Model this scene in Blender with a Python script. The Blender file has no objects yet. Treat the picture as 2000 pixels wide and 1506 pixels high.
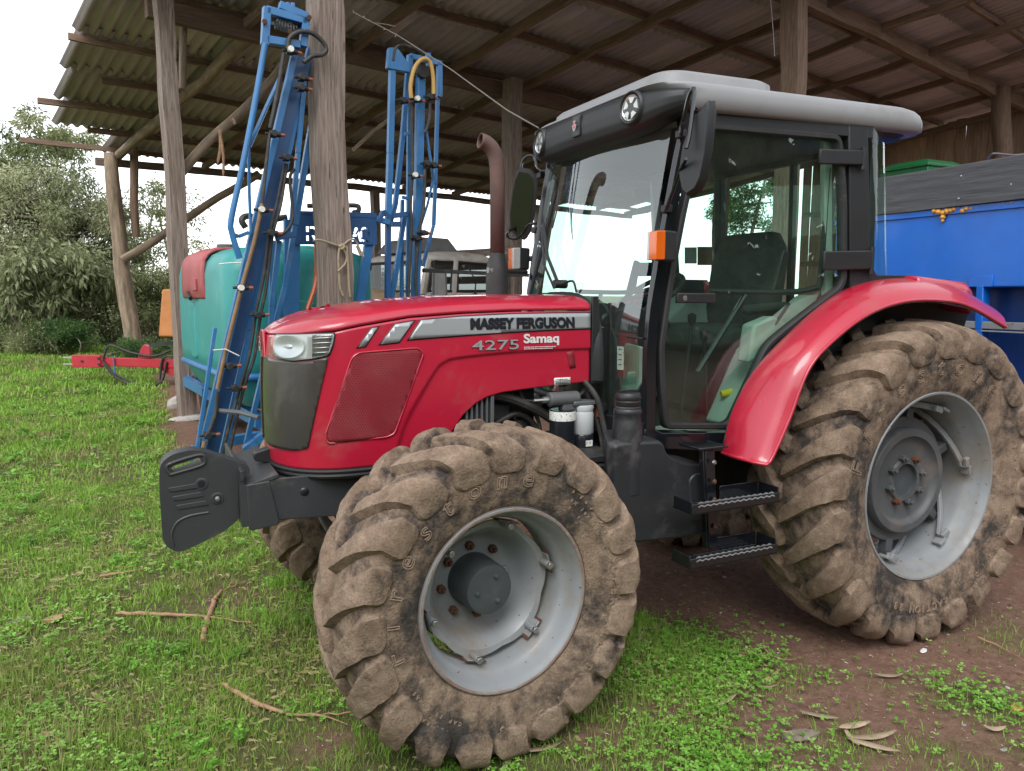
import bpy, bmesh, math, random
import numpy as np
from mathutils import Vector, Matrix, noise as mnoise

R = math.radians
scene = bpy.context.scene
rng = random.Random(7)
nrg = np.random.default_rng(11)

# ------------------------------------------------------------------ camera
FPX = 1480.0                       # focal length in pixels of a 2000 x 1506 frame
CAM = np.array([-1.105, -3.359, 1.697])
YAW, PITCH, ROLL = R(25.83), R(6.86), R(0.26)
FW = np.array([math.sin(YAW) * math.cos(PITCH), math.cos(YAW) * math.cos(PITCH), -math.sin(PITCH)])
RT0 = np.array([math.cos(YAW), -math.sin(YAW), 0.0])
UP0 = np.cross(RT0, FW)
RT = RT0 * math.cos(ROLL) + UP0 * math.sin(ROLL)
UP = -RT0 * math.sin(ROLL) + UP0 * math.cos(ROLL)
cam_data = bpy.data.cameras.new('camera')
cam_data.sensor_fit = 'HORIZONTAL'
cam_data.sensor_width = 36.0
cam_data.lens = FPX / 2000.0 * 36.0
cam_data.clip_start, cam_data.clip_end = 0.05, 3000.0
cam = bpy.data.objects.new('camera', cam_data)
scene.collection.objects.link(cam)
mw = Matrix.Identity(4)
for i in range(3):
    mw[i][0], mw[i][1], mw[i][2], mw[i][3] = RT[i], UP[i], -FW[i], CAM[i]
cam.matrix_world = mw
scene.camera = cam

# ------------------------------------------------------------------ sky and sun (bright overcast)
SUN_EL, SUN_AZ = R(52), R(215)       # azimuth clockwise from +Y; behind the camera, high
world = bpy.data.worlds.new('World')
scene.world = world
world.use_nodes = True
wn, wl = world.node_tree.nodes, world.node_tree.links
bg = wn['Background']
sky = wn.new('ShaderNodeTexSky')
sky.sky_type = 'NISHITA'
sky.sun_disc = False
sky.sun_elevation = SUN_EL
sky.sun_rotation = SUN_AZ
sky.air_density, sky.dust_density, sky.ozone_density = 1.0, 0.6, 1.0
hs = wn.new('ShaderNodeHueSaturation')
hs.inputs['Saturation'].default_value = 0.16
wl.new(sky.outputs[0], hs.inputs['Color'])
wl.new(hs.outputs[0], bg.inputs[0])
bg.inputs[1].default_value = 0.15
sun_d = bpy.data.lights.new('sun', 'SUN')
sun_d.energy, sun_d.angle, sun_d.color = 0.8, R(30), (1.0, 0.97, 0.92)
sun = bpy.data.objects.new('sun', sun_d)
scene.collection.objects.link(sun)
sv = Vector((math.sin(SUN_AZ) * math.cos(SUN_EL), math.cos(SUN_AZ) * math.cos(SUN_EL), math.sin(SUN_EL)))
sun.rotation_euler = sv.to_track_quat('Z', 'Y').to_euler()
sun.location = sv * 30
vs = scene.view_settings
vs.view_transform, vs.look, vs.exposure, vs.gamma = 'Standard', 'None', 1.35, 1.0
vs.use_curve_mapping = False
scene.cycles.use_denoising = True
scene.cycles.max_bounces = 10
scene.cycles.transparent_max_bounces = 16
scene.cycles.sample_clamp_indirect = 6.0

# ------------------------------------------------------------------ places: a point at a given distance, or on a plane
def ray(u, v):
    return FW + RT * (u - 1000) / FPX + UP * (753 - v) / FPX
def pt(u, v, d):
    return Vector(CAM + ray(u, v) * d)
def on(u, v, ax, val):
    d = ray(u, v); i = 'xyz'.index(ax)
    return Vector(CAM + d * (val - CAM[i]) / d[i])
def onp(u, v, a, n):
    d = ray(u, v); a = np.array(a); n = np.array(n)
    return Vector(CAM + d * (((a - CAM) @ n) / (d @ n)))

# ------------------------------------------------------------------ materials
MATS = {}
def nd(nt, typ, **kw):
    n = nt.nodes.new(typ)
    for k, v in kw.items(): setattr(n, k, v)
    return n
def lk(nt, a, b): nt.links.new(a, b)
def noise_tex(nt, vec, scale, detail=5, rough=0.6, dist=0.0):
    n = nd(nt, 'ShaderNodeTexNoise')
    n.inputs['Scale'].default_value = scale; n.inputs['Detail'].default_value = detail
    n.inputs['Roughness'].default_value = rough; n.inputs['Distortion'].default_value = dist
    lk(nt, vec, n.inputs['Vector']); return n.outputs['Fac']
def ramp(nt, fac, stops):
    n = nd(nt, 'ShaderNodeValToRGB'); cr = n.color_ramp
    while len(cr.elements) < len(stops): cr.elements.new(0.5)
    for e, (p, c) in zip(cr.elements, stops):
        e.position = p; e.color = (c, c, c, 1) if not isinstance(c, (tuple, list)) else (*c[:3], 1)
    lk(nt, fac, n.inputs[0]); return n.outputs[0]
def mixc(nt, fac, a, b, mode='MIX'):
    n = nd(nt, 'ShaderNodeMix', data_type='RGBA', blend_type=mode)
    for s, v in ((n.inputs[0], fac), (n.inputs[6], a), (n.inputs[7], b)):
        if isinstance(v, (int, float)): s.default_value = v
        elif isinstance(v, tuple): s.default_value = (*v[:3], 1)
        else: lk(nt, v, s)
    return n.outputs[2]
def M(name, col, rough=0.5, metal=0.0, var=0.12, vscale=5.0, stretch=(1, 1, 1), dirt=None, damt=0.4, dscale=4.0,
      bump=0.0, bscale=60.0, coat=0.0, spec=0.5, rnd=0.0, trans=0.0, speck=None, sscale=90.0, samt=0.66):
    m = bpy.data.materials.new(name); m.use_nodes = True
    nt = m.node_tree; b = nt.nodes['Principled BSDF']
    tc = nd(nt, 'ShaderNodeTexCoord'); mp = nd(nt, 'ShaderNodeMapping')
    mp.inputs['Scale'].default_value = stretch
    lk(nt, tc.outputs['Object'], mp.inputs['Vector']); vec = mp.outputs['Vector']
    if rnd:
        oi = nd(nt, 'ShaderNodeObjectInfo'); ad = nd(nt, 'ShaderNodeVectorMath', operation='ADD')
        cb = nd(nt, 'ShaderNodeCombineXYZ'); mu = nd(nt, 'ShaderNodeMath', operation='MULTIPLY'); mu.inputs[1].default_value = 37.0
        lk(nt, oi.outputs['Random'], mu.inputs[0]); lk(nt, mu.outputs[0], cb.inputs[0]); lk(nt, mu.outputs[0], cb.inputs[1])
        lk(nt, vec, ad.inputs[0]); lk(nt, cb.outputs[0], ad.inputs[1]); vec = ad.outputs[0]
    n1 = noise_tex(nt, vec, vscale, 6)
    lo = tuple(max(0, c * (1 - var)) for c in col); hi = tuple(min(1, c * (1 + var)) for c in col)
    c = ramp(nt, n1, [(0.3, lo), (0.7, hi)])
    if rnd:
        r = ramp(nt, oi.outputs['Random'], [(0, 1 - rnd), (1, 1 + rnd)] if False else [(0, 1 - rnd), (1, 1.0)])
        c = mixc(nt, 1.0, c, r, 'MULTIPLY')
    rfac = None
    if dirt:
        n2 = noise_tex(nt, vec, dscale, 8, 0.68, 0.3)
        rfac = ramp(nt, n2, [(max(0, 0.72 - damt * 0.55), 0.0), (min(1, 0.95 - damt * 0.35), 1.0)])
        c = mixc(nt, rfac, c, tuple(dirt))
        lk(nt, mathn(nt, 'MULTIPLY_ADD', rfac, 0.85 - rough if rough < .85 else 0.0, rough), b.inputs['Roughness'])
    else:
        b.inputs['Roughness'].default_value = rough
    if speck:
        n3 = noise_tex(nt, vec, sscale, 2, 0.5)
        sf = ramp(nt, n3, [(samt, 0.0), (samt + 0.03, 1.0)])
        c = mixc(nt, sf, c, tuple(speck))
    lk(nt, c, b.inputs['Base Color'])
    b.inputs['Metallic'].default_value = metal
    b.inputs['Specular IOR Level'].default_value = spec
    if coat: b.inputs['Coat Weight'].default_value = coat; b.inputs['Coat Roughness'].default_value = 0.08
    if bump:
        n4 = noise_tex(nt, vec, bscale, 5, 0.65)
        bn = nd(nt, 'ShaderNodeBump'); bn.inputs['Strength'].default_value = bump; bn.inputs['Distance'].default_value = 0.01
        lk(nt, n4, bn.inputs['Height']); lk(nt, bn.outputs[0], b.inputs['Normal'])
    MATS[name] = m
    return m
def mathn(nt, op, a, b=None, c=None):
    n = nd(nt, 'ShaderNodeMath', operation=op)
    for i, v in enumerate((a, b, c)):
        if v is None: continue
        if isinstance(v, (int, float)): n.inputs[i].default_value = v
        else: lk(nt, v, n.inputs[i])
    return n.outputs[0]
def glass(name, tint, rough=0.0, dust=0.06, ior=1.45, refl=1.0, dcol=(.40, .38, .33)):
    m = bpy.data.materials.new(name); m.use_nodes = True
    nt = m.node_tree; nt.nodes.remove(nt.nodes['Principled BSDF']); out = nt.nodes['Material Output']
    tr = nd(nt, 'ShaderNodeBsdfTransparent'); tr.inputs[0].default_value = (*tint, 1)
    gl = nd(nt, 'ShaderNodeBsdfGlossy'); gl.inputs['Roughness'].default_value = rough; gl.inputs[0].default_value = (.95, 1, .98, 1)
    ge = nd(nt, 'ShaderNodeNewGeometry'); dt = nd(nt, 'ShaderNodeVectorMath', operation='DOT_PRODUCT')
    lk(nt, ge.outputs['Incoming'], dt.inputs[0]); lk(nt, ge.outputs['Normal'], dt.inputs[1])
    f0 = ((ior - 1) / (ior + 1)) ** 2 * refl                       # Schlick reflectance of a thin pane, same from both sides
    om = mathn(nt, 'POWER', mathn(nt, 'SUBTRACT', 1.0, mathn(nt, 'ABSOLUTE', dt.outputs['Value'])), 5.0)
    fm = mathn(nt, 'MULTIPLY_ADD', om, 1 - f0, f0)
    mx = nd(nt, 'ShaderNodeMixShader'); lk(nt, fm, mx.inputs[0]); lk(nt, tr.outputs[0], mx.inputs[1]); lk(nt, gl.outputs[0], mx.inputs[2])
    df = nd(nt, 'ShaderNodeBsdfDiffuse'); df.inputs[0].default_value = (*dcol, 1)
    tc = nd(nt, 'ShaderNodeTexCoord')
    f = ramp(nt, noise_tex(nt, tc.outputs['Object'], 7, 8, .7), [(0.35, dust * .4), (0.75, dust * 1.6)])
    m2 = nd(nt, 'ShaderNodeMixShader'); lk(nt, f, m2.inputs[0]); lk(nt, mx.outputs[0], m2.inputs[1]); lk(nt, df.outputs[0], m2.inputs[2])
    lk(nt, m2.outputs[0], out.inputs[0])
    MATS[name] = m
    return m

MUD = (0.20, 0.135, 0.085)
DUST = (0.33, 0.27, 0.21)
M('red', (0.42, 0.009, 0.033), 0.34, var=.05, coat=0.7, dirt=(0.29, 0.075, 0.07), damt=.32, dscale=3.5, bump=.012, bscale=30, speck=(.30, .16, .12), sscale=75, samt=.745)
M('red_mesh', (0.22, 0.010, 0.020), 0.6, var=.1, dirt=(0.24, 0.05, 0.05), damt=.45, dscale=5)
M('red_mesh_hole', (0.15, 0.009, 0.016), 0.9)
M('silver', (0.36, 0.38, 0.39), 0.35, .35, var=.04)
M('decal_black', (0.012, 0.013, 0.018), 0.35, var=.05)
M('decal_white', (0.62, 0.61, 0.61), 0.45, var=.04)
M('decal_green', (0.02, 0.42, 0.16), 0.5, var=.2)
M('paper', (0.72, 0.72, 0.68), 0.6, var=.05, speck=(.2, .2, .2), sscale=160, samt=.6)
M('black_plastic', (0.014, 0.0145, 0.016), 0.48, var=.2, dirt=(.16, .14, .12), damt=.15, dscale=6, bump=.06, bscale=300)
M('black_gloss', (0.008, 0.009, 0.012), 0.16, var=.1, coat=.5, dirt=(.12, .11, .10), damt=.12, dscale=5)
M('tank_plastic', (0.019, 0.0205, 0.024), 0.46, var=.2, dirt=(.12, .11, .105), damt=.32, dscale=4, bump=.05, bscale=120)
M('rubber', (0.016, 0.016, 0.017), 0.6, var=.2, dirt=(.12, .10, .085), damt=.25, dscale=7)
M('cast', (0.036, 0.0375, 0.041), 0.45, var=.12, dirt=(.13, .115, .10), damt=.25, dscale=6, speck=(.20, .10, .06), sscale=26, samt=.735, bump=.06, bscale=90)
M('rust', (0.105, 0.044, 0.022), 0.85, var=.4, vscale=18, bump=.2, bscale=90)
M('engine', (0.022, 0.022, 0.023), 0.6, var=.3, dirt=(.11, .095, .075), damt=.35, dscale=8, bump=.1, bscale=60)
M('engine_grey', (0.085, 0.09, 0.095), 0.5, var=.2, dirt=(.11, .095, .075), damt=.35, dscale=8)
M('filter_black', (0.012, 0.014, 0.018), 0.25, var=.2, dirt=(.1, .09, .08), damt=.15)
M('filter_white', (0.46, 0.48, 0.48), 0.35, var=.05, dirt=(.3, .26, .2), damt=.15)
M('metal', (0.45, 0.45, 0.45), 0.35, .9, var=.15)
M('rim_grey', (0.235, 0.25, 0.262), 0.42, var=.05, dirt=(.20, .155, .11), damt=.46, dscale=3.5, speck=(.10, .06, .045), sscale=38, samt=.715, coat=.15)
M('rim_edge', (0.30, 0.29, 0.27), 0.6, var=.15, dirt=(.17, .065, .03), damt=.75, dscale=9)
M('hub_grey', (0.050, 0.058, 0.064), 0.5, var=.2, dirt=(.12, .11, .10), damt=.3, dscale=6)
M('disc_dark', (0.075, 0.080, 0.085), 0.5, var=.15, dirt=(.16, .13, .11), damt=.4, dscale=7, speck=(.25, .09, .04), sscale=30, samt=.74)
M('roof_grey', (0.24, 0.243, 0.25), 0.42, var=.04, dirt=(.185, .18, .17), damt=.35, dscale=3)
M('orange_lens', (0.62, 0.11, 0.008), 0.2, var=.08, coat=.6)
M('clear_lens', (0.42, 0.42, 0.41), 0.15, var=.1, coat=.8)
M('chrome', (0.62, 0.63, 0.64), 0.40, 1.0, var=.02)
M('interior_green', (0.36, 0.39, 0.35), 0.6, var=.08, dirt=(.25, .21, .16), damt=.3, dscale=4)
M('seat_fabric', (0.030, 0.033, 0.034), 0.9, var=.2, bump=.2, bscale=220)
M('yellow', (0.75, 0.52, 0.02), 0.45, var=.1)
M('exhaust', (0.095, 0.055, 0.048), 0.65, var=.25, dirt=(.16, .085, .06), damt=.5, dscale=9, bump=.05)
M('blue', (0.028, 0.150, 0.35), 0.4, var=.14, dirt=(.16, .20, .24), damt=.28, dscale=6, speck=(.12, .05, .02), sscale=22, samt=.735, coat=.2)
M('blue_dark', (0.018, 0.075, 0.20), 0.4, var=.14, dirt=(.12, .13, .14), damt=.25, dscale=6, coat=.2)
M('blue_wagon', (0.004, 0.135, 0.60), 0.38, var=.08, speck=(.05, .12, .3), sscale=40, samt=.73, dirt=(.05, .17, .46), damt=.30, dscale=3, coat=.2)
M('blue_wagon_dark', (0.004, 0.035, 0.17), 0.45, var=.1, dirt=(.05, .08, .16), damt=.25, dscale=5)  # wagon blue darkened: shade below the overhanging bin put into the colour
M('teal', (0.030, 0.27, 0.255), 0.42, var=.08, vscale=3, dirt=(.20, .38, .34), damt=.3, dscale=3)
M('lid_red', (0.36, 0.07, 0.075), 0.5, var=.08, dirt=(.45, .2, .17), damt=.35, dscale=5)
M('implement_red', (0.42, 0.014, 0.03), 0.42, var=.1, dirt=(.22, .09, .07), damt=.3, dscale=6, coat=.2)
M('orange_panel', (0.45, 0.17, 0.045), 0.6, var=.12, dirt=(.4, .2, .1), damt=.3)
M('hose', (0.030, 0.028, 0.026), 0.55, var=.2, dirt=(.15, .12, .09), damt=.35, dscale=10)
M('hose_tan', (0.50, 0.30, 0.08), 0.45, var=.15)
M('brass_pipe', (0.20, 0.115, 0.05), 0.45, var=.25, vscale=14, dirt=(.3, .22, .14), damt=.3)
M('copper', (0.30, 0.085, 0.04), 0.55, var=.2)
M('white_plastic', (0.70, 0.69, 0.62), 0.45, var=.06)
M('rope', (0.34, 0.27, 0.18), 0.95, var=.25, vscale=60, bump=.5, bscale=300)
M('wire', (0.20, 0.18, 0.16), 0.5, .5, var=.2)
M('wood_grey', (0.27, 0.215, 0.18), 0.88, var=.45, vscale=3.5, stretch=(14, 14, .7), dirt=(.13, .075, .05), damt=.50, dscale=1.7, bump=1.0, bscale=7, rnd=.2, speck=(.055, .042, .035), sscale=5.5, samt=.66)
M('wood_brown', (0.25, 0.165, 0.115), 0.88, var=.35, vscale=3.5, stretch=(14, 14, .9), dirt=(.10, .065, .045), damt=.45, dscale=2.2, bump=.5, bscale=9, rnd=.35)
M('log', (0.30, 0.225, 0.155), 0.9, var=.4, vscale=2.5, stretch=(6, 6, 1.2), dirt=(.14, .11, .085), damt=.5, dscale=2.0, bump=.6, bscale=8, rnd=.2)
M('plank', (0.40, 0.27, 0.18), 0.88, var=.35, vscale=3, stretch=(14, 14, .8), dirt=(.16, .11, .08), damt=.4, dscale=2, bump=.4, bscale=8, rnd=.5)
M('board_dark', (0.072, 0.073, 0.080), 0.72, var=.35, vscale=3, stretch=(12, 12, .9), dirt=(.14, .14, .145), damt=.35, dscale=2, bump=.4, bscale=8)
M('foam', (0.72, 0.34, 0.06), 0.7, var=.2, bump=.4, bscale=60)
M('sheet', (0.60, 0.53, 0.55), 0.9, var=.22, vscale=1.6, stretch=(3, .35, 1), dirt=(.27, .225, .22), damt=.42, dscale=1.6, bump=.15, bscale=60, rnd=.28)
M('truck_grey', (0.50, 0.46, 0.41), 0.5, var=.12, dirt=(.22, .17, .12), damt=.4, dscale=2.5)
M('truck_tan', (0.42, 0.30, 0.19), 0.6, var=.2, dirt=(.2, .12, .07), damt=.5, dscale=3)
M('truck_dark', (0.13, 0.13, 0.13), 0.7, var=.2, dirt=(.16, .15, .13), damt=.4, dscale=3)
M('green_paint', (0.006, 0.10, 0.03), 0.45, var=.1, dirt=(.06, .14, .05), damt=.3)
M('bark', (0.19, 0.155, 0.12), 0.95, var=.4, vscale=4, stretch=(5, 5, 1), bump=.5, bscale=14)
M('stick', (0.36, 0.215, 0.125), 0.85, var=.35, vscale=12, dirt=(.2, .12, .08), damt=.4, dscale=12, bump=.3, bscale=80)
M('dry_leaf', (0.40, 0.30, 0.205), 0.8, var=.3, vscale=14, rnd=.45)
M('stone', (0.42, 0.39, 0.36), 0.9, var=.2, vscale=20, rnd=.5, bump=.3, bscale=60)
glass('cab_glass', (0.80, 0.92, 0.87), dust=.018, ior=1.5, refl=1.2)
glass('windscreen_glass', (0.74, 0.91, 0.86), dust=.03, ior=1.52, refl=4.0)
glass('truck_glass', (0.16, 0.19, 0.19), dust=.08)
glass('lamp_glass', (0.93, 0.95, 0.95), dust=.04)
glass('smoked', (0.42, 0.38, 0.35), rough=.14, dust=.16, dcol=(.24, .19, .15))
M('lamp_white', (0.66, 0.66, 0.64), 0.15, var=.1, vscale=30, coat=1.0)  # white facets stand in for the bright reflection in the visor lamps
M('lamp_chrome', (0.90, 0.91, 0.92), 0.22, 0.7, var=.02)
M('grille_panel', (0.036, 0.031, 0.028), 0.34, var=.18, vscale=3, coat=.5, dirt=(.10, .085, .073), damt=.45, dscale=4)
M('mirror_glass', (0.12, 0.13, 0.14), 0.04, 1.0, var=.02)
M('grille_dark', (0.060, 0.048, 0.040), 0.5, var=.25, dirt=(.18, .15, .125), damt=.5, dscale=5)
# ------------------------------------------------------------------ mesh helpers
COL = scene.collection
def V(*a): return Vector(a)
def link(o, parent=None):
    COL.objects.link(o)
    if parent is not None:
        o.parent = parent
        if parent.get('_off') is not None:
            o.matrix_parent_inverse = Matrix.Translation(-Vector(parent['_off']))
    return o
def root(name, loc, label, cat, group=None):
    o = bpy.data.objects.new(name, None); o.empty_display_size = .3
    o.location = loc; o['_off'] = list(loc)
    COL.objects.link(o); return tag(o, label, cat, group)
def tag(o, label=None, cat=None, group=None, kind=None):
    if label: o['label'] = label
    if cat: o['category'] = cat
    if group: o['group'] = group
    if kind: o['kind'] = kind
    return o
def finish(me, mat, angle=35):
    if mat: me.materials.append(MATS[mat] if isinstance(mat, str) else mat)
    if angle is not None:
        me.shade_smooth() if hasattr(me, 'shade_smooth') else None
        try: me.set_sharp_from_angle(angle=R(angle))
        except Exception: pass
class B:
    def __init__(s): s.v = []; s.f = []
    def add(s, vs, fs):
        n = len(s.v); s.v += [tuple(v) for v in vs]; s.f += [tuple(i + n for i in f) for f in fs]; return s
    def box(s, c, d, rot=None):
        x, y, z = (k / 2 for k in d); c = Vector(c)
        vs = [Vector((a * x, b * y, e * z)) for a in (-1, 1) for b in (-1, 1) for e in (-1, 1)]
        if rot: vs = [rot @ v for v in vs]
        return s.add([c + v for v in vs], [(0, 1, 3, 2), (4, 6, 7, 5), (0, 4, 5, 1), (2, 3, 7, 6), (0, 2, 6, 4), (1, 5, 7, 3)])
    def bar(s, p0, p1, w, h, up=(0, 0, 1)):
        p0, p1 = Vector(p0), Vector(p1); t = (p1 - p0).normalized(); up = Vector(up)
        a = t.cross(up)
        if a.length < 1e-3: a = t.cross(Vector((1, 0, 0)))
        a.normalize(); b = a.cross(t)
        q = [a * (w / 2 * i) + b * (h / 2 * j) for i, j in ((-1, -1), (1, -1), (1, 1), (-1, 1))]
        return s.add([p0 + k for k in q] + [p1 + k for k in q],
                     [(3, 2, 1, 0), (4, 5, 6, 7), (0, 1, 5, 4), (1, 2, 6, 5), (2, 3, 7, 6), (3, 0, 4, 7)])
    def tube(s, pts, r, n=8, caps=True):
        pts = [Vector(p) for p in pts]; m = len(pts)
        rs = r if isinstance(r, (list, tuple)) else [r] * m
        t0 = (pts[1] - pts[0]).normalized(); a = t0.cross(Vector((0, 0, 1)))
        if a.length < .05: a = t0.cross(Vector((1, 0, 0)))
        a.normalize(); base = len(s.v); prev = t0
        for i, p in enumerate(pts):
            t = (pts[min(i + 1, m - 1)] - pts[max(i - 1, 0)])
            t = t.normalized() if t.length > 1e-9 else prev
            a = (a - t * a.dot(t)); a = a.normalized() if a.length > 1e-6 else t.orthogonal().normalized()
            b = t.cross(a); prev = t
            for k in range(n):
                an = 2 * math.pi * k / n
                s.v.append(tuple(p + (a * math.cos(an) + b * math.sin(an)) * rs[i]))
        for i in range(m - 1):
            for k in range(n):
                k2 = (k + 1) % n
                s.f.append((base + i * n + k, base + i * n + k2, base + (i + 1) * n + k2, base + (i + 1) * n + k))
        if caps:
            s.f.append(tuple(base + k for k in reversed(range(n)))); s.f.append(tuple(base + (m - 1) * n + k for k in range(n)))
        return s
    def cyl(s, p0, p1, r0, r1=None, n=20): return s.tube([p0, p1], [r0, r0 if r1 is None else r1], n)
    def lathe(s, prof, o=(0, 0, 0), axis=(0, 1, 0), n=48, closed=False, x=None):
        # prof: list of (radius, along)
        o = Vector(o); t = Vector(axis).normalized()
        a = Vector(x) if x else (t.cross(Vector((0, 0, 1))) if abs(t.z) < .9 else t.cross(Vector((1, 0, 0))))
        a.normalize(); b = t.cross(a); base = len(s.v); m = len(prof)
        for (r, h) in prof:
            for k in range(n):
                an = 2 * math.pi * k / n
                s.v.append(tuple(o + t * h + (a * math.cos(an) + b * math.sin(an)) * r))
        for i in range(m - 1 + (1 if closed else 0)):
            i2 = (i + 1) % m
            for k in range(n):
                k2 = (k + 1) % n
                s.f.append((base + i * n + k, base + i * n + k2, base + i2 * n + k2, base + i2 * n + k))
        return s
    def prism(s, poly, o, ux, uy, uz, t):
        # polygon in the (ux, uy) plane at o, pushed along uz by t
        o, ux, uy, uz = Vector(o), Vector(ux), Vector(uy), Vector(uz); n = len(poly)
        a = [o + ux * p[0] + uy * p[1] for p in poly]
        f = [tuple(range(n)), tuple(reversed(range(n, 2 * n)))] + [(i, i + n, (i + 1) % n + n, (i + 1) % n) for i in range(n)]
        return s.add(a + [p + uz * t for p in a], f)
    def loft(s, rings, caps=True, closed=True):
        base = len(s.v); n = len(rings[0])
        for r in rings: s.v += [tuple(p) for p in r]
        for i in range(len(rings) - 1):
            for k in range(n if closed else n - 1):
                k2 = (k + 1) % n
                s.f.append((base + i * n + k, base + i * n + k2, base + (i + 1) * n + k2, base + (i + 1) * n + k))
        if caps:
            s.f.append(tuple(base + k for k in reversed(range(n)))); s.f.append(tuple(base + (len(rings) - 1) * n + k for k in range(n)))
        return s
    def mesh(s, name, mat, angle=35, fix=True):
        me = bpy.data.meshes.new(name); me.from_pydata(s.v, [], s.f)
        if fix:
            bm = bmesh.new(); bm.from_mesh(me); bmesh.ops.recalc_face_normals(bm, faces=bm.faces); bm.to_mesh(me); bm.free()
        finish(me, mat, angle); return me
    def build(s, name, mat, parent=None, bevel=0.0, angle=35, seg=2, label=None, fix=True):
        o = bpy.data.objects.new(name, s.mesh(name, mat, angle, fix))
        if bevel:
            m = o.modifiers.new('bevel', 'BEVEL'); m.width = bevel; m.segments = seg; m.limit_method = 'ANGLE'; m.angle_limit = R(30)
            m.harden_normals = False
        if label: o['label'] = label
        return link(o, parent)
def rounded(poly, r, n=4):
    # rounds the corners of a closed 2D polygon
    out = []; m = len(poly); P = [Vector(p[:2]) for p in poly]
    rs = r if isinstance(r, (list, tuple)) else [r] * m
    for i in range(m):
        p, a, b = P[i], P[i - 1], P[(i + 1) % m]
        da, db = (a - p), (b - p)
        rr = min(rs[i], da.length * .48, db.length * .48)
        if rr < 1e-5: out.append(tuple(p)); continue
        q0, q1 = p + da.normalized() * rr, p + db.normalized() * rr
        for k in range(n + 1):
            t = k / n; out.append(tuple(q0 * (1 - t) ** 2 + p * 2 * t * (1 - t) + q1 * t * t))
    return out
def bez(pts, n=12):
    # smooth Catmull-Rom curve through points
    P = [Vector(p) for p in pts]; P = [P[0] * 2 - P[1]] + P + [P[-1] * 2 - P[-2]]; out = []
    for i in range(1, len(P) - 2):
        for k in range(n):
            t = k / n; a, b, c, d = P[i - 1:i + 3]
            out.append(.5 * ((2 * b) + (c - a) * t + (2 * a - 5 * b + 4 * c - d) * t * t + (3 * b - a - 3 * c + d) * t ** 3))
    return out + [P[-2]]
def npmesh(name, verts, faces, mat, smooth=True, parent=None):
    # verts (n,3), faces (m,k) arrays
    me = bpy.data.meshes.new(name); k = faces.shape[1]
    me.vertices.add(len(verts)); me.vertices.foreach_set('co', np.ascontiguousarray(verts, np.float32).ravel())
    me.loops.add(faces.size); me.loops.foreach_set('vertex_index', np.ascontiguousarray(faces, np.int32).ravel())
    me.polygons.add(len(faces)); me.polygons.foreach_set('loop_start', np.arange(0, faces.size, k, dtype=np.int32))
    me.update(calc_edges=True); me.materials.append(MATS[mat] if isinstance(mat, str) else mat)
    if smooth: me.polygons.foreach_set('use_smooth', np.ones(len(faces), bool))
    o = bpy.data.objects.new(name, me); return link(o, parent)
def grid_faces(nu, nv, wrap_u=False):
    i = np.arange(nu if wrap_u else nu - 1)[:, None]; j = np.arange(nv - 1)[None, :]; i2 = (i + 1) % nu
    return np.stack([i * nv + j, i2 * nv + j, i2 * nv + j + 1, i * nv + j + 1], -1).reshape(-1, 4)
def text_geo(txt, size=1.0, extrude=0.0, offset=0.0, outline=0.0, shear=0.0, res=4):
    cu = bpy.data.curves.new('txt', 'FONT'); cu.body = txt; cu.size = size; cu.resolution_u = res
    cu.offset = offset; cu.shear = shear
    if outline: cu.fill_mode = 'NONE'; cu.bevel_depth = outline; cu.bevel_resolution = 0
    else: cu.extrude = extrude
    ob = bpy.data.objects.new('txt', cu); COL.objects.link(ob)
    bpy.context.view_layer.update()
    dg = bpy.context.evaluated_depsgraph_get()
    me = bpy.data.meshes.new_from_object(ob.evaluated_get(dg))
    vs = np.array([v.co[:] for v in me.vertices]).reshape(-1, 3); fs = [tuple(p.vertices) for p in me.polygons]
    bpy.data.objects.remove(ob); bpy.data.curves.remove(cu); bpy.data.meshes.remove(me)
    return vs, fs
def timber(name, p0, p1, w, h, mat, parent, up=(0, 0, 1), wob=0.006, round_=False, taper=1.0, seed=None, seg=10, bevel=.004):
    # a beam or log along its own local Z, with slightly uneven faces
    p0, p1 = Vector(p0), Vector(p1); L = (p1 - p0).length; t = (p1 - p0) / L; up = Vector(up)
    a = up.cross(t)
    if a.length < .05: a = Vector((1, 0, 0)).cross(t); 
    a.normalize(); b = t.cross(a); sd = rng.random() * 100 if seed is None else seed
    rings = []
    for i in range(seg + 1):
        k = i / seg; sc = 1 + (taper - 1) * k; ring = []
        ox = (mnoise.noise((sd, k * L * .7, 0)) * 2.2) * wob * 2; oy = (mnoise.noise((sd + 9, k * L * .7, 0))) * wob * 4
        if round_:
            n = 12
            for q in range(n):
                an = 2 * math.pi * q / n
                rr = .5 * sc * (1 + .14 * mnoise.noise((math.cos(an) * 1.2 + sd, math.sin(an) * 1.2, k * L * 1.6)))
                ring.append((math.cos(an) * w * rr + ox, math.sin(an) * h * rr + oy, k * L))
        else:
            for cx, cy in ((-1, -1), (1, -1), (1, 1), (-1, 1)):
                j = wob * mnoise.noise((cx * 3 + sd, cy * 3, k * L * 2.5))
                ring.append((cx * (w / 2 * sc + j) + ox, cy * (h / 2 * sc + j) + oy, k * L))
        rings.append(ring)
    me = B().loft(rings).mesh(name, mat, 40)
    o = bpy.data.objects.new(name, me)
    mt = Matrix(((a.x, b.x, t.x, p0.x), (a.y, b.y, t.y, p0.y), (a.z, b.z, t.z, p0.z), (0, 0, 0, 1)))
    if not round_ and bevel:
        m = o.modifiers.new('bevel', 'BEVEL'); m.width = bevel; m.segments = 2; m.limit_method = 'ANGLE'; m.angle_limit = R(40)
    link(o, parent)
    o.matrix_basis = mt
    return o
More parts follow.
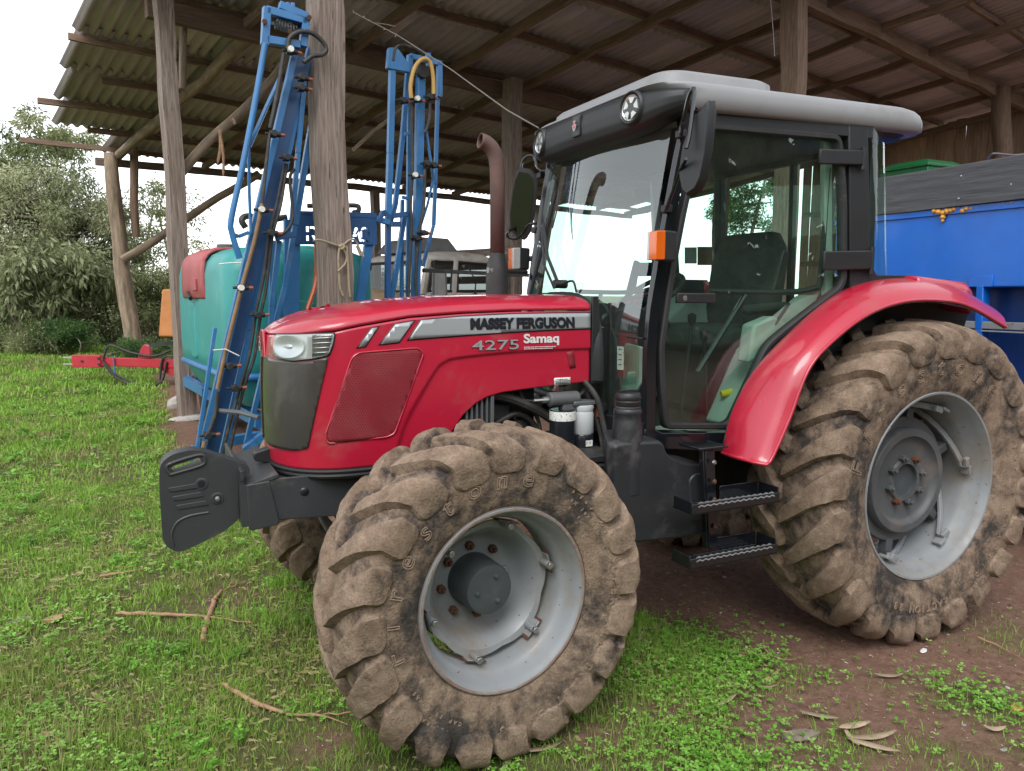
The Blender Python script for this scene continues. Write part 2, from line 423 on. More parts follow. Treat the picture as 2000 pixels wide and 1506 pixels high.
# ------------------------------------------------------------------ tractor: wheels
TR = root('tractor', (1.1, 0, 0), 'red tractor with grey cab roof, muddy lugged tyres and black front weights', 'tractor')

def tyre_material(name):
    m = bpy.data.materials.new(name); m.use_nodes = True; nt = m.node_tree; b = nt.nodes['Principled BSDF']
    tc = nd(nt, 'ShaderNodeTexCoord'); vec = tc.outputs['Object']
    at = nd(nt, 'ShaderNodeAttribute'); at.attribute_name = 'lug'
    n1 = noise_tex(nt, vec, 4.5, 9, .66, .4); n2 = noise_tex(nt, vec, 17, 8, .7, .2); n3 = noise_tex(nt, vec, 120, 4, .6)
    mud = ramp(nt, n2, [(.25, (.140, .096, .068)), (.5, (.255, .182, .130)), (.78, (.40, .305, .230))])
    rub = ramp(nt, n2, [(.3, (.034, .030, .029)), (.7, (.095, .080, .070))])
    w = mathn(nt, 'ADD', n1, mathn(nt, 'MULTIPLY', at.outputs['Fac'], .14))
    w = mathn(nt, 'ADD', w, mathn(nt, 'MULTIPLY', mathn(nt, 'SUBTRACT', n2, .5), .35))
    f = ramp(nt, w, [(.40, 0.0), (.56, 1.0)])
    c = mixc(nt, f, rub, mud)
    dry = ramp(nt, noise_tex(nt, vec, 2.1, 6, .6), [(.52, 0.0), (.75, .55)])
    c = mixc(nt, dry, c, (.40, .29, .205))
    c = mixc(nt, 1.0, c, ramp(nt, n3, [(.25, .62), (.7, 1.0)]), 'MULTIPLY')
    c = mixc(nt, ramp(nt, mathn(nt, 'MULTIPLY', at.outputs['Fac'], .5), [(.60, 0.0), (.72, .30)]), c, (.30, .23, .17))  # raised letters paler: highlight on their ridges painted into the colour
    lk(nt, c, b.inputs['Base Color']); b.inputs['Roughness'].default_value = .92; b.inputs['Specular IOR Level'].default_value = .25
    bn = nd(nt, 'ShaderNodeBump'); bn.inputs['Strength'].default_value = .75; bn.inputs['Distance'].default_value = .006
    h = mathn(nt, 'ADD', mathn(nt, 'MULTIPLY', n2, 1.0), mathn(nt, 'MULTIPLY', n3, 1.1))
    lk(nt, h, bn.inputs['Height']); lk(nt, bn.outputs[0], b.inputs['Normal'])
    MATS[name] = m
tyre_material('tyre')

def crv(pts, n):
    P = np.array([p[:] for p in bez([(a, b, 0) for a, b in pts], 14)])[:, :2]
    d = np.r_[0, np.cumsum(np.linalg.norm(np.diff(P, axis=0), axis=1))]
    s = np.linspace(0, d[-1], n)
    return np.stack([np.interp(s, d, P[:, 0]), np.interp(s, d, P[:, 1])], -1), s

class Tyre:
    def __init__(s, prof, h, lugs, hw0, hw1, lean, nth, nu, seed, end):
        # prof: half profile (y, r) from the crown centre out and down to the bead
        s.half, s.arc = crv(prof, nu)
        s.h, s.lugs, s.nth = h, lugs, nth
        r = np.random.default_rng(seed); pitch = 2 * np.pi / lugs
        shoulder = s.arc[np.argmax(s.half[:, 0] > .93 * s.half[:, 0].max())]
        vs, fs, lg = [], [], []; base = 0
        tn = np.gradient(s.half, axis=0); tn /= np.linalg.norm(tn, axis=1)[:, None]
        for side in (-1, 1):
            # columns follow the slanted lugs, so every lug edge is a clean crease
            A = s.arc; rr = s.half[:, 1]; x = np.clip(A / shoulder, 0, 1.6)
            shear = lean * (1 - np.clip(x, 0, 1) ** 1.2)
            hw = hw0 + (hw1 - hw0) * np.clip(x, 0, 1) ** 1.6
            t0 = (np.arange(lugs) + (0 if side < 0 else .5)) * pitch + r.normal(0, .006, lugs)
            wv = 1 + r.normal(0, .05, lugs); hv = 1 + r.normal(0, .035, lugs); ee = end * A[-1] * (1 + r.normal(0, .02, lugs))
            cols, hts = [], []
            W_, H_ = [], []
            for i in range(lugs):
                k = np.clip((A - (ee[i] - hw1 * 1.1)) / (hw1 * 1.1), 0, 1); w = np.maximum(hw * wv[i] * np.clip(1 - k ** 4.0, 0, 1) ** .45, .003) / rr
                fall = 1 - .80 * np.clip((A - shoulder * .95) / (ee[i] - shoulder * .95), 0, 1) ** .9
                hh = h * hv[i] * np.where(A > ee[i], 0, fall) * np.clip((A - .002) / .006, 0, 1)
                W_.append(w); H_.append(hh)
            NT, NG = 9, 7; ww = .014 / rr
            for i in range(lugs):
                c = t0[i] + shear; j = (i + 1) % lugs; c2 = t0[j] + shear + (2 * np.pi if j == 0 else 0)
                cols.append(c - W_[i] - ww); hts.append(H_[i] * 0)
                for q in np.linspace(-1, 1, NT): cols.append(c + W_[i] * q); hts.append(H_[i] * (1 - .05 * abs(q) ** 6 - .02 * r.random()))
                cols.append(c + W_[i] + ww); hts.append(H_[i] * 0)
                g0, g1 = c + W_[i] + ww, c2 - W_[j] - ww
                for q in np.linspace(0, 1, NG)[1:-1]: cols.append(g0 + (g1 - g0) * q); hts.append(H_[i] * 0)
            T = np.array(cols); H = np.array(hts); P = s.half
            X = np.stack([-np.sin(T) * rr, side * np.broadcast_to(P[:, 0], T.shape), np.cos(T) * rr], -1); jit = np.zeros_like(T)
            for fq, am in ((9, .0022), (24, .0016), (60, .0014), (130, .0010)):
                ph = r.random(6) * 6.28; dirs = r.normal(size=(6, 3)) * fq
                for q in range(6): jit += am * .5 * np.sin(X @ dirs[q] + ph[q])
            Hh = H + jit * np.clip(H / h + .2, 0, 1)
            nr, ny = tn[:, 0], -tn[:, 1]           # outward normal of the half profile (radius, y)
            R2 = rr + nr * Hh; Y2 = side * (P[:, 0] + ny * Hh)
            vs.append(np.stack([-np.sin(T) * R2, Y2, np.cos(T) * R2], -1).reshape(-1, 3))
            f = grid_faces(len(T), len(A), True) + base; fs.append(f if side < 0 else f[:, ::-1]); base += T.size; lg.append((H / h).ravel())
        s.V, s.F, s.lug = np.concatenate(vs), np.concatenate(fs), np.concatenate(lg)
    def side(s, th, rad, lift):
        # point on the outer sidewall at angle th and radius rad
        half = s.half; k = np.argmax(half[:, 0]); lo = half[k:]
        y = np.interp(rad, lo[::-1, 1], lo[::-1, 0]); 
        return (-math.sin(th) * rad, -(y + lift), math.cos(th) * rad)
    def text(s, txt, th0, th1, rad, size, outline=.0034, sx=1.0, shear=0.0):
        # letters run clockwise seen from outside (tops outwards) from angle th0 to th1 (degrees from the top)
        vs, fs = [], []
        n = len(txt)
        for i, ch in enumerate(txt):
            if ch == ' ': continue
            v, f = text_geo(ch, size, outline=outline, shear=shear, res=3)
            if not len(v): continue
            x0 = (v[:, 0].max() + v[:, 0].min()) / 2; b = len(vs)
            th = th0 + (th1 - th0) * (i / max(1, n - 1))
            for q in v:
                # seen from outside (-y) with x to the right: clockwise from the top means towards +x
                a = R(th) + (q[0] - x0) * sx / rad
                p = s.side(-a, rad + q[1] - size * .35, q[2] * .8 + .0022); vs.append(p)
            fs += [tuple(k + b for k in g) for g in f]
        return vs, fs
    def mesh(s, name, texts):
        me = bpy.data.meshes.new(name); vs = [tuple(v) for v in s.V]; fs = [tuple(f) for f in s.F]; lug = list(s.lug)
        for a in texts:
            v, f = s.text(**a); b = len(vs); vs += v; fs += [tuple(k + b for k in g) for g in f]; lug += [1.6] * len(v)
        me.from_pydata(vs, [], fs); me.update()
        at = me.attributes.new('lug', 'FLOAT', 'POINT'); at.data.foreach_set('value', lug)
        bm = bmesh.new(); bm.from_mesh(me); bmesh.ops.recalc_face_normals(bm, faces=bm.faces); bm.to_mesh(me); bm.free()
        finish(me, 'tyre', 30); return me

FT = Tyre([(0, .590), (.06, .589), (.115, .584), (.155, .570), (.178, .545), (.189, .50), (.190, .46), (.184, .41), (.170, .36), (.156, .334), (.148, .324)],
          .034, 20, .027, .058, .30, 760, 64, 3, .655)
RTY = Tyre([(0, .770), (.08, .768), (.15, .760), (.20, .744), (.226, .715), (.238, .665), (.240, .615), (.232, .555), (.216, .495), (.200, .462), (.190, .448)],
           .044, 22, .032, .070, .27, 880, 74, 5, .64)
front_tyre = FT.mesh('tyre', [
    dict(txt='Firestone', th0=-103, th1=10, rad=.452, size=.092, sx=1.1, shear=.1, outline=.0026),
    dict(txt='14.9-24', th0=36, th1=64, rad=.470, size=.048, outline=.0022), dict(txt='8X 10X RIM', th0=38, th1=63, rad=.428, size=.018, outline=.0014), dict(txt='R 1', th0=40, th1=48, rad=.400, size=.020, outline=.0014),
    dict(txt='SUPER ALL TRACTION 23', th0=80, th1=185, rad=.465, size=.044, outline=.0022),
    dict(txt='PLY RATING', th0=213, th1=236, rad=.478, size=.020, outline=.0014), dict(txt='CAP 12 LONAS', th0=208, th1=238, rad=.440, size=.017, outline=.0014)])
rear_tyre = RTY.mesh('tyre', [
    dict(txt='Firestone', th0=-75, th1=38, rad=.595, size=.115, sx=1.1, shear=.1, outline=.0030),
    dict(txt='SUPER TRACTION', th0=75, th1=150, rad=.600, size=.032, outline=.0022),
    dict(txt='TRACTION 23', th0=165, th1=205, rad=.600, size=.048, outline=.0026)])

def wheel_base(name, loc, rot, me, parent, flip, label):
    pass

def build_front_wheel(label):
    # local axis: outside is -y
    disc = B()
    n = 96; rings = []
    # bowl shaped disc with six lobes at its rim
    for (r, y) in ((.075, .112), (.150, .110), (.172, .098), (.192, .062), (.212, .018), (.235, -.012), (.262, -.016)):
        ring = []
        for k in range(n):
            a = 2 * math.pi * k / n; lobe = max(0, math.cos(6 * (a - .25)) * .5 + .5)
            rr = r if r < .235 else r - (1 - lobe ** .55) * (.016 if r > .25 else .006)
            ring.append((rr * math.cos(a), y, rr * math.sin(a)))
        rings.append(ring)
    back = [[(p[0], p[1] + .010, p[2]) for p in r] for r in reversed(rings)]
    disc.loft(rings + back, caps=False)
    w = disc.build('wheel', 'rim_grey', None, angle=40)
    rim = B().lathe([(.328, -.166), (.337, -.168), (.342, -.160), (.340, -.150), (.333, -.146), (.322, -.140), (.316, -.105), (.300, -.090), (.290, -.060), (.288, .060), (.300, .085), (.316, .105), (.322, .14), (.338, .15), (.342, .16), (.336, .168), (.328, .166),
                     (.315, .140), (.309, .108), (.294, .090), (.281, .062), (.279, -.056), (.291, -.084), (.306, -.098), (.310, -.135), (.322, -.152)], n=96, closed=True)
    rim.build('rim', 'rim_grey', w, angle=50)
    B().lathe([(.3425, -.1655), (.3435, -.162), (.3425, -.1585)], n=96).lathe([(.3265, -.1675), (.331, -.1695), (.336, -.1690)], n=96).build('rim_edge', 'rim_edge', w, angle=60)
    for k in range(6):
        a = .25 + k * math.pi / 3; c, s_ = math.cos(a), math.sin(a)
        rad = Vector((c, 0, s_)); tan = Vector((-s_, 0, c)); q = rad * .262
        br = B(); br.bar(q + Vector((0, -.032, 0)) - tan * .036, q + Vector((0, -.032, 0)) + tan * .036, .045, .008, up=rad)
        br.cyl(q + Vector((0, -.068, 0)) - rad * .012, q + Vector((0, -.012, 0)) - rad * .012, .014, n=10)
        br.build('rim_clamp', 'rim_grey', w, bevel=.003)
        B().cyl(q + Vector((0, -.082, 0)) - rad * .012, q + Vector((0, -.064, 0)) - rad * .012, .013, n=6).build('clamp_bolt', 'metal', w, bevel=.002)
        B().bar(q + Vector((0, -.0275, 0)) - tan * .046, q + Vector((0, -.0275, 0)) + tan * .046, .054, .003, up=rad).build('rust_stain', 'rust', w)
    B().lathe([(.001, -.040), (.070, -.040), (.092, -.034), (.098, -.020), (.104, .12)], n=40).build('hub', 'hub_grey', w, angle=40)
    for k in range(3):
        a = 1.1 + k * 2.1
        B().lathe([(.001, -.050), (.008, -.048), (.011, -.040)], o=(.055 * math.cos(a), 0, .055 * math.sin(a)), n=10).build('hub_plug', 'hub_grey', w)
    for k in range(8):
        a = .1 + k * math.pi / 4
        o = Vector((.137 * math.cos(a), 0, .137 * math.sin(a)))
        nb = B().cyl(o + Vector((0, .085, 0)), o + Vector((0, .112, 0)), .017, n=6)
        nb.cyl(o + Vector((0, .070, 0)), o + Vector((0, .086, 0)), .008, n=8)
        nb.build('wheel_nut', 'rust' if k not in (0,) else 'metal', w, bevel=.002)
    link(bpy.data.objects.new('tyre', front_tyre), w)
    w['label'] = label
    return w

def build_rear_wheel(label):
    d = B().lathe([(.085, -.062), (.105, -.062), (.112, -.050), (.20, -.046), (.222, -.060), (.228, -.078), (.262, -.078), (.268, -.070), (.272, -.030), (.318, -.028), (.322, -.018), (.322, .01), (.10, .01)], n=72)
    w = d.build('wheel', 'disc_dark', None, angle=40)
    rim = B().lathe([(.455, -.206), (.464, -.208), (.470, -.198), (.467, -.186), (.457, -.180), (.446, -.172), (.440, -.130), (.424, -.112), (.416, -.06), (.416, .06), (.424, .112), (.440, .130), (.446, .172), (.467, .186), (.470, .198), (.464, .208), (.455, .206),
                     (.437, .172), (.432, .134), (.416, .116), (.407, .064), (.407, -.058), (.415, -.108), (.431, -.126), (.436, -.168), (.446, -.188)], n=112, closed=True)
    rim.build('rim', 'rim_grey', w, angle=50)
    # four spiral rails welded inside the rim, each with a hooked end
    for k in range(6):
        a0 = R(62) + k * math.pi / 3; pts = []
        for i in range(15):
            t = i / 14; pts.append((t, a0 - R(54) * t))
        b = B()
        sec = []
        for t, a in pts:
            y = .07 - .165 * t; c, s_ = math.cos(a), math.sin(a)
            ri, ro = .372, .402
            sec.append([(ri * c, y - .009, ri * s_), (ro * c, y - .009, ro * s_), (ro * c, y + .009, ro * s_), (ri * c, y + .009, ri * s_)])
        a = pts[-1][1]
        for (da, y) in ((-.03, -.108), (-.02, -.122), (.09, -.124), (.11, -.120)):
            c, s_ = math.cos(a + da), math.sin(a + da); ri, ro = .370, .400
            sec.append([(ri * c, y - .009, ri * s_), (ro * c, y - .009, ro * s_), (ro * c, y + .009, ro * s_), (ri * c, y + .009, ri * s_)])
        b.loft(sec); b.build('rail', 'rim_grey', w, bevel=.003, angle=50)
        a2 = a0 - R(58); c, s_ = math.cos(a2), math.sin(a2)
        B().box((.398 * c, -.112, .398 * s_), (.05, .05, .016), Matrix.Rotation(-a2 + math.pi / 2, 3, 'Y')).build('rail_stop', 'rim_grey', w, bevel=.003)
        a3 = a0 + R(20); c, s_ = math.cos(a3), math.sin(a3)
        B().box((.345 * c, -.008, .345 * s_), (.075, .05, .045), Matrix.Rotation(-a3, 3, 'Y')).build('rail_clamp', 'disc_dark', w, bevel=.006)
    B().lathe([(.001, -.035), (.05, -.035), (.083, -.040), (.086, -.062), (.088, .0)], n=36).build('axle_hub', 'hub_grey', w, angle=40)
    for k in range(8):
        a = .25 + k * math.pi / 4; o = Vector((.118 * math.cos(a), 0, .118 * math.sin(a)))
        nb = B().cyl(o + Vector((0, -.078, 0)), o + Vector((0, -.046, 0)), .019, n=6); nb.cyl(o + Vector((0, -.09, 0)), o + Vector((0, -.07, 0)), .010, n=8)
        nb.build('wheel_nut', 'rust' if k in (1, 5) else 'disc_dark', w, bevel=.002)
    link(bpy.data.objects.new('tyre', rear_tyre), w)
    w['label'] = label
    return w

def place(w, loc, rz=0, rx=0, mirror=False, spin=0):
    w.parent = TR; w.matrix_parent_inverse = Matrix.Translation(-Vector(TR['_off']))
    m = Matrix.Translation(loc) @ Matrix.Rotation(rz, 4, 'Z') @ Matrix.Rotation(rx, 4, 'X') @ Matrix.Rotation(spin, 4, 'Y')
    if mirror: m = m @ Matrix.Scale(-1, 4, (0, 1, 0))
    w.matrix_basis = m
def copy_tree(o, parent=None):
    c = o.copy(); COL.objects.link(c); c.parent = parent
    if parent is not None: c.matrix_parent_inverse = o.matrix_parent_inverse.copy()
    for ch in list(o.children): copy_tree(ch, c)
    return c
fw = build_front_wheel('smaller front wheel with muddy lugged tyre nearest the viewer')
rw = build_rear_wheel('large rear wheel with muddy lugged tyre nearest the viewer')
fw2 = copy_tree(fw); rw2 = copy_tree(rw)
fw2['label'] = 'smaller front wheel on the far side of the tractor'; rw2['label'] = 'large rear wheel on the far side of the tractor'
place(fw, (0, -.854, .605), R(4.5), R(-1.26)); place(fw2, (0, .854, .605), R(4.5), R(1.26), True, R(9))
place(rw, (2.31, -.80, .775)); place(rw2, (2.31, .80, .775), mirror=True, spin=R(7))
# ------------------------------------------------------------------ tractor: hood
WH, XR, XS, NL = .36, .745, -.35, .305
def plan(s):
    if s <= 1.095: return XR - s, -WH
    t = min((s - 1.095) / .52, 1.0) * math.pi / 2
    return XS - NL * math.sin(t) ** (2 / 2.3), -WH * max(math.cos(t), 0) ** (2 / 2.3)
def pnorm(s):
    a, b = plan(max(0, s - .004)), plan(min(1.615, s + .004))
    tx, ty = b[0] - a[0], b[1] - a[1]; l = math.hypot(tx, ty) or 1
    if s > 1.61: return (-1, 0)
    return (-ty / l, tx / l)
CREASE = [(-.05, 1.449), (.353, 1.445), (.651, 1.427), (.718, 1.41), (.753, 1.383), (.813, 1.295), (.879, 1.186), (.915, 1.093), (.946, .95)]
CR = [p[:2] for p in bez([(a, b, 0) for a, b in CREASE], 8)]
def crease(s, z):
    # recess depth: 1 behind and below the curved crease, 0 in front of and above it
    if s > 1.02 or z > 1.5: return 0.0
    d = 9; inside = False; n = len(CR)
    for i in range(n - 1):
        ax, ay = CR[i]; bx, by = CR[i + 1]; dx, dy = bx - ax, by - ay
        t = max(0, min(1, ((s - ax) * dx + (z - ay) * dy) / (dx * dx + dy * dy + 1e-12)))
        q = math.hypot(s - ax - dx * t, z - ay - dy * t)
        if q < d: d = q; inside = (dx * (z - ay) - dy * (s - ax)) < 0
    k = max(0, min(1, (d if inside else -d) / .016 + .5)); return k * k * (3 - 2 * k)
def hs_pt(s, z, off=0.0):
    # point on the hood's side surface at plan length s and height z, lifted by off
    x, y = plan(s); nx, ny = pnorm(s)
    o = off - .011 * crease(s, z) + .012 * math.sin(max(0, min(1, (z - 1.0) / .65)) * math.pi)
    lean = max(0, (z - 1.05)) * .03 * min(1, max(0, (s - 1.1) / .3))
    return Vector((x + nx * o + lean, y + ny * o, z))
SEAM = lambda s: float(np.interp(s, [0, .4, .64, .868, 1.08, 1.164, 1.35, 1.615], [1.626, 1.624, 1.616, 1.601, 1.568, 1.549, 1.533, 1.528]))
CROWN = lambda x: float(np.interp(x, [-.66, -.6, -.5, -.38, -.25, -.12, .1, .4, .75], [1.560, 1.590, 1.617, 1.640, 1.660, 1.675, 1.690, 1.697, 1.698]))
BOT = lambda s: float(np.interp(s, [0, .15, .27, .448, .52, .575, .63, .69, .74, .78, .86, 1.0, 1.3, 1.5, 1.615], [1.296, 1.289, 1.282, 1.268, 1.252, 1.225, 1.18, 1.10, 1.03, .998, .99, .992, .992, .992, .994]))
NS, NZ = 200, 62
def sgrid():
    a = [i / 149 * 1.095 for i in range(150)] + [1.095 + (i + 1) / 50 * .52 for i in range(50)]
    return a
SG = sgrid()
def mirror_y(vs): return [(v[0], -v[1], v[2]) for v in vs]
# side panels wrap from the cab round to the middle of the nose
for sgn in (1, -1):
    vs = []
    for s in SG:
        zb, zt = BOT(s), SEAM(s) - .003
        for j in range(NZ): vs.append(tuple(hs_pt(s, zb + (zt - zb) * j / (NZ - 1))))
    if sgn < 0: vs = mirror_y(vs)
    o = npmesh('side_panel', np.array(vs), grid_faces(len(SG), NZ), 'red', parent=TR)
    sm = o.modifiers.new('sheet', 'SOLIDIFY'); sm.thickness = .012 ; sm.offset = 1 if sgn > 0 else -1
    if sgn > 0: SIDE = o
# hood top
vs = []; KT = 22
for s in SG:
    x, y = plan(s); zs = SEAM(s) + .002; fr = max(0, (s - 1.0) / .615)
    for k in range(KT):
        a = k / (KT - 1) * math.pi / 2
        g = math.cos(a) ** (2 / 2.6); h = math.sin(a) ** (2 / 2.6)
        xx = x + (1 - g) * .30 * fr ** 1.5 + h * .012 * fr
        zc = CROWN(xx)
        p0 = hs_pt(s, zs)
        vs.append((xx + (p0.x - x) * g, p0.y * g if abs(y) > 1e-4 else 0, zs + (zc - zs) * h))
tv = vs + mirror_y(vs); f1 = grid_faces(len(SG), KT)
o = npmesh('hood', np.array(tv), np.concatenate([f1, f1[:, ::-1] + len(vs)]), 'red', parent=TR)
bm = bmesh.new(); bm.from_mesh(o.data); bmesh.ops.remove_doubles(bm, verts=bm.verts, dist=.0012); bmesh.ops.recalc_face_normals(bm, faces=bm.faces); bm.to_mesh(o.data); bm.free()
o.data.polygons.foreach_set('use_smooth', np.ones(len(o.data.polygons), bool)); o.data.shade_smooth()
sm = o.modifiers.new('sheet', 'SOLIDIFY'); sm.thickness = .012; sm.offset = -1
HOOD = o

def patch(name, outline, mat, off=.003, parent=SIDE, th=.0025, sub=.02, n=4, r=0.0, bevel=0, label=None):
    # a thin piece that follows the hood side: outline in (s, z)
    poly = rounded(outline, r, n) if r else outline
    bm = bmesh.new(); vv = [bm.verts.new((a, b, 0)) for a, b in poly]; bm.faces.new(vv)
    xs = [p[0] for p in poly]; zs_ = [p[1] for p in poly]
    for ax, lo, hi in ((0, min(xs), max(xs)), (1, min(zs_), max(zs_))):
        k = max(1, int((hi - lo) / sub))
        for i in range(1, k):
            c = [0, 0, 0]; c[ax] = lo + (hi - lo) * i / k; nn = [0, 0, 0]; nn[ax] = 1
            bmesh.ops.bisect_plane(bm, geom=bm.verts[:] + bm.edges[:] + bm.faces[:], plane_co=c, plane_no=nn)
    for v in bm.verts: v.co = hs_pt(v.co.x, v.co.y, off)
    me = bpy.data.meshes.new(name); bmesh.ops.recalc_face_normals(bm, faces=bm.faces)
    fs = bm.faces[:]
    if sum(f.normal.y for f in fs) > 0: bmesh.ops.reverse_faces(bm, faces=fs)
    bm.to_mesh(me); bm.free(); finish(me, mat, 40)
    o = bpy.data.objects.new(name, me); m = o.modifiers.new('th', 'SOLIDIFY'); m.thickness = th; m.offset = 0
    if label: o['label'] = label
    return link(o, parent)
def hood_text(txt, s_left, s_right, z0, z1, mat, off, name='lettering', bold=0.0, parent=SIDE, th=.0008, shear=0.0, label=None):
    v, f = text_geo(txt, 1.0, extrude=th, offset=bold, shear=shear)
    lo, hi = v.min(0), v.max(0)
    out = [hs_pt(s_left + (s_right - s_left) * (q[0] - lo[0]) / (hi[0] - lo[0]), z0 + (z1 - z0) * (q[1] - lo[1]) / (hi[1] - lo[1]), off + q[2]) for q in v]
    return B().add(out, f).build(name, mat, parent, angle=None, fix=False, label=label)
# silver stripe, its two slanted bars, each with a dark edge
def stripe(top, bot, mat_o):
    poly = top + bot[::-1]
    patch('stripe', poly, 'silver', .0042, th=.0012)
    c = (sum(p[0] for p in poly) / len(poly), sum(p[1] for p in poly) / len(poly))
for poly in ([(.003, 1.6135), (.2, 1.613), (.4, 1.611), (.641, 1.602), (.819, 1.589), (.875, 1.511), (.641, 1.523), (.399, 1.534), (.2, 1.540), (.003, 1.5435)],
             [(.929, 1.574), (.852, 1.586), (.917, 1.501), (.996, 1.494)], [(1.029, 1.559), (1.004, 1.563), (1.058, 1.488), (1.087, 1.484)]):
    e = .0045
    big = []
    n = len(poly); P = [Vector(p) for p in poly]
    ar = sum(P[i].x * P[(i + 1) % n].y - P[(i + 1) % n].x * P[i].y for i in range(n)); sg = 1 if ar > 0 else -1
    for i in range(n):
        d0 = (P[i] - P[i - 1]).normalized(); d1 = (P[(i + 1) % n] - P[i]).normalized()
        n0, n1 = Vector((d0.y, -d0.x)) * sg, Vector((d1.y, -d1.x)) * sg
        m = (n0 + n1); m = m / max(.35, m.dot(n0)); big.append(tuple(P[i] + m * e))
    big = [(max(.001, a), b) for a, b in big]
    patch('stripe_border', big, 'decal_black', .0018, th=.0012)
    patch('stripe', poly, 'silver', .0042, th=.0012)
hood_text('MASSEY FERGUSON', .602, .088, 1.5455, 1.5925, 'decal_black', .0065, bold=.045, label='black maker lettering on the silver stripe')
hood_text('MASSEY FERGUSON', .599, .091, 1.549, 1.5965, 'decal_black', .0074, bold=.045)
hood_text('4275', .596, .374, 1.455, 1.4975, 'decal_black', .0028, bold=.012, name='model_number')
hood_text('4275', .594, .372, 1.4575, 1.500, 'silver', .0042, bold=.004, name='model_number')
hood_text('Samaq', .347, .169, 1.470, 1.524, 'decal_white', .003, bold=.03, name='dealer_lettering')
for i in range(2):
    q = .345
    while q > .19 + .012 * i:
        w = rng.uniform(.004, .011); patch('small_print', [(q, 1.4625 - i * .0075), (q - w, 1.4625 - i * .0075), (q - w, 1.4665 - i * .0075), (q, 1.4665 - i * .0075)], 'decal_white', .003, th=.0006); q -= w + .0025
patch('warning_label', [(.187, 1.2885), (.102, 1.289), (.103, 1.321), (.187, 1.3205)], 'paper', .003)
for i in range(4):
    patch('print_line', [(.182, 1.293 + i * .0062), (.107 + .01 * (i % 2), 1.293 + i * .0062), (.107 + .01 * (i % 2), 1.2955 + i * .0062), (.182, 1.2955 + i * .0062)], 'decal_black', .005, th=.0008)
patch('tape_mark', [(.124, 1.436), (.086, 1.444), (.074, 1.364), (.106, 1.36)], 'red_mesh', .0022, th=.0008)
# perforated inset panel
ml = [(1.101, 1.462), (.836, 1.475), (.812, 1.452), (.940, 1.126), (.973, 1.111), (1.206, 1.100), (1.214, 1.133)]
mr_ = rounded(ml, .03, 5); B().tube([hs_pt(a, b, .003) for a, b in mr_] + [hs_pt(*mr_[0], .003), hs_pt(*mr_[1], .003)], .0045, 6, caps=False).build('panel_rim', 'red', SIDE, angle=60)
pm = patch('perforated_panel', ml, 'red_mesh', .0025, th=.002, r=.03, n=5)
hb = B(); random.seed(3)
def inpoly(x, y, P):
    c = False; n = len(P)
    for i in range(n):
        (x1, y1), (x2, y2) = P[i], P[(i + 1) % n]
        if (y1 > y) != (y2 > y) and x < (x2 - x1) * (y - y1) / (y2 - y1) + x1: c = not c
    return c
mls = [(a * .97 + .03 * 1.0, b * .96 + .04 * 1.28) for a, b in ml]
row = 0; z = 1.115
while z < 1.47:
    s = .80 + (row % 2) * .0055
    while s < 1.22:
        if inpoly(s, z, mls):
            q = .0031; hb.add([hs_pt(s - q, z, .0042), hs_pt(s, z - q, .0042), hs_pt(s + q, z, .0042), hs_pt(s, z + q, .0042)], [(0, 1, 2, 3)])
        s += .011
    z += .0052 * 1.8; row += 1
tag(hb.build('perforation', 'red_mesh_hole', SIDE, angle=None, fix=False), kind='stuff')
# headlight and smoked grille, both sides of the nose
HLP = [(1.478, 1.530), (1.284, 1.537), (1.170, 1.540), (1.180, 1.495), (1.197, 1.456), (1.263, 1.442), (1.36, 1.430), (1.447, 1.437), (1.500, 1.448)]
GRP = [(1.598, 1.436), (1.45, 1.430), (1.338, 1.424), (1.26, 1.434), (1.197, 1.448), (1.246, 1.257), (1.292, 1.080), (1.36, 1.066), (1.46, 1.064), (1.56, 1.066), (1.598, 1.074)]
def mirror_obj(o):
    me = o.data.copy(); me.transform(Matrix.Scale(-1, 4, (0, 1, 0))); me.flip_normals()
    c = o.copy(); c.data = me; COL.objects.link(c); return c
made = []
made.append(patch('grille_backing', [(a, b) for a, b in GRP], 'grille_dark', .0016, th=.001, sub=.012, r=.012))
g = patch('grille', GRP, 'grille_panel', .006, th=.003, sub=.012, r=.012, label='smoked dusty grille cover'); made.append(g)
for i in range(3):
    s0 = 1.30 + i * .1
    made.append(patch('grille_rib', [(s0, 1.09), (s0 + .008, 1.09), (s0 + .008, 1.415), (s0, 1.415)], 'black_plastic', .0035, th=.002))
HP = patch('headlight', HLP, 'clear_lens', .0035, th=.002, sub=.012, r=.012); made.append(HP)
made.append(patch('headlight_bezel', [(a + (.006 if a < 1.3 else -.0) * -1, b + (.005 if b > 1.5 else -.005)) for a, b in HLP], 'black_plastic', .0016, th=.001, sub=.012, r=.012))
for c_s, c_z, rs, rz in ((1.385, 1.486, .088, .045),):
    b = B(); rings = []
    for k, (q, dp) in enumerate(((1, .0165), (.86, .0150), (.62, .0105), (.40, .0070), (.24, .0060), (.20, .0110), (.02, .0125))):
        rings.append([hs_pt(c_s + rs * q * math.cos(a), c_z + rz * q * math.sin(a), dp) for a in np.linspace(0, 2 * math.pi, 20, endpoint=False)])
    made.append(b.loft(rings, caps=False).build('lamp_reflector', 'chrome', SIDE, angle=60))
for i in range(4):
    z0 = 1.462 + i * .019
    made.append(patch('lamp_louvre', [(1.262, z0), (1.19 - i * .004, z0 + .004), (1.19 - i * .004, z0 + .008), (1.262, z0 + .004)], 'chrome', .0075, th=.002))
made.append(patch('lamp_shade_panel', [(1.265, 1.448), (1.20, 1.458), (1.178, 1.534), (1.265, 1.534)], 'grille_dark', .0055, th=.001))
made.append(patch('lens_cover', HLP, 'lamp_glass', .021, th=.002, sub=.012, r=.012))
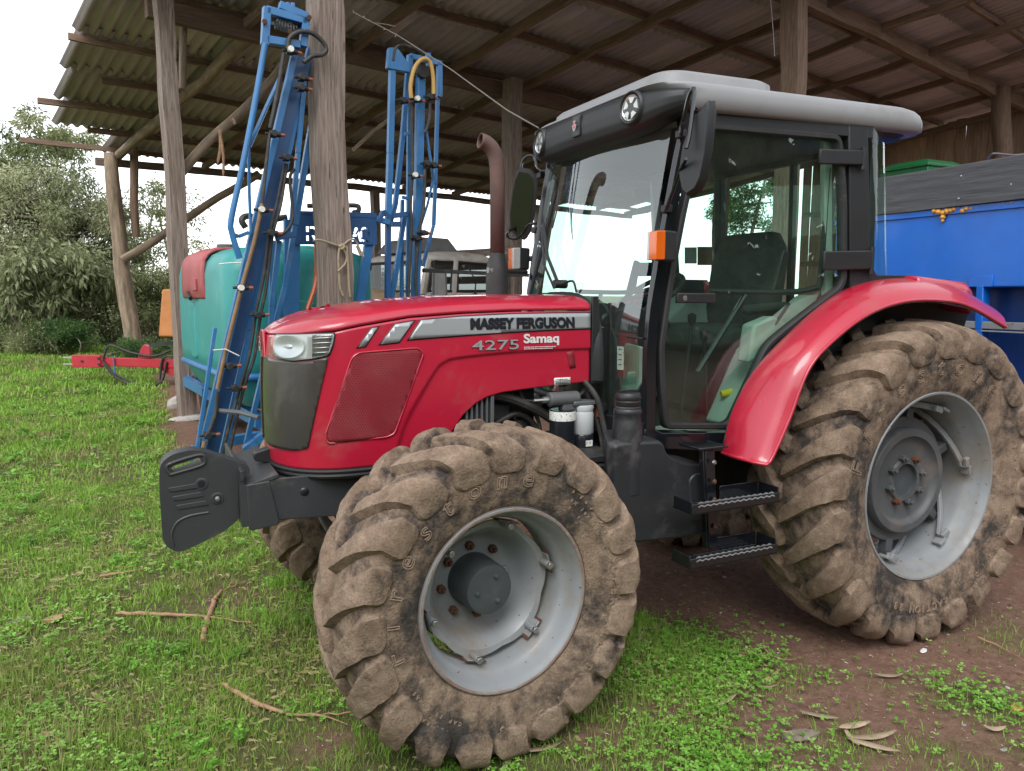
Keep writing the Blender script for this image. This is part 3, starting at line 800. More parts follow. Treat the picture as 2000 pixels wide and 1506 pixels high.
for o in made:
    c = mirror_obj(o); c.parent = o.parent; c.matrix_parent_inverse = o.matrix_parent_inverse.copy()
# badge in the middle of the nose
def emblem(parent, o, ux, uy, uz, s, backing=True):
    # three inverted triangles, red with white edges, two below carrying white tips
    o, ux, uy, uz = Vector(o), Vector(ux), Vector(uy), Vector(uz)
    if backing:
        B().prism(rounded([(-.62 * s, -.8 * s), (.62 * s, -.8 * s), (.62 * s, .8 * s), (-.62 * s, .8 * s)], .08 * s), o, ux, uy, uz, .006).build('badge_plate', 'black_plastic', parent, bevel=.002)
        B().prism([(-.5 * s, -.68 * s), (.5 * s, -.68 * s), (.5 * s, .68 * s), (-.5 * s, .68 * s)], o + uz * .006, ux, uy, uz, .001).build('badge_plate', 'cast', parent)
    def tri(cx, cy, w, h): return [(cx - w, cy + h), (cx + w, cy + h), (cx + w * .28, cy - h), (cx - w * .28, cy - h)]
    for cx, cy in ((0, .27), (-.2, -.16), (.2, -.16)):
        k = .007
        B().prism([(a * s, b * s) for a, b in tri(cx, cy, .25, .23)], o + uz * k, ux, uy, uz, .0012).build('badge_mark', 'decal_white', parent)
        B().prism([(a * s, b * s) for a, b in tri(cx, cy + .03, .19, .16)], o + uz * (k + .0012), ux, uy, uz, .0012).build('badge_mark', 'red', parent)
    for cx in (-.12, .12):
        B().prism([((cx + a) * s, b * s) for a, b in ((-.06, -.36), (.08, -.36), (.02 if cx > 0 else .03, -.6), (-.02, -.6))], o + uz * .007, ux, uy, uz, .0012).build('badge_mark', 'decal_white', parent)
nb = hs_pt(1.612, 1.485, .010)
B().box((nb.x + .006, 0, 1.485), (.014, .085, .12)).build('nose_badge', 'red', TR, bevel=.01)
emblem(TR, (nb.x - .002, 0, 1.488), (0, -1, 0), (0, 0, 1), (-1, 0, 0), .055, False)
# black seal under the hood
for sgn in (1, -1):
    pts = [hs_pt(s, BOT(s) - .010, -.004) for s in np.linspace(.80, 1.612, 40)]
    pts2 = [hs_pt(s, BOT(s) - .030, -.012) for s in np.linspace(.80, 1.612, 40)]
    if sgn < 0: pts = mirror_y(pts); pts2 = mirror_y(pts2)
    B().tube(pts, .010, 8).build('hood_seal', 'rubber', TR); B().tube(pts2, .013, 8).build('hood_seal', 'black_plastic', TR)
B().prism(rounded([(-.075, -.02), (.0, -.035), (.0, .035), (-.075, .015)], .012), hs_pt(1.56, 1.015) + Vector((.01, 0, 0)), (1, 0, 0), (0, 0, 1), (0, 1, 0), .055).build('hood_latch', 'black_plastic', TR, bevel=.006)

# ------------------------------------------------------------------ chassis front: rails, weight bracket, suitcase weights
PLATE = [(-.74, .965), (-.655, .963), (-.64, .975), (-.44, .985), (-.30, .985), (.40, .985), (.40, .70), (.05, .705), (-.35, .76), (-.70, .79), (-.745, .80)]
for y in (-.30, .286): B().prism(rounded([(-.745, .965), (-.47, .965), (-.44, .99), (.6, 1.0), (.6, .72), (.05, .72), (-.30, .775), (-.72, .80)], .02), (0, y, 0), (1, 0, 0), (0, 0, 1), (0, 1, 0), .014).build('chassis_rail', 'cast', TR, bevel=.003)
for (x, z) in ((-.70, .87), (-.555, .90)):
    B().lathe([(.001, .004), (.012, .004), (.018, .0), (.020, -.003)], o=(x, -.3005, z), axis=(0, -1, 0), n=16).build('bolt_hole', 'decal_black', TR)
B().box((-.30, 0, .93), (.82, .56, .03)).build('front_plate', 'cast', TR, bevel=.003)
# bracket: folded channel across the nose
B().prism(rounded([(-.80, 1.012), (-.785, 1.012), (-.785, .950), (-.655, .985), (-.655, .970), (-.77, .94), (-.745, .785), (-.80, .785)], .004), (0, -.305, 0), (1, 0, 0), (0, 0, 1), (0, 1, 0), .61).build('weight_bracket', 'cast', TR, bevel=.004)
B().prism(rounded([(-.775, .953), (-.690, .960), (-.655, .78), (-.775, .765)], [.004, .004, .02, .02]), (0, -.3085, 0), (1, 0, 0), (0, 0, 1), (0, 1, 0), .010).build('bracket_end', 'cast', TR, bevel=.004)
B().prism([(-.80, 1.012), (-.785, 1.012), (-.785, .975), (-.80, .965)], (0, -.309, 0), (1, 0, 0), (0, 0, 1), (0, 1, 0), .02).build('bracket_lip', 'cast', TR, bevel=.002)
WO = rounded([(-1.085, .95), (-1.078, 1.052), (-1.035, 1.085), (-.95, 1.098), (-.83, 1.045), (-.755, 1.012), (-.755, .975), (-.80, .985), (-.803, .80), (-.86, .755), (-1.03, .690), (-1.082, .735)],
             [.04, .05, .04, .06, .08, .025, .02, .004, .01, .03, .06, .05], 6)
SL = rounded([(-1.042, 1.006), (-1.038, 1.036), (-.938, 1.064), (-.928, 1.038)], .012, 4)
def slab(y0, t, first):
    # weight plate with a hand slot through it
    n = 48
    bm = bmesh.new()
    vo = [bm.verts.new((a, y0, b)) for a, b in WO]; vi = [bm.verts.new((a, y0, b)) for a, b in SL]
    eo = [bm.edges.new((vo[i], vo[(i + 1) % len(vo)])) for i in range(len(vo))]; ei = [bm.edges.new((vi[i], vi[(i + 1) % len(vi)])) for i in range(len(vi))]
    bmesh.ops.triangle_fill(bm, edges=eo + ei, use_beauty=True)
    ret = bmesh.ops.extrude_face_region(bm, geom=bm.faces[:])
    bmesh.ops.translate(bm, verts=[g for g in ret['geom'] if isinstance(g, bmesh.types.BMVert)], vec=(0, t, 0))
    bmesh.ops.recalc_face_normals(bm, faces=bm.faces)
    me = bpy.data.meshes.new('front_weight'); bm.to_mesh(me); bm.free(); finish(me, 'cast', 35)
    o = bpy.data.objects.new('front_weight', me)
    m = o.modifiers.new('bevel', 'BEVEL'); m.width = .007; m.segments = 3; m.limit_method = 'ANGLE'; m.angle_limit = R(50)
    return link(o, TR)
WY = -.235
wts = [slab(WY + i * .045, .043, i == 0) for i in range(2)]
W0 = wts[0]
# raised rim of the slot, cast ribs and bolts on the outer plate
def raised(poly, h, name='rib', r=.008, mat='cast'): return B().prism(rounded(poly, r), (0, WY + .001, 0), (1, 0, 0), (0, 0, 1), (0, -1, 0), h).build(name, mat, W0, bevel=.003)
rim_o = [(-1.063, 1.000), (-1.055, 1.055), (-.925, 1.083), (-.905, 1.045), (-.93, 1.028), (-1.035, .998)]
bm_r = B()
bm_r.tube([Vector((a, WY - .001, b)) for a, b in bez([(-1.045, 1.004, 0), (-1.058, 1.03, 0), (-1.04, 1.052, 0), (-.935, 1.076, 0), (-.918, 1.05, 0), (-.935, 1.03, 0), (-1.045, 1.004, 0)], 8) for a, b in [(a, b)]] if False else [Vector((p.x, WY, p.y)) for p in bez([(-1.045, 1.006, 0), (-1.056, 1.03, 0), (-1.04, 1.050, 0), (-.938, 1.074, 0), (-.920, 1.055, 0), (-.934, 1.032, 0), (-1.045, 1.006, 0)], 8)], .007, 8)
bm_r.build('slot_rim', 'cast', W0)
for i in range(4):
    z = .955 - i * .036; x0 = -1.055 + i * .012; x1 = -.955 + i * .016
    if i < 3: B().prism(rounded([(x0, z), (x0 + .008, z - .017), (x1 + .012, z - .011), (x1, z + .008)], .006), (0, WY + .002, 0), (1, 0, 0), (0, 0, 1), (0, -1, 0), .006).build('rib', 'cast', W0, bevel=.002)
lip = bez([(-.915, .842, 0), (-.985, .836, 0), (-1.03, .815, 0), (-1.050, .77, 0), (-1.045, .725, 0)], 8)
B().tube([Vector((p.x, WY, p.y)) for p in lip], .005, 6).build('cast_lip', 'cast', W0)
for (x, z, k) in ((-.935, .957, 0), (-.880, .893, 1)):
    B().lathe([(.013, .002), (.021, .003), (.025, .001), (.026, -.002)], o=(x, WY, z), axis=(0, -1, 0), n=24).build('boss', 'cast', W0)
    B().lathe([(.001, .0022), (.0165, .0022)], o=(x, WY, z), axis=(0, -1, 0), n=20).build('hole', 'decal_black', W0, fix=False)
    if k: B().cyl((x, WY - .010, z), (x, WY, z), .011, n=6).cyl((x, WY - .016, z), (x, WY, z), .006, n=10).build('bolt', 'metal', W0, bevel=.001)

# ------------------------------------------------------------------ engine and transmission under the hood
B().prism(rounded([(-.35, .72), (.55, .70), (.55, 1.40), (-.1, 1.45), (-.35, 1.2)], .04), (0, -.19, 0), (1, 0, 0), (0, 0, 1), (0, 1, 0), .38).build('engine_block', 'engine', TR, bevel=.01)
B().box((.1, 0, 1.5), (.9, .42, .14)).build('rocker_cover', 'engine', TR, bevel=.02)
B().box((-.40, 0, 1.25), (.06, .56, .46)).build('radiator', 'engine', TR, bevel=.004)
B().prism(rounded([(.5, .58), (2.55, .55), (2.55, .98), (1.9, 1.0), (.5, .95)], .05), (0, -.22, 0), (1, 0, 0), (0, 0, 1), (0, 1, 0), .44).build('transmission', 'engine', TR, bevel=.01)
B().lathe([(.10, -.62), (.12, -.3), (.17, -.15), (.17, .15), (.12, .3), (.10, .62)], o=(2.31, 0, .775), n=24).build('rear_axle', 'engine', TR)
B().lathe([(.09, -.72), (.10, -.5), (.085, -.3), (.14, -.12), (.14, .12), (.085, .3), (.10, .5), (.09, .72)], o=(0, 0, .605), n=24).build('front_axle', 'engine', TR)
B().box((0, 0, .70), (.3, .3, .25)).build('axle_support', 'engine', TR, bevel=.02)
for i in range(6):
    x = .135 + i * .024
    B().box((x, -.30, 1.13), (.010, .10, .24)).build('cooler_fin', 'engine_grey', TR)
B().box((.255, -.30, 1.13), (.016, .11, .27)).box((.195, -.30, 1.0), (.16, .11, .02)).build('cooler_frame', 'engine_grey', TR, bevel=.002)
hosep = lambda pts, r, nm='hose', mt='hose': B().tube(bez(pts, 8), r, 8).build(nm, mt, TR)
hosep([(.20, -.29, 1.26), (.35, -.30, 1.235), (.50, -.31, 1.17), (.64, -.30, 1.08)], .022)
hosep([(.36, -.28, 1.30), (.375, -.30, 1.25), (.41, -.31, 1.225), (.47, -.32, 1.215), (.53, -.33, 1.217)], .006, 'fuel_line')
hosep([(.66, -.33, 1.22), (.72, -.33, 1.235), (.745, -.33, 1.27), (.70, -.33, 1.30), (.63, -.32, 1.28)], .010)
hosep([(.72, -.36, 1.30), (.765, -.40, 1.22), (.79, -.42, 1.10), (.81, -.46, .98), (.90, -.55, .93), (.98, -.58, .95)], .013)
hosep([(.74, -.33, 1.26), (.78, -.36, 1.14), (.80, -.40, 1.0), (.80, -.42, .86)], .011)
hosep([(.42, -.25, 1.28), (.46, -.27, 1.20), (.52, -.28, 1.12), (.55, -.27, .98)], .009)
hosep([(.30, -.24, 1.1), (.42, -.26, 1.15), (.52, -.26, 1.08), (.58, -.25, .92)], .014)
for q in ((.34, -.22, 1.16, .11, .06, .08), (.46, -.20, 1.07, .10, .08, .10), (.38, -.2, 1.02, .16, .10, .08), (.55, -.2, 1.16, .05, .07, .06)):
    B().box(q[:3], q[3:]).build('engine_part', 'engine', TR, bevel=.012)
for k in range(9):
    x, z = .30 + .04 * k, 1.06 + .09 * math.sin(k * 2.4)
    B().cyl((x, -.245, z), (x, -.222, z), .011, n=6).build('engine_bolt', 'engine_grey', TR, bevel=.002)
# fuel filters
B().cyl((.53, -.36, 1.222), (.685, -.36, 1.222), .034, n=24).box((.635, -.36, 1.185), (.08, .05, .05)).build('filter_head', 'engine_grey', TR, bevel=.008)
B().cyl((.50, -.36, 1.222), (.53, -.36, 1.222), .015, n=10).cyl((.455, -.36, 1.222), (.50, -.36, 1.222), .008, n=8).build('fitting', 'metal', TR)
fb = B().lathe([(.001, 1.175), (.058, 1.175), (.060, 1.165), (.060, .98), (.054, .965), (.001, .96)], o=(.600, -.37, 0), axis=(0, 0, 1), n=36).build('fuel_filter', 'filter_black', TR)
B().lathe([(.0605, 1.170), (.0608, 1.168), (.0608, 1.130), (.0605, 1.128)], o=(.600, -.37, 0), axis=(0, 0, 1), n=36).build('filter_band', 'paper', fb)
fwt = B().lathe([(.001, 1.19), (.050, 1.19), (.053, 1.18), (.048, 1.16), (.052, 1.15), (.053, 1.06), (.050, 1.055)], o=(.712, -.36, 0), axis=(0, 0, 1), n=32).build('water_separator', 'filter_white', TR)
B().lathe([(.050, 1.056), (.054, 1.050), (.054, .985), (.048, .955), (.030, .935), (.012, .93), (.012, .905), (.001, .905)], o=(.712, -.36, 0), axis=(0, 0, 1), n=32).build('separator_bowl', 'filter_black', fwt)
B().box((.718, -.413, 1.015), (.035, .006, .028)).build('separator_label', 'paper', fwt)
B().box((.71, -.36, 1.20), (.13, .075, .022)).build('separator_head', 'engine_grey', fwt, bevel=.006)
B().cyl((.765, -.37, 1.20), (.785, -.37, 1.19), .016, n=8).cyl((.785, -.37, 1.20), (.790, -.375, 1.13), .011, n=8).build('fitting', 'copper', TR)
# rear shroud between hood and cab
B().prism(rounded([(.750, 1.285), (.805, 1.285), (.800, 1.45), (.79, 1.60), (.782, 1.69), (.750, 1.69)], .006), (0, -.372, 0), (1, 0, 0), (0, 0, 1), (0, 1, 0), .018).build('hood_shroud', 'black_plastic', TR, bevel=.003)
rr = []
for (x, o_) in ((.752, 0), (.772, .030), (.790, .046), (.806, .040)):
    ring = []
    for k in range(25):
        a = math.pi * k / 24; g = abs(math.cos(a)) ** (2 / 3.2) * (1 if math.cos(a) >= 0 else -1); h = math.sin(a) ** (2 / 3.2)
        ring.append((x, -(WH + .012 + o_ * .45) * g, 1.30 + (1.675 + o_ * .8 - 1.30) * h))
    rr.append(ring)
B().loft(rr, caps=False, closed=False).build('hood_shroud', 'black_plastic', TR, angle=60)
B().lathe([(.001, .006), (.007, .005), (.009, 0)], o=(.782, -.378, 1.335), axis=(0, -1, 0), n=10).build('shroud_bolt', 'metal', TR)
# ------------------------------------------------------------------ tractor: cab frame and glass
def cy(x): return .60 + .125 * (x - .88)
def cs(x, z, o=0.0, sg=-1): return Vector((x, sg * (cy(x) + o), z))
APIL = [(.915, 1.02), (.913, 1.165), (.913, 1.554), (.965, 1.911), (1.055, 2.417), (1.075, 2.50)]
DOORI = [(.945, 1.474), (.982, 1.767), (1.043, 2.106), (1.135, 2.445), (1.871, 2.445), (1.920, 2.175), (1.948, 1.778), (1.922, 1.719), (1.657, 1.546), (1.527, 1.454), (1.348, 1.100), (1.302, 1.078), (.985, 1.096), (.956, 1.278)]
WSZ = lambda z: .885 if z < 1.55 else .885 + (z - 1.55) * .175
def ws_pt(y, z, off=0.0): return Vector((WSZ(z) - .075 * (1 - (y / .6) ** 2) - off, y, z))
def inset2(poly, e):
    n = len(poly); P = [Vector(p) for p in poly]; out = []
    ar = sum(P[i].x * P[(i + 1) % n].y - P[(i + 1) % n].x * P[i].y for i in range(n)); sg = -1 if ar > 0 else 1
    for i in range(n):
        d0 = (P[i] - P[i - 1]).normalized(); d1 = (P[(i + 1) % n] - P[i]).normalized()
        n0, n1 = Vector((d0.y, -d0.x)) * sg, Vector((d1.y, -d1.x)) * sg
        m = n0 + n1; m = m / max(.4, m.dot(n0)); out.append(tuple(P[i] + m * e))
    return out
DR = rounded(DOORI, [.03, .1, .1, .06, .05, .1, .05, .05, .05, .05, .03, .03, .03, .1], 4)
for sg in (-1, 1):
    # A pillar: a bent box section
    rings = []
    for (x, z) in [p[:2] for p in bez([(a, b, 0) for a, b in APIL], 4)]:
        rings.append([cs(x - .030, z, -.012, sg), cs(x - .022, z, .012, sg), cs(x + .026, z, .012, sg), cs(x + .030, z, -.03, sg), cs(x, z, -.05, sg)])
    B().loft(rings).build('front_pillar', 'black_gloss', TR, bevel=.004)
    # B pillar
    rings = [[cs(x0, z, .012, sg), cs(x1, z, .012, sg), cs(x1, z, -.05, sg), cs(x0, z, -.05, sg)] for x0, x1, z in ((1.975, 2.105, 1.70), (1.958, 2.075, 1.92), (1.932, 2.048, 2.25), (1.908, 2.022, 2.50))]
    B().loft(rings).build('rear_pillar', 'black_plastic', TR, bevel=.006)
    B().loft([[cs(x, z, o, sg) for x, z in ((1.975, 1.70), (2.35, 1.745), (2.35, 1.80), (2.13, 1.80), (2.10, 1.84), (1.97, 1.84))] for o in (-.05, .010)]).build('quarter_sill', 'black_plastic', TR, bevel=.004)
    # sill and rocker under the door
    B().loft([[cs(x, z, o, sg) for x, z in ((.887, 1.015), (1.36, .965), (1.40, 1.10), (1.34, 1.066), (1.30, 1.062), (.975, 1.080), (.945, 1.095), (.887, 1.10))] for o in (-.08, .010)]).build('door_sill', 'black_gloss', TR, bevel=.004)
    # header rail above the door
    B().bar(cs(1.06, 2.475, -.015, sg), cs(2.06, 2.475, -.015, sg), .05, .07).build('header_rail', 'black_plastic', TR, bevel=.004)
    # fender-side rail along the slanting door edge
    B().tube([cs(x, z, -.012, sg) for x, z in ((1.355, 1.06), (1.40, 1.12), (1.58, 1.462), (1.70, 1.545), (1.975, 1.715))], .022, 8).build('door_jamb', 'black_plastic', TR)
    # door: frame ring, rubber seal and glass
    D_in = inset2(DR, .028); n = len(DR)
    fr = B().loft([[cs(x, z, .014, sg) for x, z in DR], [cs(x, z, .020, sg) for x, z in inset2(DR, .006)], [cs(x, z, .020, sg) for x, z in inset2(DR, .022)], [cs(x, z, .010, sg) for x, z in D_in], [cs(x, z, -.02, sg) for x, z in D_in], [cs(x, z, -.02, sg) for x, z in DR]], caps=False)
    fr.add([cs(x, z, .014, sg) for x, z in DR] + [cs(x, z, -.02, sg) for x, z in DR], [(i, (i + 1) % n, n + (i + 1) % n, n + i) for i in range(n)])
    door = fr.build('door', 'rubber', TR, angle=40)
    gp = inset2(DR, .024)
    B().loft([[cs(x, z, .004, sg) for x, z in gp], [cs(x, z, -.001, sg) for x, z in gp]]).build('door_glass', 'cab_glass', door, angle=20)
    # hinges, catch, inner handle bar, gas strut
    for (x0, x1, z0, z1, k) in ((1.731, 1.985, 2.300, 2.368, .03), (1.785, 2.07, 1.815, 1.905, .04)):
        hb_ = B().bar(cs(x0, (z0 + z1) / 2, .030, sg), cs(x1, (z0 + z1) / 2 + .01, .030, sg), .018, z1 - z0)
        hb_.build('hinge', 'black_plastic', door, bevel=.006)
        B().cyl(cs(x1, z0 - .012, .03, sg), cs(x1, z1 + .025, .03, sg), .012, n=12).build('hinge_pin', 'black_plastic', door)
    B().bar(cs(1.016, 1.684, .022, sg), cs(1.212, 1.684, .022, sg), .020, .045).build('door_catch', 'black_plastic', door, bevel=.005)
    B().lathe([(.002, .034), (.012, .033), (.014, .022)], o=cs(1.055, 1.684, 0, sg), axis=(0, sg, 0), n=12).build('door_lock', 'metal', door)
    B().tube([cs(1.187, 1.345, -.045, sg), cs(1.43, 1.702, -.045, sg)], .012, 8).build('grab_bar', 'black_gloss', door)
    B().tube(bez([cs(1.239, 1.715, -.045, sg), cs(1.60, 1.712, -.045, sg), cs(1.80, 1.73, -.045, sg), cs(1.85, 1.80, -.045, sg), cs(1.86, 2.3, -.045, sg)], 8), .014, 8).build('door_bar', 'black_plastic', door)
    B().prism(rounded([(1.60, 1.70), (1.665, 1.70), (1.70, 1.90), (1.66, 1.915)], .015), (0, sg * .62, 0), (1, 0, 0), (0, 0, 1), (0, -sg, 0), .02).build('door_lever', 'black_plastic', door, bevel=.004)
    st = B().cyl(cs(1.60, 1.555, -.05, sg), cs(1.68, 1.66, -.05, sg), .008, n=8); st.cyl(cs(1.55, 1.49, -.05, sg), cs(1.60, 1.555, -.05, sg), .004, n=6)
    st.build('gas_strut', 'black_plastic', door)
    # curved rear quarter glass
    rings = []
    for z in np.linspace(1.80, 2.50, 6):
        row = []
        for t in np.linspace(0, 1, 14):
            lean = (z - 1.8) * .12
            x = 2.09 - lean * .6 + .26 * math.sin(t * math.pi / 2); y = cy(2.1) - .0 - .16 * (1 - math.cos(t * math.pi / 2))
            row.append((x - .04 * (z - 1.8), sg * y, z))
        rings.append(row)
    B().loft(rings, caps=False, closed=False).build('quarter_glass', 'cab_glass', TR, angle=60)
    # rear corner post and rear frame
    B().bar((2.33, sg * .56, 1.2), (2.27, sg * .56, 2.5), .05, .06, up=(0, 1, 0)).build('corner_post', 'black_plastic', TR, bevel=.006)
    # lower front corner pane with its frame
    yo, yi = sg * .575, sg * .36
    B().loft([[(x, yo, z0), (x + .0, yi, z0 + .01)][::1] + [(x, yi, z1), (x, yo, z1 - .01)] for x, z0, z1 in ((.866, 1.125, 1.50), (.872, 1.125, 1.50))]).build('corner_glass', 'cab_glass', TR, angle=20)
    fb = B().bar((.868, sg * .60, 1.505), (.868, sg * .34, 1.512), .014, .010); fb.bar((.868, sg * .60, 1.09), (.868, sg * .30, 1.10), .05, .07); fb.bar((.868, sg * .352, 1.06), (.868, sg * .352, 1.66), .03, .03)
    fb.build('corner_frame', 'black_plastic', TR, bevel=.003)
    B().prism(rounded([(.57, 1.46), (.40, 1.475), (.385, 1.22), (.44, 1.19), (.57, 1.33)], .02), (.91, 0, 0), (0, sg, 0), (0, 0, 1), (1, 0, 0), .012).build('inner_trim', 'interior_green', TR, bevel=.003)
    # inner fender cover, pale green
    B().loft([[Vector((x, sg * y, z)) for x, z in ((1.39, 1.07), (1.58, 1.43), (1.72, 1.53), (1.97, 1.70), (2.25, 1.70), (2.25, 1.07))] for y in (.40, .655)]).build('inner_fender', 'interior_green', TR, bevel=.02)
    B().loft([[Vector((x, sg * y, z)) for x, z in ((1.445, 1.38), (1.47, 1.56), (1.60, 1.60), (1.70, 1.545), (1.56, 1.42))] for y in (.56, .645)]).build('inner_fender', 'interior_green', TR, bevel=.012)
    B().bar((1.90, sg * .675, 1.70), (1.835, sg * .675, 2.45), .03, .05, up=(1, 0, 0)).build('inner_trim', 'interior_green', TR, bevel=.005)
    B().bar((1.90, sg * .64, 1.66), (1.98, sg * .64, 1.80), .03, .06).build('arm_rest', 'black_plastic', TR, bevel=.01)
NSTK = [onp(u, v, (.8655, 0, 0), (1, 0, 0)) for u, v in ((1206, 676), (1219, 677), (1219, 723), (1206, 722))]
B().add([p - Vector((.002, 0, 0)) for p in NSTK], [(0, 1, 2, 3)]).build('glass_sticker', 'paper', TR, fix=False)
for i in range(4):
    p = NSTK[0].lerp(NSTK[3], .12 + .22 * i); q = NSTK[1].lerp(NSTK[2], .12 + .22 * i)
    B().bar(p.lerp(q, .25) - Vector((.003, 0, 0)), p.lerp(q, .7) - Vector((.003, 0, 0)), .0015, .004).build('sticker_print', 'decal_black', TR)
GS = [onp(u, v, (.8655, 0, 0), (1, 0, 0)) - Vector((.002, 0, 0)) for u, v in ((1228, 782), (1233, 776), (1240, 779), (1247, 777), (1250, 784), (1246, 790), (1238, 789), (1230, 790))]
B().add(GS, [tuple(range(8))]).build('glass_sticker', 'decal_green', TR, fix=False)

# windscreen: one curved sheet, wrap-over header and lower frame
rings = [[ws_pt(y, z) for y in np.linspace(-.555, .555, 25)] for z in list(np.linspace(1.18, 1.55, 5)) + list(np.linspace(1.62, 2.46, 9))]
WS = B().loft(rings, caps=False, closed=False).build('windscreen', 'windscreen_glass', TR, angle=60)
B().tube([ws_pt(y, 1.17) for y in np.linspace(-.36, .36, 12)], .02, 8).build('windscreen_frame', 'black_plastic', TR)
B().tube([ws_pt(y, 2.45, -.02) for y in np.linspace(-.58, .58, 16)], .03, 8).build('windscreen_frame', 'black_plastic', TR)
# wiper
def wp(y, z, o): return ws_pt(y, z, o)
wb = B().tube([wp(.285, 2.25, .03), wp(.36, 2.0, .03), wp(.455, 1.66, .03)], .009, 6); wb.tube([wp(.27, 2.25, .025), wp(.245, 2.15, .025), wp(.27, 2.05, .025)], .004, 6)
WIP = wb.build('wiper', 'black_plastic', TR)
B().tube([wp(.37, 2.08, .045), wp(.22, 1.90, .05), wp(.05, 1.75, .04)], .010, 6).build('wiper_arm', 'black_plastic', WIP)
B().tube([wp(.385, 2.06, .045), wp(.25, 1.86, .05), wp(.09, 1.73, .04)], .007, 6).build('wiper_arm', 'black_plastic', WIP)
B().cyl(wp(.06, 1.75, .06), wp(.06, 1.75, -.01), .022, n=12).tube(bez([wp(.05, 1.74, .03), wp(-.02, 1.76, .03), wp(-.08, 1.76, .03), wp(-.09, 1.71, .01)], 6), .006, 6).build('wiper_pivot', 'black_plastic', WIP)
# rear window, floor, dash, steering wheel, seat
B().loft([[(2.30 - (z - 1.3) * .03, y, z) for y in (-.55, .55)] for z in (1.3, 2.48)], caps=False, closed=False).build('rear_window', 'cab_glass', TR)
for y in (-.05,): B().bar((2.31, y, 1.3), (2.28, y, 2.48), .03, .03, up=(0, 1, 0)).build('rear_window_frame', 'black_plastic', TR)
B().bar((2.32, -.56, 1.28), (2.32, .56, 1.28), .05, .06).bar((2.28, -.56, 2.47), (2.28, .56, 2.47), .05, .06).build('rear_window_frame', 'black_plastic', TR, bevel=.005)
B().box((1.62, 0, 1.045), (1.50, 1.14, .03)).build('cab_floor', 'engine', TR)
B().loft([[Vector((x, y, 1.062)) for x, y in ((.93, -.56), (1.36, -.60), (1.36, -.42), (.93, -.42))], [Vector((x, y, 1.070)) for x, y in ((.93, -.56), (1.36, -.60), (1.36, -.42), (.93, -.42))]]).build('floor_mat', 'interior_green', TR)
B().box((1.66, .0, 2.50), (1.18, 1.15, .05)).build('headliner', 'engine_grey', TR, bevel=.02)
B().prism(rounded([(.90, 1.05), (1.20, 1.05), (1.16, 1.45), (1.22, 1.60), (1.10, 1.66), (.90, 1.60)], .04), (0, -.21, 0), (1, 0, 0), (0, 0, 1), (0, 1, 0), .42).build('dash_console', 'black_plastic', TR, bevel=.02)
stw = B(); c = Vector((1.34, 0, 1.70)); ax = Vector((-.55, 0, .83)).normalized()
tp = ax.cross(Vector((0, 1, 0)))
stw.tube([c + (Vector((0, 1, 0)) * math.cos(a) + tp * math.sin(a)) * .19 for a in np.linspace(0, 2 * math.pi, 29)], .014, 8, caps=False)
for a in (.3, 2.4, 4.5): stw.tube([c, c + (Vector((0, 1, 0)) * math.cos(a) + tp * math.sin(a)) * .19], .010, 6)
stw.cyl(c, c - ax * .25, .025, n=10).build('steering_wheel', 'black_plastic', TR)
def cushion(name, c, d, mat, r=.06, rot=None):
    b = B(); rings = []
    for k in range(9):
        t = -1 + 2 * k / 8; sc = (1 - abs(t) ** 4) ** .25 if abs(t) < 1 else .55
        sc = max(sc, .72)
        ring = []
        for a in np.linspace(0, 2 * math.pi, 24, endpoint=False):
            ca, sa = math.cos(a), math.sin(a)
            ring.append((d[0] / 2 * sc * math.copysign(abs(ca) ** .5, ca), d[1] / 2 * sc * math.copysign(abs(sa) ** .5, sa), d[2] / 2 * t))
        rings.append(ring)
    b.loft(rings); m = rot or Matrix.Identity(3)
    b.v = [tuple(Vector(c) + m @ Vector(q)) for q in b.v]
    return b.build(name, mat, TR, angle=60)
cushion('seat_back', (1.98, -.02, 1.76), (.13, .54, .56), 'seat_fabric', rot=Matrix.Rotation(R(8), 3, 'Y'))
cushion('seat_cushion', (1.70, -.02, 1.47), (.52, .54, .14), 'seat_fabric')
B().box((1.72, -.02, 1.24), (.36, .36, .34)).build('seat_base', 'black_plastic', TR, bevel=.03)
B().bar((1.70, -.32, 1.62), (2.0, -.32, 1.64), .06, .05).build('arm_rest', 'seat_fabric', TR, bevel=.02)
hb = B().tube([(1.43, -.48, 1.215), (1.49, -.50, 1.225), (1.545, -.50, 1.235)], [.016, .020, .018], 10); hb.build('lever_grip', 'yellow', TR)
for (x, y, z, dx, dz) in ((1.30, -.34, 1.08, .05, .5), (1.42, -.40, 1.08, -.04, .42), (1.36, .32, 1.08, .08, .45)):
    B().tube([(x, y, z), (x + dx, y, z + dz)], .009, 6).lathe([(.001, .03), (.022, .02), (.022, -.01), (.010, -.03)], o=(x + dx, y, z + dz), axis=(0, 0, 1), n=10).build('lever', 'black_plastic', TR)
for (u0, u1, v0, v1, mt) in ((1337, 1361, 483, 515, 'paper'), (1362, 1391, 482, 518, 'yellow')):
    q = [on(u, v, 'y', .655) for u, v in ((u0, v1), (u1, v1), (u1, v0), (u0, v0))]
    B().add(q, [(0, 1, 2, 3)]).build('glass_sticker', 'brass_pipe' if mt == 'yellow' else 'interior_green', TR, fix=False)
B().bar(on(1115, 405, 'x', 1.05), on(1117, 455, 'x', 1.05), .010, .004).tube([on(1117, 455, 'x', 1.05), on(1119, 468, 'x', 1.05)], .004, 6).build('hook_strap', 'black_plastic', TR)

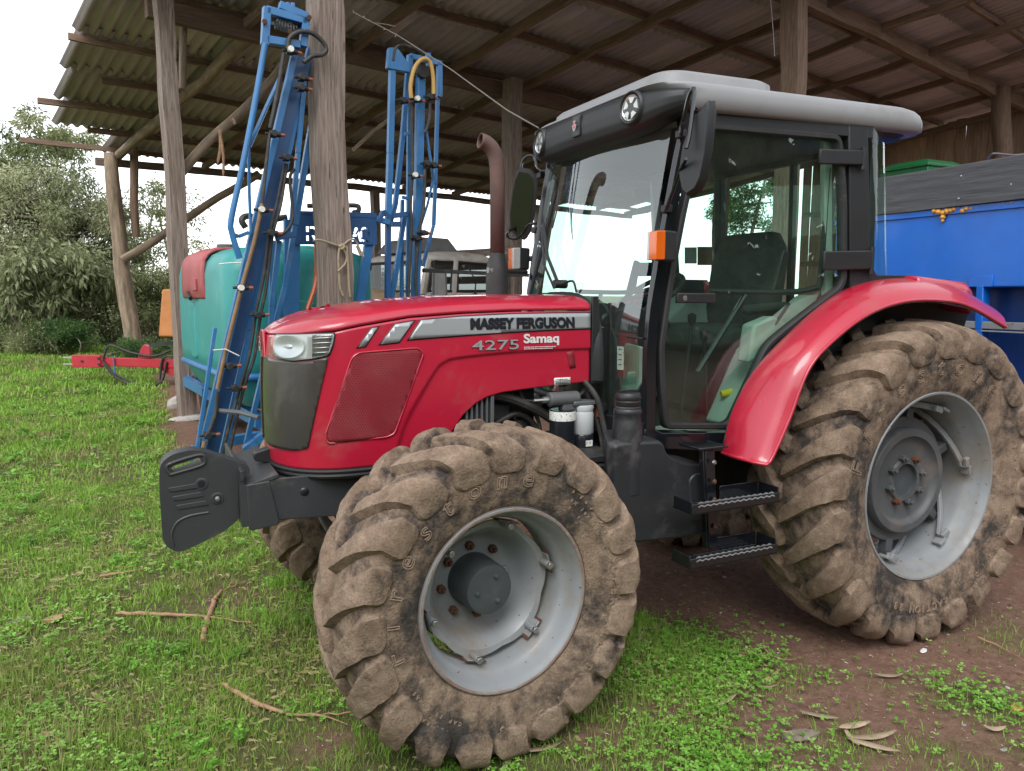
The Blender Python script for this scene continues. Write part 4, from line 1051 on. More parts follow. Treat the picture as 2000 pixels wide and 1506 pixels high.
# ------------------------------------------------------------------ roof and visor
def rrect(x0, x1, wf, wr, z, rad, n=8):
    # plan outline of the roof, narrower in front
    P = [(x0, -wf), (x1, -wr), (x1, wr), (x0, wf)]
    return [(a, b, z) for a, b in rounded(P, rad, n)]
def bulge(ring, k):   # rounds the front outline forward
    return [(x - k * max(0, 1 - ((x - .84) / .3)) * (1 - (y / .7) ** 2) if x < 1.14 else x, y, z) for x, y, z in ring]
rings = [rrect(1.04, 2.40, .655, .775, 2.488, .10), rrect(1.02, 2.415, .675, .795, 2.500, .11), rrect(1.01, 2.415, .682, .80, 2.540, .12), rrect(.985, 2.41, .680, .797, 2.570, .14), rrect(.940, 2.40, .672, .786, 2.590, .16), rrect(.925, 2.375, .655, .765, 2.604, .17), rrect(.94, 2.30, .60, .70, 2.618, .2), rrect(1.06, 2.10, .50, .56, 2.632, .22)]
rings = [bulge(r, .035) if r[0][2] > 2.59 else r for r in rings]
RF = B().loft(rings).build('roof', 'roof_grey', TR, angle=70)
hr = [rrect(1.00, 1.64, .54, .58, 2.60, .12), rrect(1.01, 1.63, .535, .575, 2.676, .12), rrect(1.025, 1.61, .515, .555, 2.692, .12), rrect(1.10, 1.5, .42, .46, 2.700, .1)]
B().loft(hr).build('roof_hatch', 'roof_grey', RF, angle=50)
B().loft([rrect(.98, 2.36, .60, .72, 2.470, .14), rrect(.96, 2.38, .62, .74, 2.489, .14)]).build('roof_lining', 'black_plastic', TR, angle=40)
# visor: black moulding across the front with two work lamps
def vis(y, k):
    # k: 0 bottom back .. 1 top back, running round the front face
    e = min(1, abs(y) / .665)
    zt = 2.608 - .030 * e ** 3; zb = 2.412 + .085 * e ** 5
    sh = [(0.16, .10), (.06, .0), (.014, .03), (-.012, .14), (-.024, .33), (-.028, .58), (-.022, .80), (-.004, .93), (.03, .985), (.07, 1.0)]
    i = min(int(k * (len(sh) - 1)), len(sh) - 2); t = k * (len(sh) - 1) - i
    dx = sh[i][0] * (1 - t) + sh[i + 1][0] * t; dz = sh[i][1] * (1 - t) + sh[i + 1][1] * t
    x0 = .900 + .050 * (abs(y) / .66) ** 2.2 + .085 * e ** 12
    return Vector((x0 + dx, y, zb + (zt - zb) * dz))
ys = [-.665, -.66, -.65, -.635, -.615] + list(np.linspace(-.59, .59, 27)) + [.615, .635, .65, .66, .665]
rings = [[vis(y, k) for k in np.linspace(0, 1, 37)] for y in ys]
VIS = B().loft(rings).build('visor', 'black_plastic', TR, angle=60)
for sg in (-1, 1):
    c = vis(sg * .435, .555); nx = Vector((-1, sg * .12, .04)).normalized()
    B().lathe([(.078, -.030), (.074, .004), (.068, .008), (.062, .004), (.056, -.010)], o=c, axis=nx, n=40).build('lamp_bezel', 'black_plastic', VIS, angle=60)
    B().lathe([(.001, -.016), (.020, -.014), (.040, -.010), (.054, -.004), (.057, .002)], o=c, axis=nx, n=36).build('lamp_reflector', 'lamp_chrome', VIS, angle=50)
    lb = B()
    a1 = nx.cross(Vector((0, 0, 1))).normalized(); a2 = a1.cross(nx)
    for k in range(5):
        a = k * 2 * math.pi / 5 + .4
        lb.add([c + nx * .002 + (a1 * math.cos(a + d) + a2 * math.sin(a + d)) * r for d, r in ((-.42, .050), (.42, .050), (.3, .022), (-.3, .022))], [(0, 1, 2, 3)])
    lb.build('lamp_facet', 'lamp_white', VIS, fix=False)
    B().lathe([(.001, .010), (.030, .008), (.050, .004), (.057, -.001)], o=c, axis=nx, n=36).build('lamp_glass', 'lamp_glass', VIS, angle=60)
ec = vis(0.0, .56)
B().prism(rounded([(-.036, -.052), (.036, -.052), (.036, .052), (-.036, .052)], .008), ec + Vector((.006, 0, 0)), (0, -1, 0), (0, 0, 1), (-1, 0, 0), .012).build('badge_frame', 'black_plastic', VIS, bevel=.003)
emblem(VIS, ec + Vector((-.009, 0, 0)), (0, -1, 0), (0, 0, 1), (-1, 0, 0), .044, False)
B().box(ec + Vector((-.0065, 0, 0)), (.001, .060, .090)).build('badge_plate', 'cast', VIS)

# ------------------------------------------------------------------ mirrors, indicators, exhaust
def mirror(poly, a, n, arm, sg):
    n = Vector(n).normalized(); P = [onp(u, v, a, n) for u, v in poly] if sg < 0 else None
    return P
nm = Vector((-.97, -.22, .02)).normalized(); ma = Vector((.93, -.86, 2.28))
mo = [onp(u, v, ma, nm) for u, v in ((1388, 197), (1360, 228), (1338, 285), (1333, 318), (1331, 345), (1336, 372), (1346, 383), (1362, 372), (1373, 350), (1383, 300), (1391, 222))]
cen = sum(mo, Vector()) / len(mo)
def mirror_head(P, nn, flipglass):
    cen = sum(P, Vector()) / len(P)
    r1 = [cen + (p - cen) * .93 + nn * .020 for p in P]; r0 = [p + nn * .012 for p in P]; r2 = [p - nn * .010 for p in P]; r3 = [cen + (p - cen) * 1.02 - nn * .012 for p in P]; r4 = [cen + (p - cen) * 1.02 - nn * .026 for p in P]; r5 = [cen + (p - cen) * .9 - nn * .028 for p in P]
    m = B().loft([r1, r0, r2, r3, r4, r5]).build('mirror', 'black_plastic', TR, angle=40)
    B().loft([[cen + (p - cen) * .9 - nn * .029 for p in P], [cen + (p - cen) * .9 - nn * .031 for p in P]]).build('mirror_glass', 'mirror_glass', m)
    return m
mL = mirror_head(mo, nm, True)
fl = lambda p: Vector((p.x, -p.y, p.z))
nr_ = Vector((.80, .60, .16)).normalized()          # the far mirror is turned so that its glass faces the viewer
mR = mirror_head([onp(u, v, (.98, .86, 2.2), nr_) for u, v in ((1018, 328), (1038, 332), (1048, 345), (1048, 375), (1044, 415), (1036, 452), (1027, 467), (1012, 460), (1000, 446), (999, 420), (1004, 375), (1010, 345))], nr_, True)
for sg, mm in ((1, mL), (-1, mR)):
    g = (lambda p: p) if sg > 0 else fl
    if sg < 0:
        for P_ in (((1018, 330, .86), (1020, 315, .86), (1030, 305, .84), (1043, 306, .80), (1049, 325, .74), (1058, 334, .68), (1076, 333, .62)), ((1003, 445, .86), (991, 455, .86), (994, 464, .86), (1010, 466, .82), (1022, 455, .76), (1032, 440, .70), (1048, 436, .64))):
            B().tube(bez([on(u, v, 'y', y_) for u, v, y_ in P_], 5), .009, 8).build('mirror_arm', 'black_gloss', TR)
    else:
      arm = [on(1330, 262, 'y', -.66), on(1334, 240, 'y', -.74), on(1345, 190, 'y', -.80), on(1354, 174, 'y', -.83), on(1356, 185, 'y', -.85), on(1347, 260, 'y', -.86), on(1340, 290, 'y', -.86)]
      B().tube(bez([g(p) for p in arm], 5), .009, 8).build('mirror_arm', 'black_gloss', TR)
      arm2 = [on(1300, 412, 'y', -.63), on(1312, 380, 'y', -.68), on(1330, 330, 'y', -.80), on(1340, 310, 'y', -.86)]
      B().tube([g(p) for p in arm2], .008, 8).build('mirror_arm', 'black_gloss', TR)
    for p, q in ((on(1330, 262, 'y', -.645), 0), (on(1302, 408, 'y', -.62), 1)):
        B().box(g(p), (.03, .05, .035)).build('mirror_bracket', 'black_plastic', TR, bevel=.006)
    # indicator lamp on the pillar
    o = Vector((.895, -.685, 1.905))
    hb = B().prism(rounded([(-.025, -.062), (.055, -.066), (.060, .062), (-.02, .066)], .012), g(o) + Vector((0, -.03 * sg if sg > 0 else -.03, 0)), (1, 0, 0), (0, 0, 1), (0, 1, 0), .06)
    ib = hb.build('indicator', 'black_plastic', TR, bevel=.008)
    for (ya, yb, mt) in ((.016, .032, 'clear_lens'), (-.036, .015, 'orange_lens')):
        y0 = g(o).y; lo_, hi_ = (ya, yb) if sg > 0 else (-yb, -ya)
        B().prism(rounded([(-.054, -.062), (-.006, -.060), (-.006, .062), (-.054, .060)], .006), Vector((o.x, y0 + lo_, o.z)), (1, 0, 0), (0, 0, 1), (0, 1, 0), hi_ - lo_).build('indicator_lens', mt, ib, bevel=.004)
    B().box(g(o) + Vector((.055, .04 * sg, 0)), (.03, .06, .03)).build('indicator_bracket', 'black_plastic', TR, bevel=.005)
ex = [(.628, .42, 1.66), (.628, .42, 1.74), (.628, .42, 1.93)]
B().lathe([(.030, 1.60), (.062, 1.62), (.062, 1.80), (.055, 1.86), (.038, 1.92), (.038, 1.94)], o=(.632, .42, 0), axis=(0, 0, 1), n=28).build('muffler', 'engine', TR, angle=50)
EX = B().tube([(.632, .42, 1.92), (.632, .42, 2.30)] + bez([(.630, .42, 2.36), (.622, .42, 2.42), (.60, .42, 2.465), (.565, .42, 2.492), (.53, .42, 2.50)], 4), .036, 18, caps=False)
EXO = EX.build('exhaust_pipe', 'exhaust', TR, angle=60)
EXO.modifiers.new('wall', 'SOLIDIFY').thickness = -.004
B().lathe([(.040, 1.80), (.046, 1.81), (.046, 1.83), (.040, 1.84)], o=(.632, .42, 0), axis=(0, 0, 1), n=20).build('exhaust_clamp', 'engine', TR)
B().bar((.59, .42, 1.825), (.585, .40, 1.825), .04, .03).cyl((.59, .38, 1.825), (.59, .41, 1.825), .012, n=8).build('exhaust_clamp', 'metal', TR)
B().tube([(.66, .44, 1.825), (.90, .60, 1.825)], .013, 8).build('exhaust_stay', 'black_plastic', TR)

# ------------------------------------------------------------------ rear fenders
FO = [(1.228, .985), (1.262, 1.02), (1.352, 1.188), (1.446, 1.389), (1.581, 1.512), (1.801, 1.633), (2.042, 1.693), (2.319, 1.699), (2.54, 1.667), (2.838, 1.561)]
FI = [(1.238, .985), (1.245, 1.02), (1.285, 1.165), (1.403, 1.348), (1.619, 1.526), (1.85, 1.672), (2.06, 1.745), (2.325, 1.774), (2.588, 1.765), (2.93, 1.66)]
fo = [p[:2] for p in bez([(a, b, 0) for a, b in FO], 6)]; fi = [p[:2] for p in bez([(a, b, 0) for a, b in FI], 6)]
for sg in (-1, 1):
    rings = []; ins = []
    for (a, b), (c, d) in zip(fo, fi):
        rw_ = []; ri = []
        for t in np.linspace(0, 1, 15):
            x = c + (a - c) * t; z = d + (b - d) * t; y = .735 + (.985 - .735) * t
            nx, nz = x - 2.31, z - .775; l = math.hypot(nx, nz); nx, nz = nx / l, nz / l
            bl = .030 * math.sin(t * math.pi) ** .8 + .012 * (1 - t)
            drop = -.022 * max(0, (t - .86) / .14) ** 1.5
            rw_.append((x + nx * (bl + drop), sg * y, z + nz * (bl + drop)))
            ri.append((x + nx * (bl + drop - .012), sg * (y - .004), z + nz * (bl + drop - .012)))
        rings.append(rw_); ins.append(ri)
    F = B().loft(rings, caps=False, closed=False)
    # rolled outer edge and front end
    ed = [r[-1] for r in rings]; F.tube(ed, .0075, 8)
    F.tube([p for p in rings[0]], .0075, 8)
    fe = F.build('fender', 'red', TR, angle=55)
    B().loft(ins, caps=False, closed=False).build('fender_liner', 'tyre', fe, angle=60)
    # raised tail of the fender
    tail = []
    for x in np.linspace(2.30, 2.72, 10):
        t = (x - 2.30) / .42
        tail.append([(x, sg * y, 1.772 - .03 * t + dz - .035 * (t > .98)) for y, dz in ((.70, .0), (.72, .020), (.80, .026), (.86, .022), (.875, -.01), (.875, -.09 - .02 * t), (.70, -.09))])
    B().loft(tail).build('fender_tail', 'red', fe, bevel=.012, angle=50)
    B().loft([[(x, sg * y, z) for x, z in fi[::2]] + [(2.70, sg * y, 1.05), (1.45, sg * y, 1.0)] for y in (.715, .728)]).build('fender_wall', 'engine', fe)

# ------------------------------------------------------------------ fuel tank and steps
TKO = rounded([(.605, 1.085), (.640, 1.095), (.86, 1.085), (.885, 1.02), (.98, .975), (1.075, .965), (1.115, .94), (1.140, .885), (1.145, .625), (.70, .645), (.64, .70), (.615, .75)], [.03, .02, .03, .05, .06, .04, .03, .03, .03, .04, .04, .04], 5)
rings = []
cx_, cz_ = .88, .85
for y, k in ((-.50, .98), (-.52, 1.0), (-.735, 1.0), (-.765, .985), (-.78, .955)):
    rings.append([(cx_ + (a - cx_) * k + (.55 * (y + .735) * (cx_ - a) / .27 if a < cx_ and y > -.735 else 0), y, cz_ + (b - cz_) * k) for a, b in TKO])
TK = B().loft(rings).build('fuel_tank', 'tank_plastic', TR, bevel=.012, seg=3, angle=50)
B().lathe([(.070, .86), (.070, 1.02), (.066, 1.10), (.060, 1.17), (.058, 1.195), (.061, 1.20), (.061, 1.215), (.055, 1.222)], o=(.720, -.715, 0), axis=(0, 0, 1), n=36).build('filler_neck', 'tank_plastic', TK, angle=50)
B().lathe([(.052, 1.212), (.056, 1.220), (.056, 1.228), (.052, 1.232)], o=(.720, -.715, 0), axis=(0, 0, 1), n=30).build('filler_ring', 'engine', TK)
cap = B().lathe([(.052, 1.230), (.055, 1.236), (.056, 1.252), (.053, 1.256), (.056, 1.262), (.056, 1.276), (.048, 1.288), (.001, 1.290)], o=(.720, -.715, 0), axis=(0, 0, 1), n=36)
cap.box((.72, -.715, 1.292), (.09, .018, .012)); cap.build('filler_cap', 'black_plastic', TK, angle=40)
B().prism(rounded([(1.02, .70), (1.12, .70), (1.12, .90), (1.05, .93), (1.00, .90)], .03), (0, -.785, 0), (1, 0, 0), (0, 0, 1), (0, 1, 0), .02).build('tank_panel', 'tank_plastic', TK, bevel=.008)
B().bar((.62, -.50, .625), (1.30, -.66, .600), .05, .022).bar((.63, -.6, .60), (.72, -.70, .60), .06, .05).build('tank_strap', 'engine', TR, bevel=.004)
B().box((.69, -.49, .98), (.18, .20, .03)).build('battery_shelf', 'engine', TR, bevel=.004)
B().box((.72, -.50, .86), (.20, .20, .2)).build('battery_box', 'black_plastic', TR, bevel=.01)
SB = B().bar((1.06, -.835, 1.035), (1.085, -.855, .60), .05, .02, up=(0, 1, 0)); SB.bar((1.06 - .03, -.825, 1.035), (1.085 - .03, -.845, .60), .008, .03, up=(0, 1, 0)); SB.box((1.07, -.79, 1.045), (.16, .14, .012))
ST = SB.build('step_ladder', 'black_gloss', TR, bevel=.003)
for z in (.985, .90, .82, .70): B().lathe([(.001, .008), (.008, .007), (.011, 0)], o=(1.063 + (1.035 - z) * .06, -.868, z), axis=(0, -1, 0), n=8).build('step_bolt', 'rust' if z < .95 else 'metal', ST)
for z, ty in ((.812, 0), (.582, 1)):
    x0, x1, y0, y1 = .86, 1.335, -.985, -.855
    s = B().box(((x0 + x1) / 2, (y0 + y1) / 2, z), (x1 - x0, y1 - y0, .006))
    s.box(((x0 + x1) / 2, y0 + .003, z + .018), (x1 - x0, .006, .045)).box((x0 + .003, (y0 + y1) / 2, z + .024), (.006, y1 - y0 - .014, .052)).box((x1 - .003, (y0 + y1) / 2, z + .03), (.006, y1 - y0 - .014, .062))
    s.box(((x0 + x1) / 2 + .12, y1 - .003, z + .03), ((x1 - x0) / 2 - .02, .006, .065))
    step = s.build('step', 'black_gloss', ST, bevel=.002)
    zz = B()
    for (yy, zo) in ((y0 - .0008, .030), (y0 + .004, .042)):
        m = 26
        top = [(x0 + .03 + (x1 - x0 - .06) * i / m, yy, z + zo + (.006 if i % 2 else 0)) for i in range(m + 1)]
        bot = [(p[0], p[1], z + zo - .006 + (.006 if i % 2 else 0)) for i, p in enumerate(top)]
        zz.add(top + bot, [(i, i + 1, i + 2 + m, i + 1 + m) for i in range(m)])
    for yy in (y0 + .03, y0 + .065, y0 + .10):
        m = 26
        zz.add([(x0 + .03 + (x1 - x0 - .06) * i / m, yy + (.008 if i % 2 else -.004), z + .012) for i in range(m + 1)] + [(x0 + .03 + (x1 - x0 - .06) * i / m, yy + .010 + (.008 if i % 2 else -.004), z + .0045) for i in range(m + 1)], [(i, i + 1, i + 2 + m, i + 1 + m) for i in range(m)])
    zz.build('step_teeth', 'rim_grey', ST, fix=False, angle=None)
# ------------------------------------------------------------------ the open shed behind
S0 = Vector((-.643, 7.833, 0)); SP = Vector((.969, .245, 0)); SR = Vector((-.245, .969, 0))
SLOPE, RH = .125, 5.75
def sh(p, r, z): return S0 + SP * p + SR * r + Vector((0, 0, z))
def roof_z(r): return RH - SLOPE * r
SHED = root('open_shed', sh(6, 0, 0), 'tall open timber machinery shed with corrugated grey sheet roof', 'shed')
# posts
timber('post', sh(.02, -.0, -.3), sh(-.02, .12, roof_z(0) - .25), .215, .21, 'wood_grey', SHED, up=SR, taper=.95, wob=.012, seed=3, seg=22)
timber('post', sh(-.12, -4.64, -.3), sh(-.12, -4.64, roof_z(-4.64) - .2), .225, .235, 'wood_grey', SHED, up=SP, wob=.012, seed=8, seg=30)
timber('post', sh(7.3, -4.55, -.3), sh(7.3, -4.55, roof_z(-4.6) - .2), .27, .27, 'wood_brown', SHED, up=SR, wob=.01, seed=12)
timber('post', sh(15.6, -4.6, -.3), sh(15.6, -4.6, roof_z(-4.6) - .2), .36, .36, 'wood_brown', SHED, round_=True, wob=.03, seed=15)
timber('post', sh(5.85, .04, -.3), sh(5.85, .04, roof_z(0) - .25), .26, .26, 'wood_grey', SHED, up=SR, wob=.01, seed=17)
timber('post', sh(12.2, .0, -.3), sh(12.2, .0, roof_z(0) - .25), .26, .26, 'wood_brown', SHED, up=SR, wob=.01, seed=19)
tk0 = sh(1.10, 7.30, .1); tk1 = sh(.92, 7.55, roof_z(7.5) - .16)
timber('post', tk0, tk1, .36, .36, 'log', SHED, round_=True, taper=.78, wob=.03, seed=21, seg=14)
timber('post', sh(1.33, 7.45, 2.9), sh(1.36, 7.4, roof_z(7.4) - .05), .17, .17, 'wood_brown', SHED, round_=True, wob=.01, seed=22)
for p in (7.45, 13.4): timber('post', sh(p, 7.75, -.2), sh(p, 7.75, roof_z(7.75) - .3), .20, .20, 'wood_grey', SHED, up=SR, wob=.008)
# main beams along the rows
timber('beam', sh(-.15, .42, roof_z(.5) - .27), sh(9.0, .42, roof_z(.5) - .27), .14, .26, 'wood_brown', SHED, wob=.012, seg=16)
timber('beam', sh(9.0, .42, roof_z(.5) - .26), sh(18.0, .42, roof_z(.5) - .26), .14, .26, 'wood_brown', SHED, wob=.012, seg=16)
timber('beam', sh(-.5, -4.45, roof_z(-4.6) - .26), sh(18.0, -4.45, roof_z(-4.6) - .26), .14, .24, 'wood_brown', SHED, wob=.012, seg=16)
timber('beam', sh(.70, 7.85, roof_z(7.85) - .26), sh(9, 7.85, roof_z(7.85) - .24), .09, .16, 'wood_grey', SHED, wob=.012, seg=16)
timber('beam', sh(9, 7.85, roof_z(7.85) - .25), sh(18.0, 7.85, roof_z(7.85) - .27), .09, .16, 'wood_grey', SHED, wob=.012, seg=16)
# purlins under the sheets
for i, (r, p0) in enumerate(((7.57, -.70), (6.45, .3), (5.16, -.72), (3.75, .0), (2.30, -.72), (.50, -.5), (-1.02, -.5), (-2.55, -.5), (-4.05, -.5), (-5.6, -.5))):
    for k, (a, b) in enumerate(((p0, 6.2 + .3 * (i % 3)), (6.2 + .3 * (i % 3), 12.2 + .4 * (i % 2)), (12.2 + .4 * (i % 2), 18.0))):
        timber('purlin', sh(a, r, roof_z(r) - .065 + .01 * k), sh(b, r + .04 * (k - 1), roof_z(r) - .065), .07, .10, 'wood_brown', SHED, up=(0, 0, 1), wob=.010, seg=8)
# rafters below the purlins
for i, p in enumerate((1.15, 2.95, 4.75, 6.3, 8.2, 10.1, 12.0, 14.0, 16.0, 17.75)):
    lg = i in (0, 6)
    timber('rafter', sh(p + rng.uniform(-.1, .1), 7.7, roof_z(7.7) - .20), sh(p + (.25 if i == 0 else rng.uniform(-.15, .15)), .5, roof_z(.5) - .21), .19 if lg else .09, .19 if lg else .13, 'log' if lg else 'wood_brown', SHED, up=(0, 0, 1), round_=lg, wob=.02)
    timber('rafter', sh(p + rng.uniform(-.1, .1), .5, roof_z(.5) - .21), sh(p + rng.uniform(-.15, .15), -6.3, roof_z(-6.3) - .18), .09, .13, 'wood_brown', SHED, up=(0, 0, 1), wob=.016)
# braces and poles
timber('brace', pt(338, 362, 10.1), pt(560, 118, 11.3), .13, .13, 'log', SHED, round_=True, wob=.02)
timber('brace', pt(238, 508, 16.2), pt(505, 338, 17.6), .17, .17, 'log', SHED, round_=True, wob=.02)
timber('brace', pt(362, 2, 10.5), pt(355, 175, 10.4), .10, .10, 'log', SHED, round_=True, wob=.01)
timber('brace', pt(690, 295, 12.6), pt(830, 170, 13.0), .07, .07, 'log', SHED, round_=True, wob=.02)
b = B()   # torn bark strips hanging from the brace
for (u0, v0, u1, v1) in ((430, 255, 425, 320), (430, 262, 436, 345), (453, 232, 458, 244)):
    b.tube(bez([pt(u0, v0, 10.45), pt((u0 + u1) / 2 + 3, (v0 + v1) / 2, 10.45), pt(u1, v1, 10.45)], 5), [.022] * 5 + [.02] * 5 + [.004], 5)
b.build('bark_strip', 'stick', SHED)
# corrugated sheets, each its own piece
SHW, SHL, WV = 1.05, 1.66, .175
nx = 48; xs = np.linspace(0, SHW + .06, nx + 1); zz = .032 * np.cos(xs / WV * 2 * np.pi)
sv_, sf_ = [], []
for j, y in enumerate((0.0, SHL / 2, SHL)):
    for x, z in zip(xs, zz): sv_.append((x, y, z - .022 * (y / SHL) + .004))
sf_ = [tuple(q) for q in grid_faces(3, nx + 1)]
sme = bpy.data.meshes.new('roof_sheet'); sme.from_pydata(sv_, [], sf_); finish(sme, 'sheet', None); sme.shade_smooth()
ang = math.atan(SLOPE)
for j in range(10):
    r0 = -6.75 + j * 1.465
    for i in range(18):
        p0 = -.70 + i * SHW + (.0, .0, .0, .0, .0, .02, .08, .22, .40, .50)[j]
        if j == 9 and i == 0: p0 += 0; 
        if j == 9 and i < 1: continue
        if p0 > 17.4: continue
        o = bpy.data.objects.new('roof_sheet', sme); m = o.modifiers.new('th', 'SOLIDIFY'); m.thickness = .008; m.offset = 1
        link(o, SHED)
        y = (SR * math.cos(ang) - Vector((0, 0, math.sin(ang)))).normalized(); z = SP.cross(y).normalized()
        loc = sh(p0 + rng.uniform(-.012, .012), r0 + rng.uniform(-.015, .015), roof_z(r0) + .045 + rng.uniform(0, .006))
        o.matrix_basis = Matrix(((SP.x, y.x, z.x, loc.x), (SP.y, y.y, z.y, loc.y), (SP.z, y.z, z.z, loc.z), (0, 0, 0, 1)))
# plank wall closing the right end
r = -6.4; k = 0
while r < 1.0:
    w = rng.uniform(.17, .27); g = rng.choice((-.012, -.012, -.012, -.010, -.012, .010))
    h = roof_z(r) - rng.uniform(.10, .22)
    timber('plank', sh(17.7 + .03 * (k % 2), r + w / 2, .02), sh(17.7 + .03 * (k % 2), r + w / 2, h), w, .025, 'plank', SHED, up=SP, wob=.004, seg=3, bevel=.002)
    r += w + g; k += 1
for z in (1.2, 2.6, 4.0): timber('wall_rail', sh(17.62, -6.4, z), sh(17.62, 1.0, z), .08, .12, 'wood_brown', SHED, wob=.01)
timber('wall_rail', sh(17.60, -6.5, roof_z(-6.5) - .22), sh(17.60, 7.8, roof_z(7.8) - .22), .09, .14, 'wood_grey', SHED, wob=.01)
# rope tied round the near post
q = lambda u, v, d=-.0: onp(u, v, sh(-.12, -4.64, 0) - SR * (.145 + d), SR)
RP = B()
RP.tube(bez([q(612, 470), q(625, 469), q(645, 475), q(664, 481)], 6), .010, 7)
RP.tube(bez([q(664, 481, .01), q(661, 500, .012), q(662, 530, .012), q(664, 560, .012), q(670, 578, .01)], 6), .009, 7)
RP.tube(bez([q(668, 482, .012), q(677, 500, .014), q(674, 515, .014), q(660, 530, .02)], 6), .009, 7)
RP.tube(bez([q(677, 480, .01), q(680, 520, .015), q(682, 560, .015), q(684, 580, .01)], 6), .010, 7)
RP.tube(bez([q(668, 480, .01), q(685, 468, -.02), q(695, 472, -.05), q(705, 492, -.04), q(710, 500, -.03), q(704, 498, -.02), q(696, 480, -.02)], 6), .009, 7)
RP.tube(bez([q(664, 482, .01), q(668, 486, .02), q(672, 482, .02), q(668, 478, .01), q(663, 483, .02)], 5), .012, 7)
tag(RP.build('rope', 'rope'), 'frayed tan rope knotted round the near grey shed post', 'rope')
WR = B(); P = [pt(690, 24, 6.6), pt(730, 45, 6.4), pt(775, 68, 6.2), pt(880, 135, 5.4), pt(990, 215, 4.7), pt(1052, 250, 4.35)]
WR.tube(P, .0045, 6)
for i in range(9):
    t = i / 8; c = P[0].lerp(P[2], t); WR.tube([c, c + Vector((rng.uniform(-.02, .02), 0, rng.uniform(-.02, .02)))], .004, 5)
WR.tube([pt(733, 45, 6.4), pt(755, 48, 6.4), pt(773, 52, 6.4)], .004, 5)
tag(WR.build('guy_wire', 'wire'), 'thin twisted wire strung from near post down to cab roof', 'wire')
W2 = B().tube([pt(1505, 0, 9.4), pt(1510, 60, 9.4), pt(1513, 110, 9.4)], .006, 5)
tag(W2.build('hanging_wire', 'wire'), 'loose wire hanging from the roof above the cab', 'wire')
# ------------------------------------------------------------------ boom sprayer with the teal tank
TU = Vector((.993, .122, 0)); TV = Vector((-.122, .993, 0)); T0 = Vector((-.454, 3.722, 0))
def sp(a, b, z): return T0 + TU * a + TV * b + Vector((0, 0, z))
def F(u, v, b): return onp(u, v, sp(0, b, 0), TV)
SPR = root('boom_sprayer', sp(.7, 1.2, 0), 'boom sprayer with teal plastic tank, red lid and two folded blue booms', 'sprayer')
def tank_ring(e, z, a1=1.42, b1=2.45, rad=.24):
    P = [(e, e), (a1 - e, e), (a1 - e, b1 - e), (e, b1 - e)]
    return [sp(a, b, z) for a, b in rounded(P, max(.06, rad - e * .3), 7)]
rings = [tank_ring(e, z) for e, z in ((.34, .60), (.22, .64), (.13, .72), (.07, .82), (.035, .90), (.03, .935), (.025, .95), (.0, .97), (-.005, 1.1), (-.008, 1.5), (-.004, 1.88), (.02, 1.99), (.07, 2.06), (.16, 2.105), (.32, 2.125))]
TNK = B().loft(rings).build('tank', 'teal', SPR, angle=60)
# moulded recesses and ribs of the tank
B().loft([[sp(a, b, z) for b, z in rounded([(1.36, 1.02), (1.62, 1.02), (1.58, 1.60), (1.40, 1.60)], .05)] for a in (.05, -.022)]).build('tank_rib', 'teal', TNK, bevel=.02)
B().loft([[sp(a, b, z) for a, z in rounded([(.40, 1.10), (.92, 1.10), (.92, 1.56), (.70, 1.64), (.40, 1.60)], .06)] for b in (.05, -.016)]).build('tank_rib', 'teal', TNK, bevel=.015)
B().loft([[sp(a, b, z) for b, z in rounded([(.55, .70), (.85, .70), (.82, .90), (.58, .90)], .04)] for a in (.16, .05)]).build('tank_rib', 'teal', TNK, bevel=.02)
# strap
for e, z in ((-.0, .945),):
    r = tank_ring(e + .005, z); B().tube(r + [r[0], r[1]], .035, 8).build('strap', 'blue', SPR, angle=60)
# red lid on the side, wrapping over the top edge
rows = []
prof = [(-.010, 1.640), (-.022, 1.655), (-.026, 1.80), (-.024, 1.92), (-.012, 2.02), (.03, 2.085), (.10, 2.125), (.20, 2.142), (.40, 2.146), (.46, 2.120)]
for (a, z) in prof:
    rows.append([sp(a - (.016 if 3 < k < 9 else 0) * (1 if a < .1 else 0), b, z + (.014 if 3 < k < 9 and a > .05 else 0)) for k, b in enumerate(np.linspace(.86, 1.98, 13))])
LID = B().loft(rows, caps=False, closed=False); 
lo = LID.build('lid', 'lid_red', TNK, angle=50); m = lo.modifiers.new('t', 'SOLIDIFY'); m.thickness = .03; m.offset = -1
B().loft([[sp(a, b, z) for b, z in rounded([(1.12, 1.72), (1.30, 1.72), (1.30, 1.84), (1.12, 1.84)], .01)] for a in (-.024, -.045)]).build('lid_recess', 'lid_red', TNK, bevel=.006)
B().tube([sp(-.05, 1.50, 1.70), sp(-.05, 1.42, 1.66), sp(-.05, 1.36, 1.64)], .022, 8).build('lid_catch', 'rubber', TNK)
B().cyl(sp(.33, 1.4, 2.13), sp(.33, 1.4, 2.20), .10, n=16).build('vent_cap', 'engine_grey', TNK, bevel=.01)
for (a, b) in ((.62, .5), (.95, .9)): B().lathe([(.16, 0), (.16, .05), (.14, .07), (.001, .08)], o=sp(a, b, 2.11), axis=(0, 0, 1), n=24).build('tank_cap', 'teal', TNK)
